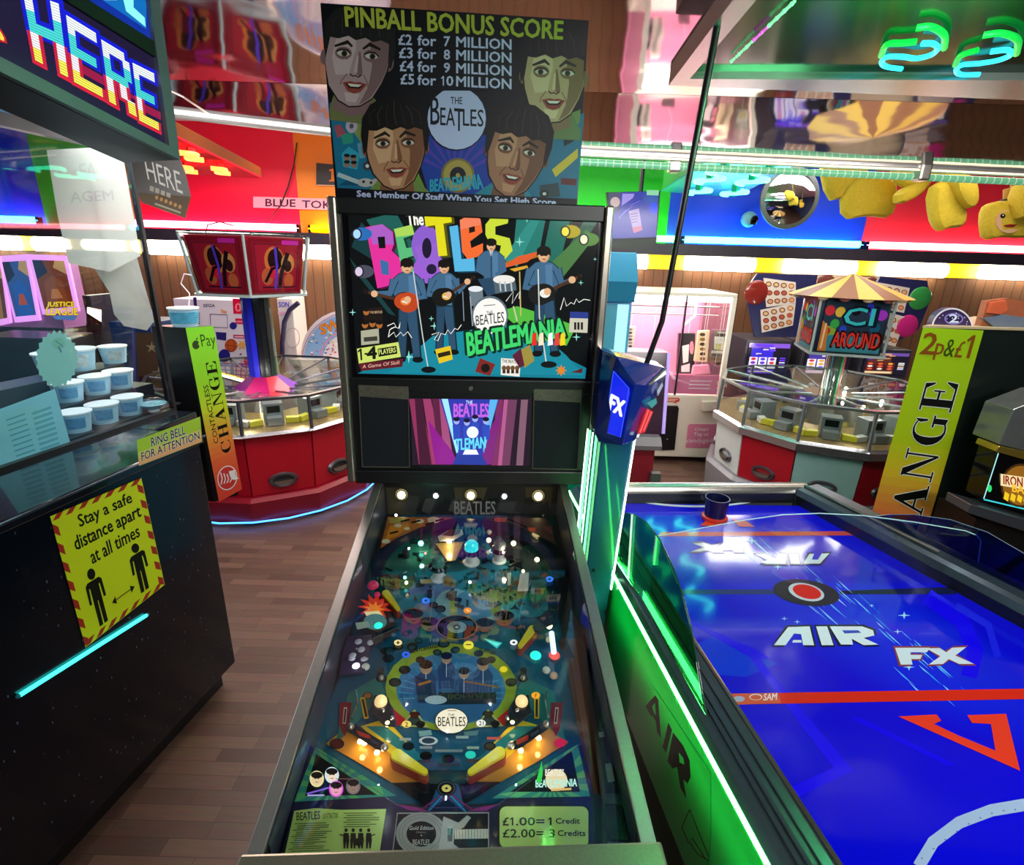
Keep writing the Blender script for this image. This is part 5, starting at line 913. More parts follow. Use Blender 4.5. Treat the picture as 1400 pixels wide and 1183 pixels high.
B().tube([fl(.80, 1)+V((.003, -.002, 0)), fl(1.27, 1)+V((.003, -.002, 0))], .003, 8).build('led_strip', mat('white_led_glow'), ah, smooth=True, world=True)
for X, Y in ((148, 652), (220, 918)): p = aty(780+X/4.667, 640+Y/4.667, YPO); B().cyl(p+V((0, -.003, 0)), p+V((0, .002, 0)), .0045, n=10).build('bolt', DARKM, ah, world=True)
ZS = lambda X, Y: (780+X/4.225, 440+Y/4.225)
hv = [(185, 170, 1.36), (265, 200, 1.30), (548, 268, 1.42), (556, 300, 1.42), (372, 360, 1.24), (452, 370, 1.30), (140, 640, 1.33), (160, 695, 1.33), (300, 716, 1.26), (372, 690, 1.33)]
HV = [aty(*ZS(x, y), yy) for x, y, yy in hv]
bb = B(); vs = [bb.bm.verts.new(p) for p in HV+[p+V((.0, .09, 0)) for p in HV]]; bmesh.ops.convex_hull(bb.bm, input=vs)
bmesh.ops.delete(bb.bm, geom=[v_ for v_ in bb.bm.verts if not v_.link_faces], context='VERTS')
sb = bb.build('scoreboard', mat('scoreboard_blue', '#0a2a88', .15, noise=.15, coat=.5), ah, world=True, bevel=.004)
def pl3(a, b_, c_): return a, (b_-a).cross(c_-a).normalized()
P_, N_ = pl3(HV[0], HV[4], HV[8])
A = Art(P_, N_, .012); s_ = lambda *p: [ZS(*t) for t in p]
A.poly(s_((248, 285), (338, 385), (345, 410), (288, 668), (208, 640), (215, 500)), '#1024e0').line(s_((248, 285), (338, 385), (288, 668), (208, 640), (215, 500), (248, 285)), 1.0, '#3a60ff')
A.text('FX', s_((221, 505), (298, 548), (314, 462), (232, 418)), '#f0f4ff', .06, .1)
A.build('lit_logo', LIT, sb, label='white FX letters on lit blue')
P2, N2 = pl3(HV[5], HV[3], HV[9]); A = Art(P2, N2, .008)
A.poly(s_((440, 500), (478, 520), (430, 640), (385, 650)), '#c01828').line(s_((452, 508), (402, 640)), 2, '#ff5a5a').line(s_((468, 520), (422, 630)), 2, '#ff5a5a').poly(s_((385, 652), (400, 648), (395, 668), (380, 670)), '#e8e8f0').poly(s_((440, 470), (495, 440), (500, 470), (470, 500)), '#3a8a8a').poly(s_((500, 400), (530, 350), (535, 370), (505, 430)), '#8a98b0')
A.build('digit_display', LIT, sb)
B().tube([HV[5]+V((0, -.004, .004)), HV[2]+V((0, -.004, 0))], .003, 6).build('edge_trim', STEEL, sb, world=True)
B().tube([aty(884, 497, 1.38), aty(905, 440, 1.37), aty(976, 60, 1.37), aty(990, -20, 1.37)], [.007, .007, .008, .008], 10).build('support_pole', BLACK, ah, smooth=True, world=True)
# clear guards
edgem = mat('acrylic_edge', '#c8e8e4', .2, noise=.1)
def pane(name, px, P, N, mt, t=.004, edge_mat=edgem, open_=False, r=.0016):
    W_ = [hit(x, y, P, N) for x, y in px]; N = N.normalized()
    g = B().loft([[p+N*t/2 for p in W_], [p-N*t/2 for p in W_]]).build(name, mt, ah, world=True)
    B().tube(W_ if open_ else W_+[W_[0]], r, 6).build('pane_edge', edge_mat, g, world=True)
gp = atz(966, 978, .872)
pane('end_guard', [(842, 768), (842, 708), (850, 701), (868, 704), (885, 715), (902, 738), (920, 775), (934, 815), (944, 855), (953, 905), (960, 950), (966, 978), (925, 905), (880, 822)], gp, NLP, glassmat('green_guard', (.28, .8, .42), 1, .04, 2.2), edge_mat=mat('guard_edge_dark', '#1c4a38', .2, noise=.1))
gr_ = rp_(.4, .06, .87); NRP = V((-rd.y, rd.x, 0))
pane('end_guard', [(1150, 730), (1165, 715), (1185, 708), (1215, 704), (1250, 704), (1300, 711), (1350, 728), (1400, 757), (1450, 800), (1470, 880), (1400, 845), (1290, 790)], gr_, NRP, glassmat('blue_guard', (.25, .3, .75), .9, .03), edge_mat=mat('guard_edge_grey', '#7a8494', .2, noise=.1))
pane('centre_divider', [(927, 800), (1300, 799), (1318, 797), (1332, 793), (1336, 780), (1341, 740), (1335, 732), (1320, 726), (1250, 714), (1180, 705), (1120, 702), (1070, 704), (1020, 711), (960, 722), (900, 733), (905, 745)], V((.9, 1.40, .9)), V((-.06, 1, 0)), ACRYL)
# mallet resting on the table
mp_ = atz(979, 713, ZT)
ml = root('striker', 'dark blue hockey striker with red base resting at the far end of the table', 'hockey striker', tuple(mp_+V((0, .02, 0))))
B().lathe([(.047, .001), (.047, .012), (.04, .016)], n=28).build('base', mat('striker_red', '#d8301c', .3, noise=.1), ml, smooth=True)
B().lathe([(.038, .016), (.04, .05), (.045, .088), (.041, .088), (.034, .03), (.0, .028)], n=28).build('grip', mat('striker_navy', '#10123c', .3, noise=.2), ml, smooth=True)
# ================================================================== left counter and booth
CK = atz(322, 905, .1); dC = V((-.14, -.83, 0)).normalized(); nC = V((-dC.y, dC.x, 0)); nC = nC if nC.x > 0 else -nC
CP = lambda t, off, z_: V((CK.x, CK.y, 0))+dC*t+nC*off+V((0, 0, z_))      # along the front towards us, out of the front, up
ZTOP = 1.085
def glitter():
    mm = mat('counter_glitter', '#060d18', .2, coat=.25); nt = mm.node_tree; b = nt.nodes['Principled BSDF']; tc = nt.nodes.new('ShaderNodeTexCoord'); vo = nt.nodes.new('ShaderNodeTexVoronoi'); vo.inputs['Scale'].default_value = 46
    cr = nt.nodes.new('ShaderNodeValToRGB'); e = cr.color_ramp.elements; e[0].position = .05; e[0].color = (*lin('#46566a'), 1); e[1].position = .12; e[1].color = (*lin('#050c16'), 1)
    mp = nt.nodes.new('ShaderNodeMapping'); mp.inputs['Scale'].default_value = (1, 1, .45)
    nt.links.new(tc.outputs['Object'], mp.inputs[0]); nt.links.new(mp.outputs[0], vo.inputs['Vector']); nt.links.new(vo.outputs['Distance'], cr.inputs[0]); nt.links.new(cr.outputs[0], b.inputs['Base Color']); return mm
co = root('service_counter', 'dark glittery service counter with a yellow distancing notice', 'counter', (CK.x, CK.y, 0))
slabz = lambda a, z0, z1: B().loft([[CP(t, o, z_) for t, o in a] for z_ in (z0, z1)])
slabz([(0, 0), (2.3, 0), (2.3, -.5), (0, -.5)], .1, ZTOP-.03).build('body', glitter(), co, world=True, bevel=.004)
slabz([(.03, -.05), (2.3, -.05), (2.3, -.45), (.03, -.45)], 0, .1).build('kick_board', mat('kick_board', '#140f10', .4, noise=.2), co, world=True)
slabz([(-.012, .012), (2.32, .012), (2.32, -.5), (-.012, -.5)], ZTOP-.03, ZTOP).loft([[CP(t, o, z_) for t, o in ((-.012, -.19), (-.012, -.5), (-.25, -.5), (-.25, -.21))] for z_ in (ZTOP-.03, ZTOP)]).build('counter_top', mat('counter_top', '#10141c', .1, noise=.3, coat=.4), co, world=True, bevel=.004)
B().tube([CP(-.02, .014, ZTOP-.006), CP(2.3, .014, ZTOP-.006)], .004, 6).build('edge_trim', mat('edge_trim_dark', '#3a4450', .2, .6, noise=.1), co, world=True)
# cyan reflection streak on the front, built as a glowing tube
FP = CP(0, 0, 0)
lb = root('cyan_reflection', 'cyan reflection streak low on the front of the dark counter, built as a glowing tube', 'light', tuple(hit(110, 897, FP, nC)))
a_, b_ = hit(25, 952, FP+nC*.006, nC), hit(201, 841, FP+nC*.006, nC); B().tube([a_, b_], .0055, 8).build('tube', mat('cyan_streak_glow', '#30f0e8', .4, em=4), lb, world=True, smooth=True)
for p in (a_, b_): B().ball(p, .0062, n=8, h=6).build('end_cap', mat('cap_teal', '#1a7a80', .3, noise=.1), lb, world=True)
# notices
ZN = lambda X, Y: (X/1.9, 560+Y/1.9)
nq = [ZN(222, 618), ZN(427, 455), ZN(366, 178), ZN(130, 278)]; U = quadmap(nq)
sn = root('distance_notice', 'yellow distancing notice with two black figures and red edge stripes on the counter front', 'notice', tuple(hit(*U(.5, .5), FP, nC)))
W_ = [hit(*p, FP+nC*.001, nC) for p in nq]; B().loft([W_, [p+nC*.0015 for p in W_]]).build('sheet', mat('notice_sheet', '#d2e01e', .4, noise=.04), sn, world=True)
A = Art(FP+nC*.0028, nC)
u = lambda *p: [U(*t) for t in p]
YL = '#d2e01e'
A.poly(u((0, 0), (1, 0), (1, 1), (0, 1)), YL)
n_ = 7
for k in range(n_):
    a, w2 = (k+.1)/n_, .5/n_
    A.poly(u((a, .96), (a+w2, .96), (a+w2+.06, 1), (a+.06, 1)), '#a83020').poly(u((a-.02, 0), (a+w2-.02, 0), (a+w2+.05, .04), (a+.05, .04)), '#a83020') if k < n_-0 else None
    A.poly(u((0, a), (.055, a-.04 if a > .04 else 0), (.055, a+w2-.04), (0, a+w2)), '#a83020').poly(u((.945, a+.02), (1, a-.02 if a > .02 else 0), (1, a+w2-.02), (.945, a+w2+.02)), '#a83020')
bk2 = '#12140a'
for s_, (a, b__, c_, d_) in (('Stay a safe', (.27, .86, .80, .925)), ('distance apart', (.17, .92, .645, .785)), ('at all times', (.30, .86, .52, .63))): A.text(s_, u((a, c_), (b__, c_), (b__, d_), (a, d_)), bk2, .018)
def man(cx, v0, v1):
    h = v1-v0; P = lambda x, v_: U(cx+x*h*.9, v0+v_*h)
    ctr = P(0, .9); e1 = P(.105, .9); A.ell(*ctr, math.hypot(e1[0]-ctr[0], e1[1]-ctr[1]), math.hypot(*(P(0, 1)[i]-ctr[i] for i in (0, 1))), bk2)
    A.poly([P(-.24, .74), P(-.17, .79), (P(.17, .79)), P(.24, .74), P(.25, .42), P(.18, .42), P(.16, .68), P(.13, .68), P(.13, .0), P(.02, .0), P(.01, .42), P(-.01, .42), P(-.02, .0), P(-.13, .0), P(-.13, .68), P(-.16, .68), P(-.18, .42), P(-.25, .42)], bk2)
man(.26, .06, .50); man(.78, .07, .49)
A.line(u((.42, .16), (.66, .16)), 1.2, bk2).poly(u((.40, .16), (.45, .19), (.45, .13)), bk2).poly(u((.68, .16), (.63, .19), (.63, .13)), bk2)
A.build('printed_face', PRINT, sn)
rq = [(190, 637), (276, 604), (273, 570), (187, 602)]; U = quadmap(rq)
FPT = CP(0, .013, 0)
rn = root('bell_notice', 'RING BELL FOR ATTENTION label on the counter edge', 'notice', tuple(hit(*U(.5, .5), FPT, nC)))
W_ = [hit(*p, FPT+nC*.002, nC) for p in rq]; B().loft([W_, [p+nC*.002 for p in W_]]).build('sheet', mat('label_sheet', '#9ac832', .4, noise=.04), rn, world=True)
A = Art(FPT+nC*.0042, nC); A.poly(u((0, 0), (1, 0), (1, .28), (0, .28)), '#e8b078').poly(u((0, .28), (1, .28), (1, .5), (0, .5)), '#d8cc60').poly(u((0, .5), (1, .5), (1, 1), (0, 1)), '#a8d038')
for t_, (a, b__, c_, d_) in (('RING BELL', (.22, .76, .54, .88)), ('FOR ATTENTION', (.05, .97, .14, .46))):
    for w2, cc in ((.05, '#f4f4ec'), (.015, '#141414')): A.text(t_, u((a, c_), (b__, c_), (b__, d_), (a, d_)), cc, w2)
A.build('printed_face', PRINT, rn)
# ---- booth glass
BP = atz(237, 562, ZTOP)
boo = root('booth_screen', 'clear glass screen of the cashier booth above the dark counter', 'screen', tuple(BP))
bt = lambda t, z_, o=0: V((BP.x, BP.y, 0))+dC*t+nC*o+V((0, 0, z_))
B().loft([[bt(0, ZTOP+.004), bt(2.1, ZTOP+.004), bt(2.1, 2.02), bt(0, 2.02)], [bt(t, z_, -.006) for t, z_ in ((0, ZTOP+.004), (2.1, ZTOP+.004), (2.1, 2.02), (0, 2.02))]]).build('glass_pane', glassmat('booth_glass', (.93, .97, .98), 1), boo, world=True)
B().loft([[bt(-.012, z_, .006), bt(.0, z_, .006), bt(.0, z_, -.014), bt(-.012, z_, -.014)] for z_ in (ZTOP, 2.02)]).build('edge_post', mat('booth_post', '#2a2628', .3, .4, noise=.1), boo, world=True)
B().loft([[bt(t, 2.02, .012), bt(t, 2.02, -.02), bt(t, 2.055, -.02), bt(t, 2.055, .012)] for t in (-.012, 2.1)]).build('top_rail', mat('booth_rail', '#70727c', .3, .8, noise=.15), boo, world=True)
for o in (.0,): B().loft([[bt(t, ZTOP, .01), bt(t, ZTOP, -.016), bt(t, ZTOP+.012, -.016), bt(t, ZTOP+.012, .01)] for t in (0, 2.1)]).build('bottom_channel', mat('booth_post'), boo, world=True)
BG = bt(0, 0, -.012)
def sheet(name, label, cat, px, mt, P=BG, t=.001, art=None, am=PRINT, N=nC):
    W_ = [hit(x, y, P, N) for x, y in px]; r_ = root(name, label, cat, tuple(sum(W_, V())/len(W_)))
    B().loft([[p-N*t for p in W_], W_]).build('sheet', mt, r_, world=True)
    if art: A = Art(P, N); art(A); A.build('printed_face', am, r_)
    return r_
def pap(A):
    for k in range(9): A.line([(8+k*2, 575+k*7), (34+k*2, 566+k*7)], 2, '#5aa8bc'); A.line([(44+k*1.6, 566+k*7), (70+k*1.6, 557+k*7)], 3.5, '#6ab4c8')
sheet('price_sheet', 'pale blue paper sheet of price lines taped inside the booth glass', 'paper', [(-12, 564), (75, 532), (98, 612), (-12, 652)], mat('paper_cyan', '#8cd4e4', .6, noise=.05), art=pap)
st = [(78+(27 if k % 2 else 30)*math.cos(PI*k/22)*.98, 491+(35 if k % 2 else 40)*math.sin(PI*k/22)) for k in range(44)]
sheet('starburst_tag', 'mint green starburst price tag stuck on the booth glass', 'price tag', st, mat('paper_mint', '#8fd0c4', .6, noise=.05), art=lambda A: A.ell(80, 470, 9, 8, '#84c4a8').line([(76, 466), (86, 474)], 2, '#5a9a98').line([(80, 474), (84, 482)], 2.5, '#5a8a98'))
BB2 = bt(0, 0, -.16)  # grey reflections in the glass, built as hanging sheets behind it
def mega(A): A.text('AGEM', [(97, 277), (156, 274), (154, 260), (95, 262)], '#a4a8a6', .01).text('EA', [(110, 245), (132, 243), (131, 222), (108, 224)], '#a8aaa8', .02)
sheet('grey_reflection', 'grey booth glass reflection with reversed lettering, built as a hanging sheet', 'banner', [(64, 205), (166, 200), (192, 350), (150, 372), (94, 360), (80, 300)], mat('reflection_grey', '#b4b8b2', .7, noise=.08, scale=6), BB2, art=mega)
sheet('cloudy_reflection', 'grey cloudy glass reflection below the lettered one, built as a hanging sheet', 'reflection sheet', [(118, 331), (181, 331), (188, 355), (206, 420), (213, 436), (201, 452), (170, 446), (156, 430), (150, 400), (122, 356)], mat('reflection_cloudy', '#8f928c', .35, noise=.25, scale=9), bt(0, 0, -.22))
# ---- sweet tubs on a stepped stand
ds = root('display_stand', 'stepped dark display stand carrying the sweet tubs in the booth', 'stand', tuple(bt(.4, ZTOP, -.2)))
for k in range(3): B().loft([[bt(t, z_, o) for t, o in ((-.1, -.05-k*.12), (.75, -.05-k*.12), (.75, -.05-.12*(k+1)), (-.1, -.05-.12*(k+1)))] for z_ in (ZTOP, ZTOP+.006+k*.075)]).build('step', mat('stand_dark', '#1a2028', .4, noise=.2), ds, world=True)
tubm = mat('tub_blue', '#a8d4e8', .35, noise=.06); rimm = mat('tub_rim', '#e4eef0', .35, noise=.04)
TB = [(0, 150, 602, 'lower row, near the middle', '#3a5a3a'), (0, 112, 612, 'lower row, nearest the paper sheet', '#4a3a2a'), (0, 184, 592, 'lower row, at the glass end', '#2a4a8a'), (1, 104, 580, 'middle step behind the paper sheet', '#3a8ac0'), (1, 141, 567, 'middle step, full of pick and mix', '#6a7a3a'), (1, 172, 560, 'middle step, at the glass end', '#4a8ac8'),
      (2, 88, 553, 'top step, open and brown inside', '#7a5a2a'), (2, 119, 543, 'top step, the largest', '#4a3c34'), (2, 166, 535, 'top step, smallest at the glass end', '#6a8a84')]
for lv, px, py, lab, cc in TB:
    z0 = ZTOP+.006+lv*.075; p = hit(px, py, bt(0, 0, -.11-lv*.12), nC); p.z = z0
    s_ = 1.2 if (px, lv) in ((119, 2), (88, 2)) else 1.0
    t = root('sweet_tub', 'blue and white sweet tub, '+lab, 'tub', tuple(p), 0, 'sweet tubs in the booth')
    B().lathe([(.04*s_, 0), (.05*s_, .066*s_), (.047*s_, .066*s_), (.038*s_, .004)], n=24).build('bowl', tubm, t, smooth=True)
    B().lathe([(.05*s_, .064*s_), (.0535*s_, .066*s_), (.0535*s_, .071*s_), (.049*s_, .071*s_)], n=24).build('rim', rimm, t, smooth=True)
    B().lathe([(.046*s_, .05*s_), (.03*s_, .060*s_), (.0, .063*s_)], n=18).build('sweets', mat('sweets'+cc[1:], cc, .5, noise=.8, scale=70), t, smooth=True, kind='stuff')
    c0, N_ = p+V((0, 0, .035)), (CAM-p); N_.z = 0; N_.normalize()
    bb = B(); a0 = math.atan2(N_.y, N_.x)
    ring_ = lambda z_, r_: [V((r_*math.cos(a0+a), r_*math.sin(a0+a), z_)) for a in [x*.1-.6 for x in range(13)]]
    bb.loft([ring_(.016*s_, .0435*s_), ring_(.056*s_, .0495*s_)], caps=False, closed=False); bb.build('label_print', mat('tub_label'+cc[1:], '#5a9ac8' if lv < 2 else '#b8ccd0', .4, noise=.7, scale=60), t, smooth=True)
p = hit(214, 578, bt(0, 0, -.05), nC); p.z = ZTOP+.006
t = root('bowl', 'small pale blue bowl with a clear lid at the end of the tubs', 'bowl', tuple(p)); B().lathe([(.025, .012), (.045, .03), (.048, .032), (.046, .034), (.024, .016)], n=20).build('dish', tubm, t, smooth=True); B().lathe([(.02, 0), (.022, .013)], n=16).build('foot', rimm, t); B().ball((0, 0, .034), .044, .5, 16, 5, lo=0).build('lid', ACRYL, t, smooth=True)
# ---- LED sign hanging over the booth
LP = V((-.715, 1.2, 1.9)); LD = V((.38, .95, 0)).normalized(); LN = V((LD.y, -LD.x, 0))
ls = root('led_sign', 'hanging LED sign with HERE in rainbow block letters', 'LED sign', tuple(hit(120, 100, LP, LN)))
z1_ = lambda X, Y: (X/3.943, Y/3.943)
ln_ = lambda px, py, o=0: hit(px, py, LP, LN)+LN*o
def plate(name, px, o0, o1, mt): W_ = [ln_(*p) for p in px]; return B().loft([[p+LN*o0 for p in W_], [p+LN*o1 for p in W_]]).build(name, mt, ls, world=True)
plate('housing', [(-90, 60), (-90, -90), (60, -150), (208, -30), (241, 219)], -.16, -.004, BLACK)
fm = mat('led_frame', '#6a6e78', .4, .3, noise=.15)
plate('frame', [(-90, 58), (241, 219), (226, 200), (-90, 34)], -.02, .012, fm); plate('frame', [(241, 219), (210, -20), (196, -20), (226, 200)], -.02, .012, fm)
plate('frame', [(-90, -80), (84, 0), (218, 84), (215, 62), (100, -10), (-40, -90)], -.01, .008, BLACK)
A = Art(LP, LN)
A.poly([(-90, 34), (226, 200), (218, 84), (84, 0), (-60, -70)], '#1c1234')
LE = {'H': [(0, .24, 0, 1), (.76, 1, 0, 1), (.24, .76, .42, .58)], 'E': [(0, .25, 0, 1), (.25, 1, 0, .14), (.25, .9, .43, .57), (.25, 1, .84, 1)], 'R': [(0, .25, 0, 1), (.25, .84, .84, 1), (.25, .84, .42, .56), (.74, 1, .54, .88), (.5, .74, .2, .42), (.72, 1, 0, .22)]}
BD = [(0, .2, '#f4e850'), (.2, .42, '#f4f0f4'), (.42, .74, '#48d8d4'), (.74, 1.01, '#eef6f4')]
for ch, q4 in (('H', [(190, 325), (368, 418), (316, 20), (122, -50)]), ('E', [(400, 442), (556, 526), (516, 178), (356, 80)]), ('R', [(590, 548), (738, 632), (690, 300), (545, 212)]), ('E', [(752, 650), (858, 704), (830, 396), (714, 338)])):
    Q = quadmap([z1_(*p) for p in q4])
    for a, b_, c_, d_ in LE[ch]: A.poly([Q(a-.12, max(c_, .4)-.05), Q(b_+.14, max(c_, .4)-.05), Q(b_+.14, d_+.07), Q(a-.12, d_+.07)], '#1018d0' if c_ > .35 or d_ > .5 else '#a01040')
    for a, b_, c_, d_ in LE[ch]:
        if c_ < .4: A.poly([Q(a-.1, c_-.06), Q(b_+.12, c_-.06), Q(b_+.12, min(d_, .42)), Q(a-.1, min(d_, .42))], '#d01838')
    for a, b_, c_, d_ in LE[ch]:
        for lo_, hi_, col in BD:
            l2, h2 = max(c_, lo_), min(d_, hi_)
            if h2 > l2: A.poly([Q(a, l2), Q(b_, l2), Q(b_, h2), Q(a, h2)], col)
    for k in range(26): A.line([Q(-.12, k/26), Q(1.12, k/26)], .45, '#1a1450')
A.poly([z1_(0, 150), z1_(30, 200), z1_(40, 235), z1_(0, 225)], '#c01828').poly([z1_(0, 165), z1_(22, 205), z1_(22, 222), z1_(0, 212)], '#f0d850')
A.build('screen_picture', LIT, ls, label='rainbow HERE letters')
A = Art(LP+LN*.0, LN); A.poly([(84, -40), (100, -10), (215, 62), (205, -40)], '#0a2c9a').poly([(120, -40), (140, 0), (200, 40), (200, 0), (150, -40)], '#0a6ab8').poly([z1_(660, -20), z1_(680, 60), z1_(785, 145), z1_(780, 95), z1_(720, 40), z1_(720, -20)], '#8cf4ec').poly([z1_(560, -30), z1_(565, 0), z1_(630, 0), z1_(620, -30)], '#e8fffa')
A.build('upper_screen_picture', LIT, ls)
B().tube([ln_(110, -60, -.08), ln_(110, -60, -.08)+V((0, 0, .2))], .01, 8).build('hanger', DARKM, ls, world=True)
B().tube([ln_(232, 120, -.01), hit(250, 132, (0, 1.6, 0), V((0, 1, 0))), hit(288, 158, (0, 2.0, 0), V((0, 1, 0)))], .003, 6).build('cable', BLACK, ls, world=True)
# ---- black hanging tag HERE
HN = V((.55, -.83, 0)).normalized(); HP = V((-1.13, 1.8, 1.9))
tq = [z1_(695, 800), z1_(960, 830), z1_(1000, 930), z1_(1030, 1060), z1_(1000, 1178), z1_(765, 1092), z1_(740, 1040)]
def heretag(A):
    A.poly([z1_(740, 1040), z1_(1030, 1060), z1_(1000, 1178), z1_(765, 1092)], '#5a4222').text('HERE', [z1_(797, 966), z1_(986, 1046), z1_(968, 928), z1_(776, 858)], '#e8e4dc', .0)
    for k in range(4): A.poly([z1_(808+k*30, 1000+k*12), z1_(830+k*30, 1008+k*12), z1_(828+k*30, 1035+k*11), z1_(806+k*30, 1026+k*11)], '#b8b0a0')
    for k in range(6): A.ell(*z1_(845+k*25, 1065+k*10), 2.2, 2.8, '#c89048')
    A.line([z1_(835, 1098), z1_(975, 1148)], 2.4, '#b8a888')
ht = sheet('hanging_tag', 'black hanging tag saying HERE in thin white letters', 'sign', tq, mat('tag_black', '#2c221c', .35, noise=.15), HP, .006, heretag, N=HN)
tp_ = hit(*z1_(830, 815), HP, HN)+HN*.004; B().tube([tp_, V((tp_.x, tp_.y, 2.325))], .003, 6).build('hanging_cord', BLACK, ht, world=True)
# ---- left change machine, seen beside the counter
K0, K1 = aty(253.6, 448.4, 2.2), aty(299.5, 686.6, 2.2); K2 = atz(291.7, 445.8, K0.z); kd = (K2-K0); kd.z = 0
cm = root('change_machine', 'black change machine with green to red contactless change sign beside the counter', 'change machine', (K0.x-.1, K0.y+.1, 0))
kb = V((-.16, .03, 0)); foot = lambda z_: [V((K0.x, K0.y, z_)), V((K0.x, K0.y, z_))+kd, V((K0.x, K0.y, z_))+kd+kb, V((K0.x, K0.y, z_))+kb]
B().loft([foot(K1.z), foot(K0.z)]).build('cabinet', mat('change_black', '#0a0a0c', .3, noise=.2), cm, world=True)
B().loft([[CP(-.002, o, z_) for o in (-.12, -.32)]+[V((K0.x, K0.y+.02, z_))+kb*.95, V((K0.x, K0.y+.02, z_))+kb*.35] for z_ in (.78, .98)]).build('bracket', BLACK, cm, world=True)
KN = V((kd.y, -kd.x, 0)).normalized(); KP = V((K0.x, K0.y, 0))
def arcpoly(cx, cy, R0, R1, t0, t1, a0, a1, n=14):
    """crescent stroke: inner radii shrink by thickness that varies t0..t1..t0"""
    o, i_ = [], []
    for k in range(n+1):
        f_ = k/n; a = math.radians(a0+(a1-a0)*f_); t = t0+(t1-t0)*math.sin(f_*PI)
        o.append((cx+R0*math.cos(a), cy+R1*math.sin(a))); i_.append((cx+(R0-t)*math.cos(a), cy+(R1-t*.25-.02)*math.sin(a)))
    return o+i_[::-1]
SER = {'C': [arcpoly(.55, .5, .5, .52, .04, .26, 50, 310), [(.84, .62), (.9, .62), (.9, .98), (.86, .98), (.78, .84)], [(.80, .1), (.86, .02), (.9, .3), (.87, .3)]],
 'G': [arcpoly(.52, .5, .5, .52, .04, .26, 50, 320), [(.80, .62), (.86, .62), (.86, .98), (.82, .98), (.74, .84)], [(.72, .05), (.9, .0), (.9, .4), (.72, .4)], [(.6, .4), (1.0, .4), (1.0, .46), (.6, .46)]],
 'E': [[(.14, 0), (.38, 0), (.38, 1), (.14, 1)], [(0, 0), (.92, 0), (.92, .06), (0, .06)], [(0, .94), (.88, .94), (.88, 1), (0, 1)], [(.38, .47), (.66, .47), (.66, .54), (.38, .54)], [(.62, .34), (.67, .34), (.67, .68), (.62, .68)], [(.74, .06), (.92, .0), (.97, .34), (.92, .34)], [(.72, .94), (.88, 1), (.92, .70), (.87, .70)]],
 'N': [[(.14, 0), (.2, 0), (.2, 1), (.14, 1)], [(.80, 0), (.86, 0), (.86, 1), (.80, 1)], [(.08, 1), (.34, 1), (.86, .0), (.82, -.04), (.72, .1)], [(0, 0), (.34, 0), (.34, .05), (0, .05)], [(.66, .95), (1, .95), (1, 1), (.66, 1)]],
 'A': [[(.12, 0), (.19, 0), (.5, .86), (.46, 1)], [(.46, 1), (.56, 1), (.94, 0), (.66, 0), (.40, .78)], [(.25, .30), (.66, .30), (.64, .36), (.27, .36)], [(0, 0), (.32, 0), (.32, .05), (0, .05)], [(.56, 0), (1.03, 0), (1.03, .05), (.56, .05)]],
 'H': [[(.1, 0), (.33, 0), (.33, 1), (.1, 1)], [(.67, 0), (.9, 0), (.9, 1), (.67, 1)], [(.33, .47), (.67, .47), (.67, .53), (.33, .53)], [(0, 0), (.43, 0), (.43, .05), (0, .05)], [(.57, 0), (1, 0), (1, .05), (.57, .05)], [(0, .95), (.43, .95), (.43, 1), (0, 1)], [(.57, .95), (1, .95), (1, 1), (.57, 1)]]}
def serif_word(A, wrd, U, v0, v1, u0, u1, col, halo=None):
    """runs up the sign: letter tops face the low-u side"""
    n = len(wrd); d = (v1-v0)/n
    for pas in ((halo, 1) if halo else (), (col, 0)):
        if not pas: continue
        for k, ch in enumerate(wrd):
            for pts in SER[ch]:
                pp = [U(u1-(u1-u0)*y, v0+d*(k+.06+.88*x)) for x, y in pts]
                if pas[1]:
                    for ox, oy in ((-1.1, 0), (1.1, 0), (0, -1.1), (0, 1.1)): A.poly([(x+ox, y+oy) for x, y in pp], pas[0])
                else: A.poly(pp, pas[0])
def ramp(stops, t):
    for (a, ca), (b_, cb) in zip(stops, stops[1:]):
        if t <= b_:
            f_ = (t-a)/(b_-a); p, q_ = [int(ca[i:i+2], 16) for i in (1, 3, 5)], [int(cb[i:i+2], 16) for i in (1, 3, 5)]
            return '#%02x%02x%02x' % tuple(int(x+(y-x)*f_) for x, y in zip(p, q_))
    return stops[-1][1]
U = quadmap([(299.5, 686.6), (331, 669), (291.7, 445.8), (253.6, 448.4)])
A = Art(KP+KN*.002, KN, .0008)
ST = [(0, '#e84a38'), (.22, '#f06a3c'), (.36, '#f0a040'), (.52, '#cce030'), (.7, '#98e030'), (1, '#8ce438')]
for k in range(30): A.poly(u((0, k/30), (1, k/30), (1, (k+1)/30), (0, (k+1)/30)), ramp(ST, (k+.5)/30))
serif_word(A, 'CHANGE', U, .235, .80, .48, .86, '#141408')
A.text('CONTACTLESS', u((.42, .32), (.42, .66), (.24, .66), (.24, .32)), '#202410', .012)
A.text('Pay', u((.46, .86), (.98, .86), (.98, .955), (.46, .955)), '#3a5a1c', .0)
p = U(.26, .9); A.ell(p[0], p[1]+.5, 5.2, 6, '#3c4828').ell(p[0]+5.2, p[1]-1, 2, 3, ramp(ST, .9)).poly([(p[0]-.5, p[1]-6), (p[0]+2, p[1]-10.5), (p[0]+2.4, p[1]-7)], '#3c4828')
p = U(.5, .105); A.ell(p[0], p[1], 13.5, 17, '#f4ece8', 12).ell(p[0], p[1], 12.2, 15.6, '#d83c34', 12)
for k in range(4): A.line([(p[0]-9+k*4.2, p[1]-7+k*.8), (p[0]-7+k*4.4, p[1]+1), (p[0]-8.5+k*4, p[1]+9-k)], 1.5, '#f4ece8')
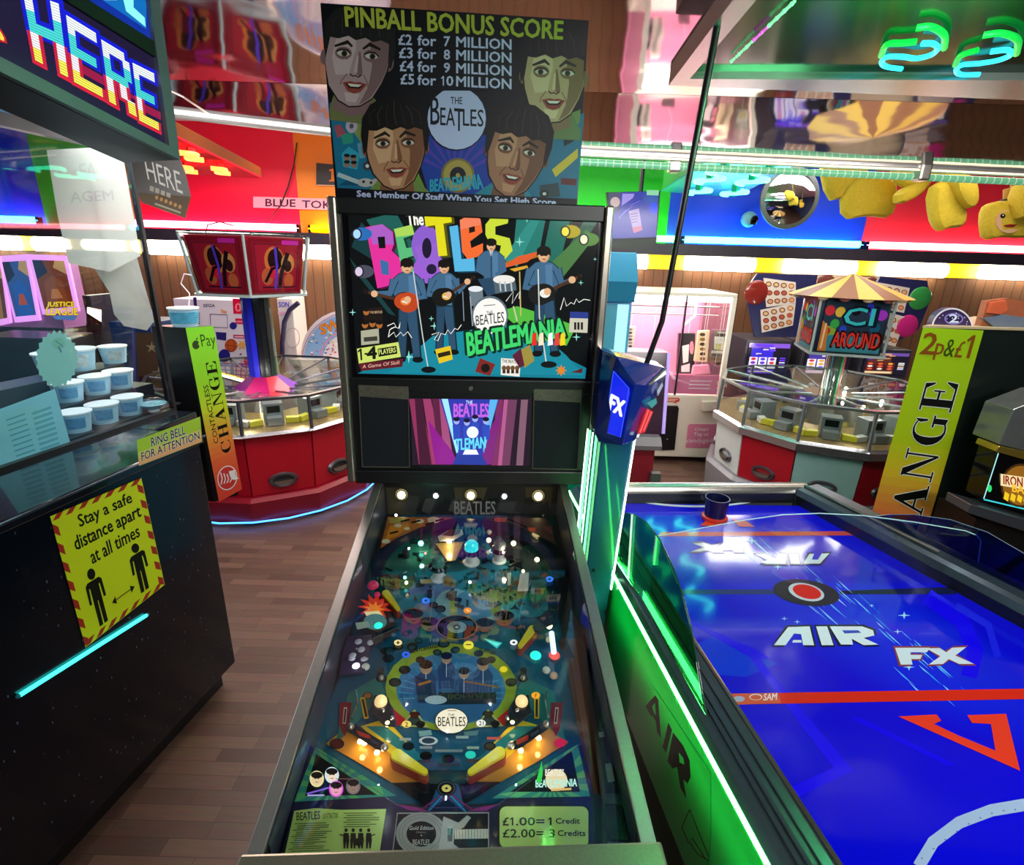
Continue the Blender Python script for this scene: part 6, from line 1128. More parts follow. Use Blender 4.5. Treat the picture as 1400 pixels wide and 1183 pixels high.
A.poly([(p[0]+2, p[1]-9), (p[0]+10, p[1]-11), (p[0]+12, p[1]-2), (p[0]+16, p[1]+1), (p[0]+8, p[1]+3), (p[0]+4, p[1]-2)], '#f4ece8')
A.build('side_sign', PRINT, cm, label='green to red sign reading CONTACTLESS CHANGE')
p = V((K0.x, K0.y, K0.z))+kb*.45+kd*.55
tb = root('sweet_tub', 'pale blue sweet tub with a white string standing on the black change machine', 'tub', tuple(p))
B().lathe([(.046, 0), (.055, .072), (.052, .072), (.044, .004)], n=24).build('bowl', tubm, tb, smooth=True); B().lathe([(.054, .069), (.059, .071), (.059, .077), (.053, .077)], n=24).build('rim', rimm, tb, smooth=True)
B().tube([(.0, .04, .07), (.02, .03, .13), (-.01, .03, .17), (.01, .03, .21), (.04, .03, .205)], .0022, 6).build('string', mat('string_white', '#e8e4f0', .5, noise=.05), tb, smooth=True)
B().lathe([(.0500, .014), (.0555, .06)], n=24).build('label_print', mat('tub_label_wave', '#4aa0c0', .4, noise=.6, scale=40), tb, smooth=True)
# ---- right change machine
M = [aty(*p_, 2.15) for p_ in ((1262, 448), (1345, 452), (1268, 720), (1192, 700))]
zt_ = M[0].z; xl = M[0].x-.004; xr = M[1].x
c2 = root('change_machine', 'big dark change machine with yellow 2p and £1 CHANGE sign behind the hockey table', 'change machine', (xl+.5, 2.4, 0))
ftp = [(xl, 2.15), (xl+1.0, 2.15), (xl+1.0, 2.66), (xl+.62, 2.66)]
B().loft([[V((x, y, z_)) for x, y in ftp] for z_ in (0, zt_)]).build('cabinet', mat('change_dark_green', '#141c18', .28, noise=.2, scale=6), c2, world=True, bevel=.004)
B().loft([[V((x, y-.002, z_)) for x, y in ftp] for z_ in (zt_, zt_+.008)]).build('top_edge', mat('top_edge_pale', '#c8b088', .4, noise=.1), c2, world=True)
Q4 = [(1192, 700), (1268, 722), (1345, 452), (1262, 448)]; zb_ = M[3].z
U = quadmap([(1169, 785), (1245, 803), (1345, 452), (1262, 448)])
A = Art((0, 2.148, 0), V((0, -1, 0)), .0015)
ST = [(0, '#d05a48'), (.25, '#d8703c'), (.42, '#d8b428'), (.56, '#b0c414'), (1, '#a4cc16')]
for k in range(30): A.poly(u((0, k/30), (1, k/30), (1, (k+1)/30), (0, (k+1)/30)), ramp(ST, (k+.5)/30))
serif_word(A, 'CHANGE', U, -.02, .805, .30, .84, '#0c0c08', '#e8e8d8')
A.text('2', u((.06, .895), (.30, .895), (.30, .98), (.06, .98)), '#8a4a14', .02).text('p', u((.30, .875), (.44, .875), (.44, .94), (.30, .94)), '#8a4a14', .01).text('&', u((.45, .89), (.62, .89), (.62, .96), (.45, .96)), '#3a4a10', 0).text('£', u((.64, .89), (.76, .89), (.76, .955), (.64, .955)), '#8a4a14', .01).one(u((.78, .89), (.95, .89), (.95, .98), (.78, .98)), '#8a4a14')
A.build('front_sign', PRINT, c2, label='yellow sign reading 2p & £1 CHANGE')
# ================================================================== coin pushers
def pusher(name, label, cx, cy, R, cols, z_pl, z_pan, z_sill, z_win, R2, z_cone, ph, kick, deckm, panel_plinth):
    r_ = root(name, label, 'coin pusher', (cx, cy, 0))
    N = 12; st_ = 2*PI/N; P = lambda r, k, z_: V((r*math.cos(ph+k*st_), r*math.sin(ph+k*st_), z_))
    B().lathe([(R*1.0, .025), (R*1.02, z_pl-.02), (R*.98, z_pl)], n=N, ph=ph).build('plinth', panel_plinth, r_)
    B().lathe([(R*.93, 0), (R*.93, .03)], n=N, ph=ph).build('foot_ring', BLACK, r_)
    if kick: B().tube([P(R*1.01, k/2, .03) for k in range(2*N)]+[P(R*1.01, 0, .03)], .006, 6).build('kick_light', kick, r_)
    B().lathe([(R*.9, z_pl), (R*.92, z_pan)], n=N, ph=ph).build('core', BLACK, r_)
    for k in range(N):
        a = ph+(k+.5)*st_; nrm = V((math.cos(a), math.sin(a), 0)); tg = V((-nrm.y, nrm.x, 0))
        q = [P(R*.945, k+.012, z_pl+.004), P(R*.945, k+.988, z_pl+.004), P(R*.97, k+.988, z_pan), P(R*.97, k+.012, z_pan)]
        pn = B().slab(q, .012, nrm).build('base_panel', cols[k % len(cols)], r_)
        c0 = nrm*(R*.955*math.cos(PI/N)-.004)+V((0, 0, z_pl+.095)); w_ = R*.115
        bb = B(); ring_ = [(c0+tg*math.cos(t*PI/12)*w_+V((0, 0, math.sin(t*PI/12)*w_*.55))+nrm*.004) for t in range(24)]; rin = [(c0+tg*math.cos(t*PI/12)*w_*.72+V((0, 0, math.sin(t*PI/12)*w_*.36))) for t in range(24)]
        bb.loft([ring_, [c0+(p-c0)*.9+nrm*.016 for p in ring_], [p+nrm*.016 for p in rin], [p-nrm*.02 for p in rin]], caps=False); bb.build('payout_rim', mat('payout_steel', '#6a6a72', .3, .8, noise=.15), pn, smooth=True)
        bb = B(); bb.loft([[p+nrm*.003 for p in rin], [p+nrm*.0031 for p in rin]]); bb.build('payout_hole', mat('hole_black', '#040405', .6), pn)
        B().loft([[c0+tg*math.cos(t*PI/8+PI)*w_*.66+V((0, 0, math.sin(t*PI/8+PI)*w_*.33))+nrm*o for t in range(9)] for o in (.004, .03)]).build('payout_lip', STEEL, pn)
        wq = [P(R*.985, k+.02, z_sill), P(R*.985, k+.98, z_sill), P(R*.97, k+.98, z_win), P(R*.97, k+.02, z_win)]
        B().slab(wq, .004, nrm).build('window_pane', GLASS, r_)
        B().tube([P(R*.985, k, z_sill), P(R*.97, k, z_win)], .012, 6).build('window_post', deckm, r_)
        B().tube([P(R*.97, k, z_win), P(R2, k, z_cone)], .007, 6).build('roof_rib', deckm, r_)
        B().slab([P(R*.965, k+.02, z_win), P(R*.965, k+.98, z_win), P(R2, k+.98, z_cone), P(R2, k+.02, z_cone)], .003).build('roof_pane', ACRYL, r_)
        m0 = nrm*R*.62; bx_ = lambda u0, u1, o0, o1, z0, z1: [[m0+tg*u+nrm*o+V((0, 0, z_)) for u, o in ((u0, o0), (u1, o0), (u1, o1), (u0, o1))] for z_ in (z0, z1)]
        B().loft(bx_(-.06, .06, -.06, .05, z_sill, z_sill+.13)).loft(bx_(-.045, .045, .05, .12, z_sill+.0, z_sill+.05)).build('coin_chute', mat('chute_grey', '#8a9494', .3, .3, noise=.15), r_)
        B().loft(bx_(-.04, .04, .05, .053, z_sill+.07, z_sill+.115)).build('chute_screen', mat('chute_screen', '#141c1c', .2), r_)
        for s_ in (-1, 1): B().loft([[m0+tg*s_*(.11+u)+nrm*(.06+o)+V((0, 0, z_)) for u, o in ((-.04, -.03), (.04, -.01), (.04, .04), (-.04, .02))] for z_ in (z_sill+.0, z_sill+.035)]).build('prize_block', mat('prize_yellow', '#d8d23a', .35, noise=.1) if k % 3 else mat('prize_white', '#dcdad0', .35, noise=.1), r_)
    B().lathe([(R*.3, z_sill-.01), (R*.985, z_sill-.02), (R*.99, z_sill-.005), (R*.3, z_sill)], n=N, ph=ph).build('coin_bed', mat('coin_bed', '#a8905c', .3, .6, noise=.8, scale=60), r_)
    B().lathe([(R*.99, z_pan), (R*1.02, z_pan+.01), (R*1.02, z_sill-.01), (R*.985, z_sill+.006)], n=N, ph=ph, caps=False).build('sill_band', mat('sill_chrome', '#c8c8ce', .18, .9, noise=.1), r_)
    B().lathe([(R*.98, z_win-.008), (R*.985, z_win+.008), (R*.95, z_win+.01)], n=N, ph=ph, caps=False).build('window_head', deckm, r_)
    B().lathe([(R*.34, z_sill), (R*.3, z_cone)], n=N, ph=ph).build('mirror_drum', mat('drum_mirror', '#d8d0c0', .12, .9, noise=.2), r_)
    for k in range(3): a = ph+(k+.5)*2*st_-.2; point('pusher_light', (cx+R*.45*math.cos(a), cy+R*.45*math.sin(a), z_win+.0), 2.2, (1, .95, .85), .008)
    return r_
RED = mat('pusher_red', '#b40a22', .35, noise=.12, scale=14); REDD = mat('pusher_plinth_red', '#8c0a20', .4, noise=.12)
CY = 3.86; cxl = aty(372, 600, CY).x; yf = 3.1
zz = lambda py, y=yf, px=365: aty(px, py, y).z
LR = .80
HOT = mat('kick_led_glow', '#3a8cff', .4, em=4); nt = HOT.node_tree
pl = pusher('coin_pusher', 'red round coin pusher with blue kick lights and red sign box behind the counter', cxl, CY, LR, [RED], zz(683), zz(601), zz(597), zz(551), .17, aty(374, 534, 3.75).z, math.radians(-106.5), HOT, mat('pusher_frame_grey', '#5a5660', .3, .6, noise=.1), REDD)
zc0, zc1, zs0, zs1 = aty(374, 536, 3.72).z, aty(374, 511, 3.86).z, aty(374, 405, 3.6).z, aty(374, 322, 3.6).z
for k in range(8):
    a0, a1 = k*PI/4-PI/2-.25, (k+1)*PI/4-PI/2-.25
    c_ = ['#a01058', '#c01030', '#6a2a9a', '#8a1a9c', '#7a1a8c', '#8a1048', '#c81828', '#7c1070'][k]
    B().loft([[V((.235*math.cos(a), .235*math.sin(a), zc0)) for a in (a0, a1)]+[V((0, 0, zc0))], [V((.085*math.cos(a), .085*math.sin(a), zc1)) for a in (a0, a1)]+[V((0, 0, zc1))]]).build('cone_facet', mat('cone_'+c_[1:], c_, .25, coat=.3, noise=.1), pl)
for k, c_ in enumerate(('#2a2ac8', '#14161c', '#1c2420', '#6a9a58', '#b8623c', '#9a3a3a', '#1a1a20', '#2a3ad0')):
    a0, a1 = k*PI/4-PI/2-.55, (k+.9)*PI/4-PI/2-.55
    B().loft([[V((r*math.cos(a), r*math.sin(a), z_)) for r, a in ((.095, a0), (.1, (a0+a1)/2), (.095, a1), (.05, a1), (.05, a0))] for z_ in (zc1-.01, zs0)]).build('column_strip', mat('column_'+c_[1:], c_, .2, coat=.4, noise=.1), pl)
def signbox(par, cx, cy, n, ph, r0, r1, z0, z1, facem, rimm_):
    P = lambda r, k, z_: V((r*math.cos(ph+k*2*PI/n), r*math.sin(ph+k*2*PI/n), z_))
    B().loft([[P(r0*.93, k, z0+.01) for k in range(n)], [P(r1*.93, k, z1-.01) for k in range(n)]]).build('sign_body', facem, par)
    for k in range(n):
        B().slab([P(r0, k+.01, z0), P(r0, k+.99, z0), P(r1, k+.99, z1), P(r1, k+.01, z1)], .004).build('sign_pane', ACRYL, par)
        B().tube([P(r0, k, z0), P(r1, k, z1)], .009, 6).build('sign_edge', rimm_, par)
    for r, z_ in ((r0*1.06, z0), (r1*1.02, z1)): B().loft([[P(r, k, z_-.008) for k in range(n)], [P(r, k, z_+.008) for k in range(n)]]).build('sign_rim', ACRYL if z_ == z1 else rimm_, par)
RL, RT = aty(290, 400, 3.5).x, aty(268, 325, 3.5).x
r0_, r1_ = .375, .44
signbox(pl, cxl, CY, 6, math.radians(-68), r0_, r1_, zs0, zs1, mat('sign_red', '#a8182c', .3, noise=.35, scale=7), mat('sign_edge_clear', '#b8c8c8', .15, .3, noise=.1))
MWp = MW[pl]
def face_art(k, n, ph, r0, r1, z0, z1, fn, par):
    P = lambda r, kk, z_: MW[par] @ V((r*math.cos(ph+kk*2*PI/n), r*math.sin(ph+kk*2*PI/n), z_))
    a, b_, c_, d_ = P(r0*.935, k+.06, z0+.02), P(r0*.935, k+.94, z0+.02), P(r1*.935, k+.94, z1-.02), P(r1*.935, k+.06, z1-.02)
    N_ = (b_-a).cross(d_-a).normalized(); A = Art(a, N_, .002)
    if (CAM-a).dot(N_) * 1 < 0: N_ = -N_
    A.pt = lambda u_, v_: (a*(1-u_)+b_*u_)*(1-v_)+(d_*(1-u_)+c_*u_)*v_+A.N*A.l
    fn(A); A.build('sign_art', PRINTG, par)
def red_art(A):
    A.poly([(0, 0), (1, 0), (1, 1), (0, 1)], '#8c1426').poly([(.06, .06), (.94, .06), (.94, .92), (.06, .92)], '#a81c30')
    for x, y, r, c_ in ((.45, .6, .26, '#d8743a'), (.47, .62, .2, '#2a1014'), (.3, .3, .16, '#c05a3a'), (.72, .55, .18, '#d88a50'), (.72, .5, .11, '#3a1418'), (.75, .22, .14, '#c8603a'), (.42, .38, .12, '#e0203a')): A.ell(x, y, r*.75, r, c_)
    A.line([(.25, .2), (.4, .45), (.55, .5), (.5, .85)], .06, '#1a0c10').line([(.55, .12), (.6, .4), (.72, .75)], .08, '#20101a').line([(.18, .1), (.9, .1)], .03, '#3a1028').line([(.08, .06), (.08, .9), (.92, .9), (.92, .06)], .02, '#3a1830').poly([(.6, .9), (.92, .9), (.92, .98), (.6, .98)], '#d82aa8').line([(.46, .06), (.5, .5), (.47, .85)], .05, '#5a3ac8')
for k in (0, 5, 4, 1): face_art(k, 6, math.radians(-68), r0_, r1_, zs0, zs1, red_art, pl)
B().tube([(-.12, -.3, zs1), (-.1, -.3, zs1+.05), (-.02, -.3, zs1+.07), (.06, -.3, zs1+.05)], .004, 6).build('wire', BLACK, pl)
# ---- carousel pusher on the right
CYR = 3.82; cxr = aty(1126, 560, CYR).x; yr = 3.1
zr_ = lambda py, y=3.12, px=1110: aty(px, py, y).z
WHT, MINT = mat('pusher_white', '#d6dedc', .35, noise=.05), mat('pusher_mint', '#9cc8c4', .35, noise=.06)
phr = math.radians(-99)
pr = pusher('coin_pusher', 'round coin pusher with red, white and mint panels under a striped tent top', cxr, CYR, .76, [RED, WHT, RED, MINT, RED, WHT, RED, MINT, RED, WHT, RED, MINT], zr_(690), zr_(626), zr_(612), zr_(560), .16, aty(1126, 541, 3.7).z, phr, None, mat('pusher_frame_silver', '#aab4b4', .2, .7, noise=.1), mat('plinth_grey', '#8a8890', .4, noise=.1))
zq0, zq1, zt0, zt1 = aty(1140, 489, 3.5).z, aty(1146, 408, 3.5).z, aty(1150, 408, 3.5).z, aty(1157, 374, CYR).z
B().lathe([(.055, aty(1126, 541, 3.82).z-.02), (.06, zq0)], n=12).build('column', mat('column_chrome', '#b8d0c4', .08, .9, noise=.4, scale=9), pr, smooth=True)
for k in range(3): B().tube([(.062*math.cos(-1.2+k*.45), .062*math.sin(-1.2+k*.45), aty(1126, 541, 3.82).z-.02), (.064*math.cos(-1.2+k*.45), .064*math.sin(-1.2+k*.45), zq0)], .008, 6).build('column_strip', mat(['col_green', 'col_red', 'col_teal'][k], ['#2aa060', '#c84a4a', '#3a9a9a'][k], .3, noise=.1), pr)
signbox(pr, cxr, CYR, 4, math.radians(-150), .31, .31, zq0, zq1, mat('sign_night', '#20304a', .3, noise=.4, scale=9), mat('sign_edge_clear'))
def tent_art(A):
    A.poly([(0, 0), (1, 0), (1, 1), (0, 1)], '#27384a').poly([(0, 0), (1, 0), (1, .3), (0, .34)], '#3a8090').poly([(0, .3), (.3, .34), (.2, .5), (0, .5)], '#8aa83a')
    for x, y, r, c_ in ((.08, .8, .1, '#c8303a'), (.25, .78, .1, '#d8b040'), (.2, .55, .09, '#3aa048'), (.8, .8, .12, '#5a2ad0'), (.92, .75, .1, '#a838c8'), (.7, .9, .07, '#3a4ae0'), (.1, .4, .07, '#b83a2a'), (.5, .82, .1, '#1a1420'), (.35, .45, .07, '#2a4ad0'), (.85, .5, .1, '#1a5a7a')): A.ell(x, y, r*.8, r, c_)
    A.text('CI', [(.3, .5), (.85, .52), (.85, .9), (.3, .9)], '#102030', .05).text('CI', [(.33, .53), (.8, .55), (.8, .87), (.33, .87)], '#3ac0c8', .02).text('AROUND', [(.2, .08), (1.0, .08), (1.0, .42), (.2, .42)], '#301010', .05).text('AROUND', [(.22, .11), (.97, .11), (.97, .39), (.22, .39)], '#d8362c', .02)
    A.poly([(0, 0), (.14, 0), (.1, .5), (0, .6)], '#c87838').line([(.05, .05), (.06, .55)], .03, '#e8c090')
for k in (0, 3): face_art(k, 4, math.radians(-150), .31, .31, zq0, zq1, tent_art, pr)
for k in range(16):
    a0, a1 = k*PI/8, (k+1)*PI/8
    B().loft([[V((.385*math.cos(a), .385*math.sin(a), zt0)) for a in (a0, a1)]+[V((0, 0, zt0))], [V((.012*math.cos(a), .012*math.sin(a), zt1)) for a in (a0, a1)]+[V((0, 0, zt1))]]).build('tent_stripe', mat('tent_gold', '#d8b04a', .45, noise=.08) if k % 2 else mat('tent_brown', '#8c5a3a', .45, noise=.08), pr)
    am = (a0+a1)/2; B().ball((.33*math.cos(am), .33*math.sin(am), zt0-.005), .032, .6, 10, 6, lo=-90).build('tent_scallop', mat('scallop_cream', '#d8c09a', .45, noise=.06) if k % 2 else mat('scallop_brown', '#8a4038', .45, noise=.06), pr, smooth=True)

# ================================================================== pink prize machine
YM = 4.47
def rectm(px): return [aty(x, y, YM) for x, y in px]
x0p, x1p = aty(840, 520, YM).x, 1.80
tp, bp_, gs = aty(940, 400, YM).z, .05, aty(940, 541, YM).z
cr_ = root('prize_machine', 'white and pink prize machine with hanging gifts behind glass', 'prize machine', ((x0p+x1p)/2, YM+.4, 0))
CRM = mat('prize_cream', '#e8dccb', .38, noise=.04)
DEP = .78
B().box(x0p, x1p, YM, YM+DEP, bp_, gs).build('lower_body', CRM, cr_, world=True, bevel=.008)
for x in (x0p+.06, x1p-.06):
    for y in (YM+.06, YM+DEP-.06): B().cyl((x, y, 0), (x, y, bp_+.01), .025, n=10).build('foot', BLACK, cr_, world=True)
B().box(x0p, x1p, YM+DEP-.03, YM+DEP, gs, tp).build('back_panel', mat('prize_pink', '#ee8fb4', .45, noise=.06, scale=5), cr_, world=True)
for xa, xb in ((x0p, x0p+.035), (x1p-.035, x1p)):
    B().box(xa, xb, YM, YM+.04, gs, tp-.03).build('corner_post', CRM, cr_, world=True)
    B().box(xa+.01, xb-.01, YM+.04, YM+DEP-.03, gs, tp-.03).build('side_glass', ACRYL, cr_, world=True)
B().box(x0p, x1p, YM, YM+DEP, tp-.03, tp).build('roof', CRM, cr_, world=True, bevel=.006)
B().box(x0p+.035, x1p-.035, YM+.03, YM+DEP-.03, tp-.075, tp-.035).build('lamp_diffuser', mat('prize_lamp_glow', '#fff2ea', .4, em=9), cr_, world=True)
xm = aty(932, 470, YM).x
B().box(xm-.006, xm+.006, YM+.005, YM+.03, gs, tp-.03).build('door_bar', DARKM, cr_, world=True)
B().box(x0p+.035, x1p-.035, YM+.012, YM+.016, gs, tp-.03).build('front_glass', GLASS, cr_, world=True)
zpl = aty(960, 514, YM).z
B().box(x0p+.036, x1p-.04, YM+.02, YM+.026, gs+.01, zpl).build('pink_sill_board', mat('prize_pink_board', '#e07aa4', .45, noise=.05), cr_, world=True)
B().tube([(x0p+.04, YM+.25, tp-.13), (x1p-.04, YM+.25, tp-.13)], .008, 6).build('carriage_rail', STEEL, cr_, world=True); B().tube([(x0p+.04, YM+.25, tp-.2), (x1p-.04, YM+.25, tp-.2)], .006, 6).build('carriage_rail', STEEL, cr_, world=True)
B().tube([aty(935, 445, YM+.24), aty(950, 432, YM+.24), aty(952, 415, YM+.24)], .012, 8).build('cutter_arm', mat('cutter_white', '#f0e8ea', .4, noise=.04), cr_, smooth=True, world=True)
A = Art((0, YM+.019, 0), V((0, -1, 0)), .001)
for y in (521, 526, 531): A.line([(940+random.uniform(0, 4), y), (970+random.uniform(0, 8), y+.5)], 1.6, '#f4d8e4')
A.ring(983, 524, 3, 3, .9, '#f8e8f0').ring(983, 531, 3, 3, .9, '#f8e8f0').line([(985, 525), (994, 529)], 1.2, '#f8e8f0').line([(985, 530), (994, 525)], 1.2, '#f8e8f0')
A.build('board_print', PRINT, cr_)
sl_ = lambda X, Y: (780+X/4.225, 440+Y/4.225)
def ppl(name, ring_px, o0, o1, mt, bevel=.003): return B().loft([[aty(*sl_(*p), YM)+V((0, o, 0)) for p in ring_px] for o in (o0, o1)]).build(name, mt, cr_, world=True, bevel=bevel)
ppl('coin_plate', [(540, 482), (618, 484), (625, 500), (600, 740), (510, 742), (500, 730), (522, 495)], -.012, .002, mat('coin_plate_black', '#100c10', .3, noise=.2), .006)
for X, Y in ((560, 515), (592, 515)): p = aty(*sl_(X, Y), YM); B().cyl(p+V((0, -.018, 0)), p+V((0, -.01, 0)), .018, n=12).build('coin_button', DARKM, cr_, world=True)
p = aty(*sl_(556, 676), YM); B().cyl(p+V((0, -.016, 0)), p+V((0, -.01, 0)), .009, n=10).build('coin_lock', CHROME, cr_, world=True)
ppl('speech_tag', [(545, 438), (625, 440), (632, 450), (622, 464), (608, 464), (612, 474), (595, 464), (545, 462), (536, 450)], -.004, .002, mat('tag_orange', '#d0402a', .4, noise=.06), .001)
ppl('prize_chute', [(755, 455), (862, 450), (862, 500), (755, 510)], -.05, .002, CRM); ppl('pink_notice', [(690, 590), (845, 592), (845, 730), (664, 728), (678, 600)], -.003, .002, mat('notice_pink', '#e0809e', .45, noise=.05), .001)
A = Art((0, YM-.003, 0), V((0, -1, 0)), .001)
A.tbox('Chaps', *sl_(718, 612), *sl_(796, 634), '#fbe8ee', .01).tbox('Tag us', *sl_(712, 640), *sl_(796, 664), '#fbe8ee', .01).tbox('candygirl', *sl_(668, 674), *sl_(820, 706), '#fbe8ee', 0, 0, .3)
A.build('notice_print', PRINT, cr_)
A = Art((0, YM-.004, 0), V((0, -1, 0)), .001); A.line([sl_(552, 447), sl_(620, 449)], 1, '#f8d8c8').line([sl_(560, 455), sl_(606, 457)], 1, '#f8d8c8').build('tag_print', PRINT, cr_)
# gifts inside
YG = YM+.45
def gift(name, label, ring_px, y, mt, art=None, grp='gifts hanging in the pink prize machine'):
    P = [aty(*sl_(*p), y) for p in ring_px]; c0 = sum(P, V())/len(P); r_ = root(name, label, 'gift', tuple(c0), 0, grp)
    B().loft([P, [p+V((0, .05, 0)) for p in P]]).build('pack', mt, r_, world=True, bevel=.004)
    top = max(p.z for p in P); B().tube([(c0.x, y+.02, top-.01), (c0.x, y+.02, tp-.03)], .0018, 5).build('string', mat('gift_string', '#f0e0e8', .5), r_, world=True)
    if art: A = Art((0, y, 0), V((0, -1, 0)), .002); art(A); A.build('pack_print', PRINTG, r_)
gb = mat('gift_black', '#26222a', .35, noise=.3, scale=30); gc = mat('gift_cream', '#d8c8a0', .4, noise=.2, scale=30)
st_art = lambda X0, X1, Y0, Y1, n, c1, c2: (lambda A: [A.ell(*sl_((X0+X1)/2, Y0+(Y1-Y0)*(k+.5)/n), (X1-X0)/4.225*.3, (Y1-Y0)/n/4.225*.34, c1 if k % 2 else c2) for k in range(n)])
gift('gift_box', 'black gift box hanging at the left of the pink prize machine', [(285, 65), (322, 65), (318, 190), (280, 190)], YG, gb)
gift('gift_card', 'tall cream bead strip hanging beside the left black gift box', [(330, 30), (380, 28), (358, 192), (312, 192)], YG-.06, mat('gift_pale', '#cfc8bc', .4, noise=.3, scale=40), st_art(325, 366, 35, 190, 8, '#4a4a48', '#8a8478'))
gift('gift_box', 'black gift set with white bottle behind the centre bar of the pink prize machine', [(628, 66), (722, 66), (715, 300), (615, 300)], YG, gb, lambda A: A.poly([sl_(*p) for p in ((645, 140), (685, 130), (680, 230), (650, 240))], '#e0dcd8').ell(*sl_(700, 150), 3, 9, '#e88aa4').poly([sl_(*p) for p in ((640, 255), (690, 240), (688, 290), (640, 290))], '#d8ccd0'))
gift('gift_card', 'tall tan watch strip hanging in the middle of the pink prize machine', [(742, 55), (806, 50), (790, 235), (718, 230)], YG-.06, gc, st_art(735, 790, 60, 228, 6, '#8a6a3a', '#4a3a2a'))
gift('gift_box', 'black gift box with white and yellow card at the right of the pink prize machine', [(828, 45), (938, 46), (912, 210), (812, 206)], YG, gb, lambda A: A.poly([sl_(*p) for p in ((832, 85), (890, 88), (880, 165), (828, 160))], '#ecebe4').poly([sl_(*p) for p in ((840, 130), (872, 125), (868, 165), (838, 160))], '#e0d870').line([sl_(*p) for p in ((850, 62), (915, 66), (905, 150))], 1.6, '#d8d8d4').poly([sl_(*p) for p in ((815, 165), (905, 170), (902, 186), (812, 182))], '#dcd8d0'))
gift('gift_bag', 'small black handbag at the foot of the left gifts', [(440, 182), (502, 182), (498, 228), (434, 228)], YG-.1, gb); gift('gift_bag', 'pink bag with black handle under the tan watch strip', [(715, 255), (800, 250), (812, 300), (705, 305)], YG-.12, mat('gift_pink_bag', '#d88aa8', .4, noise=.2)); gift('gift_card', 'small dark card leaning beside the pink bag', [(818, 250), (862, 265), (848, 310), (808, 300)], YG-.12, gb)

# ================================================================== slot machines with fruit toppers
YS = 4.95
def slot(label, px, w_px, ytop, gl, reelc, tlabel, seed, ybase=None):
    random.seed(seed)
    xc = aty(px, 470, YS).x; w = w_px/2/728*YS*1.02; zt = aty(px, ytop, YS).z
    r_ = root('slot_machine', label, 'slot machine', (xc, YS+.3, 0), 0, None)
    side = mat('slot_side', '#4a4854', .3, .3, noise=.1); blk = BLACKG
    zd = aty(px, 525, YS).z
    B().box(xc-w, xc+w, YS, YS+.5, 0, zd-.02).build('lower_cabinet', mat('slot_lower', '#16141c', .35, noise=.2), r_, world=True, bevel=.008)
    B().loft([[(x, YS-.18, zd-.02), (x, YS+.1, zd+.05), (x, YS+.5, zd+.05), (x, YS+.5, zd-.08), (x, YS-.18, zd-.06)] for x in (xc-w, xc+w)]).build('button_deck', mat('slot_deck', '#2a2630', .3, noise=.2), r_, world=True, bevel=.006)
    B().box(xc-w, xc+w, YS, YS+.5, zd+.05, zt).build('upper_cabinet', side, r_, world=True, bevel=.008)
    sc_ = B().box(xc-w*.88, xc+w*.88, YS-.012, YS, zd+.09, zt-.03).build('screen', BLACKG, r_, world=True)
    pu = lambda u_, v_: V((xc-w*.88+u_*w*1.76, YS-.0125, zd+.09+v_*(zt-.03-zd-.09)))
    A = Art((0, YS-.0125, 0), V((0, -1, 0)), .0005); A.pt = lambda u_, v_: pu(u_, v_)+A.N*A.l
    A.poly([(0, 0), (1, 0), (1, 1), (0, 1)], '#1a1424').poly([(0, .86), (1, .86), (1, 1), (0, 1)], gl[0]).poly([(.05, .88), (.6, .88), (.6, .97), (.05, .97)], gl[1]).poly([(.08, .42), (.62, .42), (.62, .84), (.08, .84)], gl[2])
    for i in range(3):
        A.poly([(.06+i*.23, .2), (.26+i*.23, .2), (.26+i*.23, .56), (.06+i*.23, .56)], '#f0e8f4' if gl[3] == 0 else '#5a1a1c')
        for j in range(3): A.ell(.16+i*.23, .26+j*.12, .06, .045, random.choice(reelc))
    A.poly([(.78, .2), (.96, .2), (.96, .6), (.78, .6)], '#14141c')
    for j in range(5): A.poly([(.8, .24+j*.07), (.94, .24+j*.07), (.94, .28+j*.07), (.8, .28+j*.07)], random.choice(['#f0f0f4', '#d8d0f0', gl[1]]))
    for i in range(8): x, y = random.uniform(.05, .7), random.uniform(.6, .85); A.poly([(x, y), (x+.14, y+.01), (x+.13, y+.05), (x, y+.05)], random.choice([gl[0], gl[1], '#3a2a8a', '#d8d0e8']))
    A.poly([(.06, .04), (.7, .04), (.7, .16), (.06, .16)], gl[1]).line([(.08, .1), (.66, .1)], .04, '#f0e0b0')
    A.build('screen_picture', LIT, sc_)
    z0 = aty(px, 540, YS-.02).z; A = Art((0, YS-.004, 0), V((0, -1, 0)), .002)
    A.pt = lambda u_, v_: V((xc-w*.9+u_*w*1.8, YS-.006, zd-.30+v_*.22))+A.N*A.l
    A.poly([(0, 0), (1, 0), (1, 1), (0, 1)], '#3a2a4a').poly([(.1, .3), (.9, .3), (.9, .85), (.1, .85)], '#e0c8a0').text('Big Win Time', [(.14, .5), (.86, .5), (.86, .78), (.14, .78)], '#d8302a', .03); A.build('belly_print', LITLOW, r_)
    for i in range(4): B().cyl((xc-w*.6+i*w*.4, YS-.1, zd+.005), (xc-w*.6+i*w*.4, YS-.1, zd+.022), .028, n=12).build('button', [mat('btn_white', '#e8e8ec', .3), mat('btn_red', '#c82a2a', .3), mat('btn_gold', '#d8a83a', .3)][i % 3], r_, world=True, smooth=True)
    return r_
purple = ('#8a5ad8', '#6a3af0', '#3a2ad8', 0)
slot('slot_machine' and 'slot machine with purple glowing screen beside the pink prize machine', 1052, 62, 465, purple, ['#5a3ad8', '#8a2ab8', '#d83a4a', '#e8e4f4'], '', 3)
slot('slot machine standing right behind the carousel pusher column', 1134, 66, 470, ('#a05ac8', '#c8a0e0', '#4a3a9a', 0), ['#d83a4a', '#e8a83a', '#3a5ad8'], '', 4)
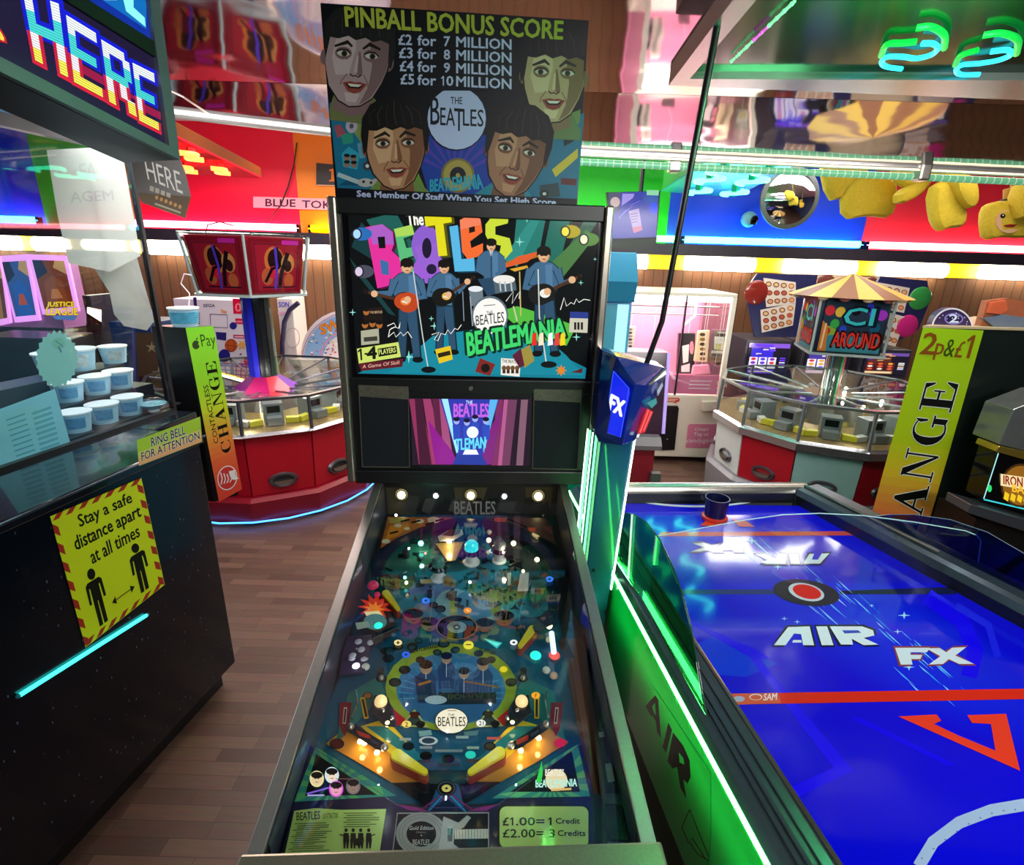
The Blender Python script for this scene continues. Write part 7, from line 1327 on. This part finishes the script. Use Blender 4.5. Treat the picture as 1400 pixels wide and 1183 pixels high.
slot('slot machine with brown reels left of the big dark change machine', 1216, 66, 478, ('#6a4a9a', '#c89a6a', '#5a2a22', 1), ['#e8a83a', '#e8e0d0', '#d8603a'], '', 5)
def topper(label, px, shape, cards, balls, base):
    YT = YS+(.2 if 'back topper' in label else .05); r_ = root('slot_topper', label, 'sign', tuple(aty(px, 440, YT)), 0, None)
    P = [aty(x, y, YT) for x, y in shape]; B().loft([P, [p+V((0, .03, 0)) for p in P]]).build('board', base, r_, world=True)
    for x, y, r, c_ in balls: B().ball(aty(x, y, YT-.005), r/728*YT, .15, 16, 8, axis=(0, -1, 0), lo=0).build('ball_lamp', mat('ball_'+c_[1:], c_, .15, noise=.2, coat=.4), r_, smooth=True, world=True)
    for q in cards:
        n_ = 3; Q = quadmap(q); cp_ = [aty(x, y, YT-.01) for x, y in q]
        cd_ = B().loft([cp_, [p+V((0, .008, 0)) for p in cp_]]).build('fruit_card', mat('card_white', '#ecdcd0', .45, noise=.04), r_, world=True)
        A = Art((0, YT-.01, 0), V((0, -1, 0)), .001)
        for i in range(4):
            for j in range(3):
                x, y = Q(.14+i*.24, .18+j*.31); A.ell(x, y, 4.2, 3.6, '#8a3a2a' if i < 3 else '#c86a3a').ell(x, y, 2.8, 2.2, ['#e0a878', '#c8604a', '#e8c890'][j])
        A.build('fruit_print', PRINT, cd_)
NB = mat('topper_navy', '#2a2a5a', .35, noise=.25)
topper('topper of fruit cards with a red ball above the purple slot machine', 1060, [(1032, 461), (1020, 400), (1030, 382), (1036, 374), (1118, 376), (1106, 440), (1092, 459), (1086, 461)],
       [[(1048, 420), (1088, 415), (1088, 386), (1044, 380)], [(1042, 455), (1084, 445), (1088, 414), (1040, 424)]], [(1034, 400, 16, '#8c2a22')], NB)
topper('topper of fruit cards with green and pink balls right of the striped tent', 1235, [(1196, 470), (1192, 400), (1204, 378), (1268, 384), (1272, 412), (1256, 450), (1222, 470)],
       [[(1196, 420), (1236, 428), (1244, 394), (1200, 386)], [(1196, 466), (1224, 474), (1240, 434), (1196, 422)]], [(1258, 408, 15, '#3a9a4a'), (1240, 446, 15, '#d02a80')], NB)
topper('dark back topper behind the tent with blue and white cards', 1130, [(1092, 470), (1096, 376), (1206, 380), (1204, 470)], [[(1100, 400), (1118, 400), (1118, 380), (1100, 378)]], [(1128, 390, 14, '#7a4038'), (1190, 392, 12, '#7a4038')], mat('topper_cream', '#d8c0a0', .5, noise=.2))
# round purple topper and orange topper over the change machine
YT = 2.2
tr = root('slot_topper', 'round purple star topper rising behind the right change machine', 'sign', tuple(aty(1300, 445, YT)))
P = [aty(1302+29*math.cos(math.radians(a)), 452-31*math.sin(math.radians(a)), YT) for a in range(10, 171, 10)]; B().loft([P, [p+V((0, .03, 0)) for p in P]]).build('board', mat('topper_purple', '#3a2a58', .35, noise=.3), tr, world=True)
A = Art((0, YT, 0), V((0, -1, 0)), .002); A.ring(1302, 452, 29, 31, 2, '#e8dce8', a0=-170, a1=-10).ell(1304, 436, 13, 8, '#8a7ac8').ell(1304, 436, 11, 6, '#241a4a').text('2', [(1298, 441), (1310, 441), (1310, 430), (1298, 430)], '#d8e0f8', .03).poly([(1285, 446), (1312, 448), (1312, 454), (1285, 452)], '#7ac0e8').poly([(1313, 448), (1326, 449), (1326, 455), (1313, 454)], '#e8d890')
for k in range(12): A.ell(1282+random.uniform(0, 42), 428+random.uniform(0, 22), .8, .8, '#d8c8f0')
A.build('printed_face', PRINT, tr)
to = root('slot_topper', 'orange and slate cut-out topper at the right edge above the dark cabinet', 'sign', tuple(aty(1375, 430, YT)))
for pts, c_, o in ([(1340, 448), (1350, 412), (1378, 408), (1400, 412), (1420, 430), (1420, 451)], '#a85a3a', 0), ([(1346, 436), (1370, 430), (1400, 434), (1420, 440), (1420, 450), (1360, 448)], '#6a7488', -.015), ([(1352, 428), (1356, 414), (1376, 411), (1378, 424), (1368, 430)], '#d8603a', -.015):
    P = [aty(x, y, YT+o) for x, y in pts]; B().loft([P, [p+V((0, .03, 0)) for p in P]]).build('cutout', mat('cutout'+c_[1:], c_, .45, noise=.25), to, world=True)
# gold slot at the right edge
YG2 = 1.98
gs_ = root('slot_machine', 'dark slot machine with gold glowing badge at the right edge behind the hockey table', 'slot machine', (aty(1400, 650, YG2).x+.2, YG2+.2, 0))
zg = lambda X, Y: (1080+X/4.225, 440+Y/4.225); gp_ = lambda px, y: [aty(x, zz_, y) for x, zz_ in px]
def gl_(name, px, y0, y1, mt, bevel=.003): return B().loft([gp_(px, y0), [p+V((0, y1-y0, 0)) for p in gp_(px, y0)]]).build(name, mt, gs_, world=True, bevel=bevel)
xg0 = aty(1345, 690, YG2).x
B().box(xg0-.06, xg0+.7, YG2-.05, YG2+.15, 0, aty(1340, 702, YG2).z).build('lower_cabinet', BLACK, gs_, world=True)
gl_('button_deck', [(1324, 702), (1328, 690), (1440, 722), (1440, 740)], YG2-.12, YG2, mat('gold_deck', '#5a5c64', .2, .6, noise=.1))
b_ = gl_('screen', [(1344, 684), (1364, 618), (1440, 640), (1440, 715)], YG2-.04, YG2+.05, BLACKG)
gl_('screen_frame', [(1362, 618), (1366, 610), (1440, 626), (1440, 640)], YG2-.05, YG2+.05, mat('gold_frame', '#c8a848', .2, .8, noise=.1)); gl_('upper_cabinet', [(1366, 608), (1386, 560), (1440, 540), (1440, 626)], YG2-.03, YG2+.1, mat('gold_upper', '#8a8a88', .2, .6, noise=.2))
A = Art((0, YG2-.04, 0), V((0, -1, 0)), .003)
A.line([(1345, 682), (1365, 620)], 1.4, '#a8f0f0').line([(1345, 683), (1400, 696), (1440, 705)], 1.8, '#3ad0d8').ell(1353, 668, 3, 5, '#2ad070')
A.ell(1396, 664, 28, 30, '#3a2408').ell(1396, 664, 25, 27, '#8a5a14').poly([(1368, 648), (1396, 652), (1440, 660), (1440, 676), (1368, 664)], '#f0d8a0').text('IRON BANK', [(1372, 662), (1432, 672), (1432, 658), (1372, 650)], '#8a1c18', .03).text('BANK', [(1384, 672), (1420, 680), (1420, 668), (1384, 662)], '#f0b830', .04)
for k in range(5): A.poly([(1374+k*9, 672+k*2), (1380+k*9, 676+k*2), (1378+k*9, 686+k), (1372+k*9, 682+k)], '#e8c020')
A.build('screen_picture', LIT, b_, label='gold badge on a teal edged screen')

# ================================================================== machines behind the left pusher
def cabinet(name, label, cat, px, y, depth, mt, z0=0):
    P = [aty(a, b_, y) for a, b_ in px]; x0_, x1_ = min(p.x for p in P), max(p.x for p in P); zt_ = max(p.z for p in P)
    r_ = root(name, label, cat, ((x0_+x1_)/2, y+depth/2, 0)); B().box(x0_, x1_, y, y+depth, z0, zt_).build('body', mt, r_, world=True, bevel=.006); return r_, x0_, x1_, zt_
YBK = 4.95
bs, bx0, bx1, bz = cabinet('basketball_machine', 'white and purple basketball arcade machine behind the red pusher', 'arcade machine', [(236, 408), (346, 540)], YBK, .3, mat('hoop_white', '#ece6f0', .4, noise=.04))
zh = lambda X, Y: (250+X/5.376, 280+Y/5.376)
A = Art((0, YBK, 0), V((0, -1, 0)), .002); h = lambda *p: [zh(*t) for t in p]
A.poly(h((75, 680), (100, 680), (105, 780), (85, 780)), '#2a2468').tbox('SEGA', *zh(150, 730), *zh(236, 752), '#3a3a6a', .03)
for k in range(6): A.line(h((105, 795+k*15), (125, 800+k*15)), 1.4, '#3a3468')
A.line(h((200, 805), (325, 810), (330, 905), (205, 900), (200, 805)), 1, '#3a3468').poly(h((365, 690), (495, 695), (490, 805), (372, 800)), '#e01040').text('00', h((385, 785), (475, 790), (478, 728), (385, 722)), '#ff9aa8', .01).poly(h((385, 835), (470, 838), (465, 880), (388, 876)), '#e0204a').line(h((392, 858), (460, 860)), 2, '#ff9ab0').poly(h((370, 955), (460, 958), (458, 985), (372, 982)), '#c83a68').line(h((380, 970), (450, 972)), 1.4, '#f8e0e8').poly(h((462, 960), (515, 962), (510, 988), (464, 986)), '#d83a5a')
A.ell(*zh(355, 1035), 8.8, 9, '#c85a28').ring(*zh(355, 1035), 5, 9, .6, '#5a2010').line(h((310, 1030), (400, 1040)), .7, '#5a2010').star(*zh(435, 1030), 8, 4, 6, '#f0b060').poly(h((275, 765), (325, 785), (320, 800), (285, 795)), '#e8a878')
A.poly(h((240, 935), (320, 940), (318, 1000), (250, 990)), '#2a2a78').ell(*zh(370, 890), 5, 5, '#2a2a8a').ell(*zh(305, 1110), 8, 9, '#2a2a8a').ell(*zh(475, 1150), 5, 6, '#d83048').star(*zh(475, 910), 5, 3, 5, '#d83048').star(*zh(425, 1100), 2, 1, 4, '#3a3468').star(*zh(490, 1100), 2, 1, 4, '#3a3468')
A.line(h((265, 1165), (540, 1175)), 2, '#3a3880'); A.build('printed_front', printmat('hoop_print', .4), bs)
A.build if 0 else None
bb = B(); Y_ = YBK-.25
pA, pB, pC, pD = [aty(x, y, Y_) for x, y in ((300, 500), (352, 503), (348, 520), (304, 516))]
for k in range(8): bb.tube([pA.lerp(pB, k/7), pD.lerp(pC, k/7)], .004, 5)
for k in range(4): bb.tube([pA.lerp(pD, k/3), pB.lerp(pC, k/3)], .004, 5)
bb.build('ball_net', mat('net_purple', '#3a3a88', .5, noise=.1), bs, world=True); B().tube([aty(300, 499, Y_), aty(352, 502, Y_), aty(352, 502, YBK)], .012, 6).build('net_rail', mat('rail_violet', '#4a4a98', .3, noise=.1), bs, world=True)
cb_, *_ = cabinet('arcade_cabinet', 'tall white arcade panel with dark arched tube behind the red pusher column', 'arcade machine', [(378, 408), (412, 540)], 5.0, .3, mat('arch_white', '#e4dcdc', .35, noise=.06))
B().tube([aty(x, y, 4.96) for x, y in ((386, 510), (386, 470), (389, 440), (396, 424), (408, 414))], .022, 8).build('arched_tube', mat('arch_tube', '#38345a', .25, .3, noise=.15), cb_, smooth=True, world=True)
A = Art((0, 5.0, 0), V((0, -1, 0)), .003); A.text('SON', [(381, 420), (395, 420), (395, 413), (381, 413)], '#5a4ad0', .03).line([(380, 428), (398, 429)], 4, '#e8b0d0').ring(400, 462, 10, 14, 1, '#c8c0c0'); A.build('printed_front', PRINT, cb_)
# candy pusher with round sign
YW = 4.78
sw, sx0, sx1, sz = cabinet('sweet_machine', 'cream sweet pusher with round speckled sign by the pinball backbox', 'arcade machine', [(400, 492), (520, 545)], YW, .5, mat('sweet_cream', '#e4d4c0', .4, noise=.06))
dc = aty(480, 494, YW+.1); rr_ = (dc-aty(412, 494, YW+.1)).length
bb = B(); ring_ = [dc+V((rr_*math.cos(a*PI/18), 0, rr_*math.sin(a*PI/18))) for a in range(37)]; bb.loft([ring_, [p+V((0, .05, 0)) for p in ring_]]); bb.build('round_sign', mat('sign_pale', '#e8dce4', .4, noise=.05), sw, world=True)
A = Art((0, YW+.1, 0), V((0, -1, 0)), .002)
A.ring(480, 494, 68, 68, 2, '#b8a0b8').ring(480, 494, 65, 65, 26, '#8ab0e0', a0=-182, a1=-90, ty=26).ring(480, 494, 44, 44, 2, '#d88ab8', a0=-182, a1=-90)
for k in range(90): a = math.radians(random.uniform(180, 272)); r = random.uniform(10, 64); A.ell(480+r*math.cos(a), 494+r*math.sin(a), random.uniform(.8, 2), random.uniform(.6, 1.4), random.choice(['#d84a6a', '#e8c83a', '#3a6ac8', '#f4f0f4', '#5aa86a', '#c85aa8']))
A.text('SWEET', [(440, 458), (492, 436), (490, 422), (436, 446)], '#5a2a1a', .07).text('SWEET', [(440, 458), (492, 436), (490, 422), (436, 446)], '#f08a1a', .04); A.build('sign_print', PRINT, sw)
B().box(sx0-.03, sx1, YW-.03, YW, sz-.05, sz+.01).build('scroll_band', mat('band_cream', '#e8d8c0', .4, noise=.4, scale=40), sw, world=True)
B().box(sx0+.02, sx1, YW-.02, YW, sz-.42, sz-.08).build('sweet_window', mat('sweet_window', '#c8b8b0', .2, noise=.8, scale=28), sw, world=True)
# glowing cabinets seen through the booth glass
hd, hx0, hx1, hz = cabinet('hero_machine', 'arcade machine with pink framed comic panels seen through the booth', 'arcade machine', [(-20, 446), (112, 560)], 4.35, .6, mat('hero_body', '#2c1c24', .4, noise=.3))
zj = lambda X, Y: (X/3.943, 300+Y/3.943)
YH = 4.35; pinkl = mat('hero_pink_glow', '#f0a0f4', .35, em=.9)
B().box(hx0, hx1, YH+.02, YH+.3, hz-.01, aty(50, 352, YH).z-.02).build('topper_board', mat('hero_board', '#c080c0', .4, noise=.1), hd, world=True)
for pts, cols in (([(-90, 240), (0, 235), (40, 530), (-90, 560)], ('#6a3a2a', '#a87a4a', '#c0a028')), ([(10, 230), (140, 222), (195, 515), (85, 525)], ('#3a5aa0', '#2a62b8', '#c0543a')), ([(172, 218), (345, 224), (400, 470), (240, 485)], ('#7a3a20', '#8a4a28', '#c07a48'))):
    P = [aty(*zj(*p), YH) for p in pts]; c0 = sum(P, V())/4
    B().loft([[c0+(p-c0)*1.22 for p in P], [c0+(p-c0)*1.22+V((0, .02, 0)) for p in P]]).build('pink_frame', pinkl, hd, world=True)
    A = Art((0, YH-.004, 0), V((0, -1, 0)), .001); Q = quadmap([zj(*pts[3]), zj(*pts[2]), zj(*pts[1]), zj(*pts[0])])
    A.poly([Q(0, 0), Q(1, 0), Q(1, 1), Q(0, 1)], cols[0]).poly([Q(.15, 0), Q(.85, 0), Q(.8, .55), Q(.5, .68), Q(.2, .55)], cols[1]).poly([Q(0, .6), Q(.4, .75), Q(.3, 1), Q(0, 1)], '#2a2a48').poly([Q(.6, .85), Q(1, .7), Q(1, 1), Q(.7, 1)], '#c8a070').poly([Q(.3, .2), Q(.7, .2), Q(.6, .4), Q(.4, .4)], cols[2])
    A.build('comic_panel', LITLOW, hd)
A = Art((0, YH-.02, 0), V((0, -1, 0)), .001)
for s_, a in (('JUSTICE', ((250, 478), (402, 478), (400, 444), (256, 446))), ('LEAGUE', ((248, 516), (420, 516), (418, 478), (250, 480)))):
    A.text(s_, [zj(*p) for p in a], '#5a1a08', .08).text(s_, [zj(*p) for p in a], '#f0cc20', .04)
A.poly([zj(*p) for p in ((280, 520), (420, 518), (400, 545), (300, 540))], '#4a6aa0').build('title_plate', LIT, hd)
gm, gx0, gx1, gzt = cabinet('mirror_cabinet', 'bronze mirrored cabinet seen through the booth beside the comic panels', 'cabinet', [(112, 404), (142, 540)], 4.1, .4, mat('bronze', '#7a5a30', .3, .5, noise=.2))
P = [aty(x, y, 4.09) for x, y in ((118, 498), (118, 420), (138, 422), (138, 496))]; B().loft([P, [p+V((0, .008, 0)) for p in P]]).build('mirror_front', mat('bronze_mirror', '#6a4a48', .1, .8, noise=.2), gm, world=True)
P = [aty(x, y, 4.08) for x, y in ((119, 428), (138, 440), (138, 424), (119, 420))]; B().loft([P, [p+V((0, .005, 0)) for p in P]]).build('lamp', mat('bronze_lamp_glow', '#ffe8c8', .4, em=2), gm, world=True)
B().box(gx1, gx1+.06, 4.1, 4.5, 0, gzt).build('side_panel', mat('bronze_side', '#1c1a2e', .3, noise=.1), gm, world=True)
sc2, cx0, cx1, czt = cabinet('star_cabinet', 'blue and tan cabinet with pale stars seen at the end of the booth', 'cabinet', [(148, 440), (226, 560)], 3.98, .4, mat('star_blue', '#16386a', .35, noise=.15))
A = Art((0, 3.98, 0), V((0, -1, 0)), .002); A.poly([(185, 455), (222, 455), (230, 535), (190, 535)], '#5a4430').poly([(190, 515), (208, 515), (208, 530), (192, 530)], '#3a1418')
for X, Y, r in ((660, 735, 10), (672, 830, 10), (818, 690, 9), (855, 830, 10)): A.star(*zj(X, Y), r, r*.3, 5, '#98a4b0' if X < 700 else '#a89878', -PI/2)
A.build('printed_front', PRINT, sc2)
dm, *_ = cabinet('dark_machine', 'dark brown machine seen low through the booth glass behind the paper sheet', 'arcade machine', [(-40, 460), (100, 560)], 3.7, .34, mat('dark_machine', '#2a2026', .35, noise=.3))
# ================================================================== wall furniture
YW_ = YB-.035
def wallsheet(name, label, cat, px, mt, art, am=PRINT, t=.012, y=YW_):
    P = [aty(a, b_, y) for a, b_ in px]; r_ = root(name, label, cat, tuple(sum(P, V())/len(P))); B().loft([[p-V((0, t, 0)) for p in P], P]).build('board', mt, r_, world=True)
    A = Art((0, y-t, 0), V((0, -1, 0)), .001); art(A); A.build('printed_face', am, r_)
wallsheet('wall_banner', 'pale pink strip reading BLUE TOKENS on the red wall', 'banner', [(347, 284), (520, 290), (520, 274), (347, 269)], mat('banner_pink', '#f0a8b8', .5, noise=.04), lambda A: A.text('BLUE', [(363, 282), (404, 283), (404, 273), (363, 272)], '#401030', .02).text('TOKENS', [(413, 284), (486, 287), (486, 276), (413, 274)], '#401050', .02))
wallsheet('number_sign', 'small black sign with orange figure 1 on the orange wall panel', 'sign', [(433, 253), (465, 254), (465, 226), (433, 223)], mat('sign_black', '#140c0a', .4, noise=.1), lambda A: A.poly([(450, 248), (460, 248), (460, 246), (457, 246), (457, 230), (450, 232), (450, 234), (453, 234), (453, 246), (450, 246)], '#d87818').line([(433, 253), (465, 254)], 1, '#e8b8a0'))
tr_ = root('wall_cable', 'thin black cable hanging down the red wall panel', 'cable', tuple(aty(400, 240, YW_-.02))); B().tube([aty(x, y, YW_-.02) for x, y in ((406, 195), (402, 225), (394, 255), (384, 280), (366, 305))], .006, 6).build('cord', BLACK, tr_, world=True, smooth=True)
# monitor on a ceiling pole
YV = 4.2
tv = root('monitor', 'blue lit monitor hanging on a black pole before the green wall panel', 'monitor', tuple(aty(866, 294, YV)))
q4 = [(836, 332), (898, 326), (903, 261), (829, 263)]; P = [aty(x, y, YV) for x, y in q4]; B().loft([P, [p+V((0, .05, 0)) for p in P]]).build('housing', BLACK, tv, world=True)
P = [aty(x, y, YV-.01) for x, y in ((834, 341), (897, 337), (898, 326), (836, 331))]; B().loft([P, [p+V((0, .06, 0)) for p in P]]).build('lower_shelf', mat('shelf_dark', '#20241c', .4, noise=.1), tv, world=True)
a_ = aty(876, 262, YV+.03); B().tube([a_, V((a_.x, a_.y, 2.82))], .016, 8).build('pole', BLACK, tv, world=True)
zv = lambda X, Y: (780+X/4.225, 220+Y/4.225); v = lambda *p: [zv(*t) for t in p]
A = Art((0, YV, 0), V((0, -1, 0)), .002); A.poly(v((218, 185), (510, 175), (495, 440), (245, 450)), '#3a3aa0').poly(v((218, 185), (290, 182), (285, 290), (250, 300), (222, 280)), '#4a4a6a').ell(*zv(258, 238), 6.5, 7, '#c0a8a8').poly(v((300, 190), (370, 190), (360, 215), (295, 260)), '#9a8ad8')
A.poly(v((335, 290), (395, 275), (415, 400), (365, 418)), '#a894c8').poly(v((360, 385), (410, 375), (415, 400), (365, 418)), '#c06a8a').ell(*zv(480, 275), 5.5, 8, '#2a3af0').poly(v((440, 168), (512, 170), (508, 200), (440, 198)), '#8ac8a0')
for k in range(7): A.line(v((262+k*16, 350-k*18), (300+k*20, 300-k*14)), 1.4, random.choice(['#5a5ad8', '#7a7ae0', '#2a2a80']))
for k in range(4): A.line(v((345, 310+k*16), (388, 302+k*16)), 1, '#5a4a7a')
A.build('screen_picture', LIT, tv)
# light blue cabinet behind the pinball backbox
YC = 2.1
bc_ = root('blue_cabinet', 'light blue arcade cabinet partly hidden behind the pinball backbox', 'arcade machine', (aty(815, 500, YC).x, YC+.25, 0))
xa, xb = aty(700, 500, YC).x, aty(856, 500, YC).x
B().box(xa, xb, YC, YC+.45, 0, aty(850, 345, YC).z).build('body', mat('cabinet_sky', '#58a8cc', .35, noise=.08), bc_, world=True, bevel=.004)
zc_ = lambda py: aty(840, py, YC).z
B().loft([[(xb+.001, y_, z_) for y_, z_ in ((YC-.06, zc_(384)), (YC, zc_(346)), (YC, zc_(400)), (YC-.03, zc_(412)))], [(xa, y_, z_) for y_, z_ in ((YC-.06, zc_(384)), (YC, zc_(346)), (YC, zc_(400)), (YC-.03, zc_(412)))]]).build('hood', mat('hood_blue', '#3a88b0', .3, noise=.08), bc_, world=True)
B().box(xb-.055, xb-.012, YC-.004, YC, zc_(620), zc_(416)).build('lit_panel', mat('panel_pale_glow', '#b8ecf8', .35, em=.6), bc_, world=True)
B().box(xa, xb-.06, YC-.003, YC, zc_(760), zc_(640)).build('teal_panel', mat('panel_teal', '#10a888', .35, noise=.06), bc_, world=True)
for k in range(3): B().box(aty(780, 700, YC).x, xb-.06, YC-.006, YC-.002, zc_(708+k*14), zc_(700+k*14)).build('vent_slot', BLACK, bc_, world=True)
# small red cabinet
rc, rx0, rx1, rzt = cabinet('red_cabinet', 'small red cabinet with silver lip between the scoreboard post and pink machine', 'arcade machine', [(851, 606), (890, 664)], 3.55, .35, mat('cab_red', '#8c1828', .35, noise=.2))
B().loft([[(x, 3.5, rzt), (x, 3.55, rzt+.05), (x, 3.9, rzt+.05), (x, 3.9, rzt-.01), (x, 3.5, rzt-.03)] for x in (rx0, rx1+.03)]).build('deck', mat('cab_silver', '#8a8488', .3, .5, noise=.1), rc, world=True)
B().loft([[(x, 3.62, rzt+.05), (x, 3.72, rzt+.62), (x, 3.9, rzt+.62), (x, 3.9, rzt+.05)] for x in (rx0, rx1+.06)]).build('upper_screen', mat('cab_screen', '#3a2434', .15, noise=.5, scale=9), rc, world=True)
B().tube([(rx1+.06, 3.61, rzt+.06), (rx1+.06, 3.71, rzt+.62)], .012, 6).build('edge_strip', mat('strip_violet_glow', '#a890d8', .3, em=.6), rc, world=True)
B().box(rx1-.02, rx1+.05, 3.5, 3.55, .2, .28).build('ticket_box', mat('ticket_box', '#5a6a62', .3, .4, noise=.1), rc, world=True)
# convex mirror and dome camera
YX = 5.05
mc = aty(1079, 271, YX); R_ = (aty(1117, 271, YX)-mc).length
mi = root('convex_mirror', 'round convex security mirror in front of the blue wall panel', 'mirror', tuple(mc))
B().lathe([(R_, 0), (R_*.8, R_*.12), (R_*.5, R_*.24), (.001, R_*.3)], mc, 32, axis=(0, -1, 0)).build('mirror_bowl', mat('convex_mirror', '#e8e8e8', .03, 1), mi, smooth=True, world=True)
B().lathe([(R_*1.0, -.02), (R_*1.05, -.01), (R_*1.05, .012), (R_*.99, .016)], mc, 32, axis=(0, -1, 0)).build('rim', mat('mirror_rim', '#58605c', .4, .4, noise=.1), mi, smooth=True, world=True)
B().tube([mc+V((0, .02, 0)), V((mc.x, YB-.03, mc.z+.05))], .02, 8).build('arm', DARKM, mi, world=True)
dcm = aty(1024, 300, YB-.16); dk_ = root('dome_camera', 'small pale dome camera on the blue wall panel left of the convex mirror', 'camera', tuple(dcm))
B().ball(dcm, .072, 1, 16, 10).build('housing', mat('camera_teal', '#7ab8c8', .35, noise=.06), dk_, smooth=True, world=True); B().lathe([(.045, 0), (.04, .012), (.02, .02), (.001, .02)], dcm+V((.026, -.058, -.012)), 16, axis=(.4, -.9, -.2)).build('lens', BLACKG, dk_, smooth=True, world=True)
B().tube([dcm+V((0, .05, 0)), V((dcm.x, YB-.03, dcm.z))], .03, 8).build('mount', mat('camera_teal'), dk_, world=True)
# ================================================================== yellow plush toys hung under the canopy
PL = mat('plush_yellow', '#c8ac26', .85, noise=.18, scale=50, bump=.5)
def cushion(par, name, pts, y, th, mt=PL):
    c0 = (sum(p[0] for p in pts)/len(pts), sum(p[1] for p in pts)/len(pts)); n = len(pts)
    sm = []
    for i in range(n):
        a, b_ = pts[i], pts[(i+1) % n]; sm += [(a[0]*.75+b_[0]*.25, a[1]*.75+b_[1]*.25), (a[0]*.25+b_[0]*.75, a[1]*.25+b_[1]*.75)]
    rg = []
    for k, d in ((.86, -.8), (.97, -.45), (1.0, 0), (.97, .45), (.86, .8)): rg.append([aty(c0[0]+(x-c0[0])*k, c0[1]+(y_-c0[1])*k, y)+V((0, d*th, 0)) for x, y_ in sm])
    rg = [[aty(c0[0]+(x-c0[0])*.5, c0[1]+(y_-c0[1])*.5, y)+V((0, -th, 0)) for x, y_ in sm]]+rg+[[aty(c0[0]+(x-c0[0])*.5, c0[1]+(y_-c0[1])*.5, y)+V((0, th, 0)) for x, y_ in sm]]
    return B().loft(rg).build(name, mt, par, smooth=True, world=True)
zp = lambda X, Y: (1080+X/4.225, 220+Y/4.225); PX = lambda *p: [zp(*t) for t in p]
def plush(label, shapes, y, hang):
    c0 = aty(*zp(*hang), y); r_ = root('plush_toy', label, 'plush toy', tuple(c0), 0, 'yellow plush toys under the canopy')
    for nm, pts, dy in shapes: cushion(r_, nm, PX(*pts), y+dy, .07)
    B().tube([c0, V((c0.x, c0.y, 2.82))], .006, 6).build('hanging_cord', mat('plush_cord', '#c8b84a', .6), r_, world=True); return r_
plush('big square yellow plush toy hanging nearest the convex mirror', [('body', ((160, -20), (440, -20), (440, 190), (400, 215), (300, 215), (215, 235)), 0), ('leg', ((290, 180), (430, 60), (600, 100), (610, 230), (575, 335), (440, 318), (300, 345)), -.06)], 4.5, (380, 0))
plush('yellow plush toy with folded pointed arm, second from the convex mirror', [('body', ((580, 0), (800, -10), (900, 90), (760, 120), (620, 165)), 0), ('arm', ((610, 180), (780, 100), (800, 130), (720, 210), (610, 262)), -.06)], 4.22, (700, 0))
plush('yellow plush toy with two dangling rounded limbs in front of the red wall', [('body', ((800, 160), (880, 110), (960, 130), (1000, 300), (990, 385), (900, 390), (850, 412), (815, 330)), 0), ('arm', ((920, 80), (1040, 80), (1064, 200), (1050, 270), (1000, 280), (940, 200)), -.07), ('shoulder', ((830, 20), (1000, 20), (990, 110), (880, 140)), .03)], 3.95, (930, 30))
pf = plush('yellow plush toy with pale face and red mouth at the right edge', [('head', ((1110, 270), (1170, 235), (1300, 225), (1400, 250), (1420, 430), (1330, 450), (1200, 440), (1120, 462), (1105, 380)), 0), ('arm', ((1290, 150), (1370, 110), (1440, 160), (1440, 335), (1360, 345), (1280, 330)), -.09)], 4.1, (1250, 240))
P = PX(*[(1265+75*math.cos(t*PI/9), 350+68*math.sin(t*PI/9)) for t in range(18)]); W_ = [aty(x, y, 4.03) for x, y in P]; B().loft([[p+V((0, .012, 0)) for p in W_], W_]).build('face_patch', mat('plush_face', '#d8a87c', .85, noise=.08, scale=40), pf, world=True)
A = Art((0, 4.028, 0), V((0, -1, 0)), .001); A.ell(*zp(1230, 318), 3.6, 3, '#141008', -15).ell(*zp(1232, 315), 1, .8, '#f0f0f0').poly(PX((1232, 372), (1270, 366), (1314, 368), (1290, 384), (1250, 383)), '#8a1c1c').build('face_features', PRINT, pf)
B().cyl(aty(*zp(1260, 238), 4.1), aty(*zp(1262, 160), 4.1), .03, n=10).build('topknot', mat('plush_tan', '#b8883a', .85, noise=.1), pf, world=True); B().cyl(aty(*zp(1262, 222), 4.1), aty(*zp(1262, 214), 4.1), .045, n=10).build('band', BLACK, pf, world=True)
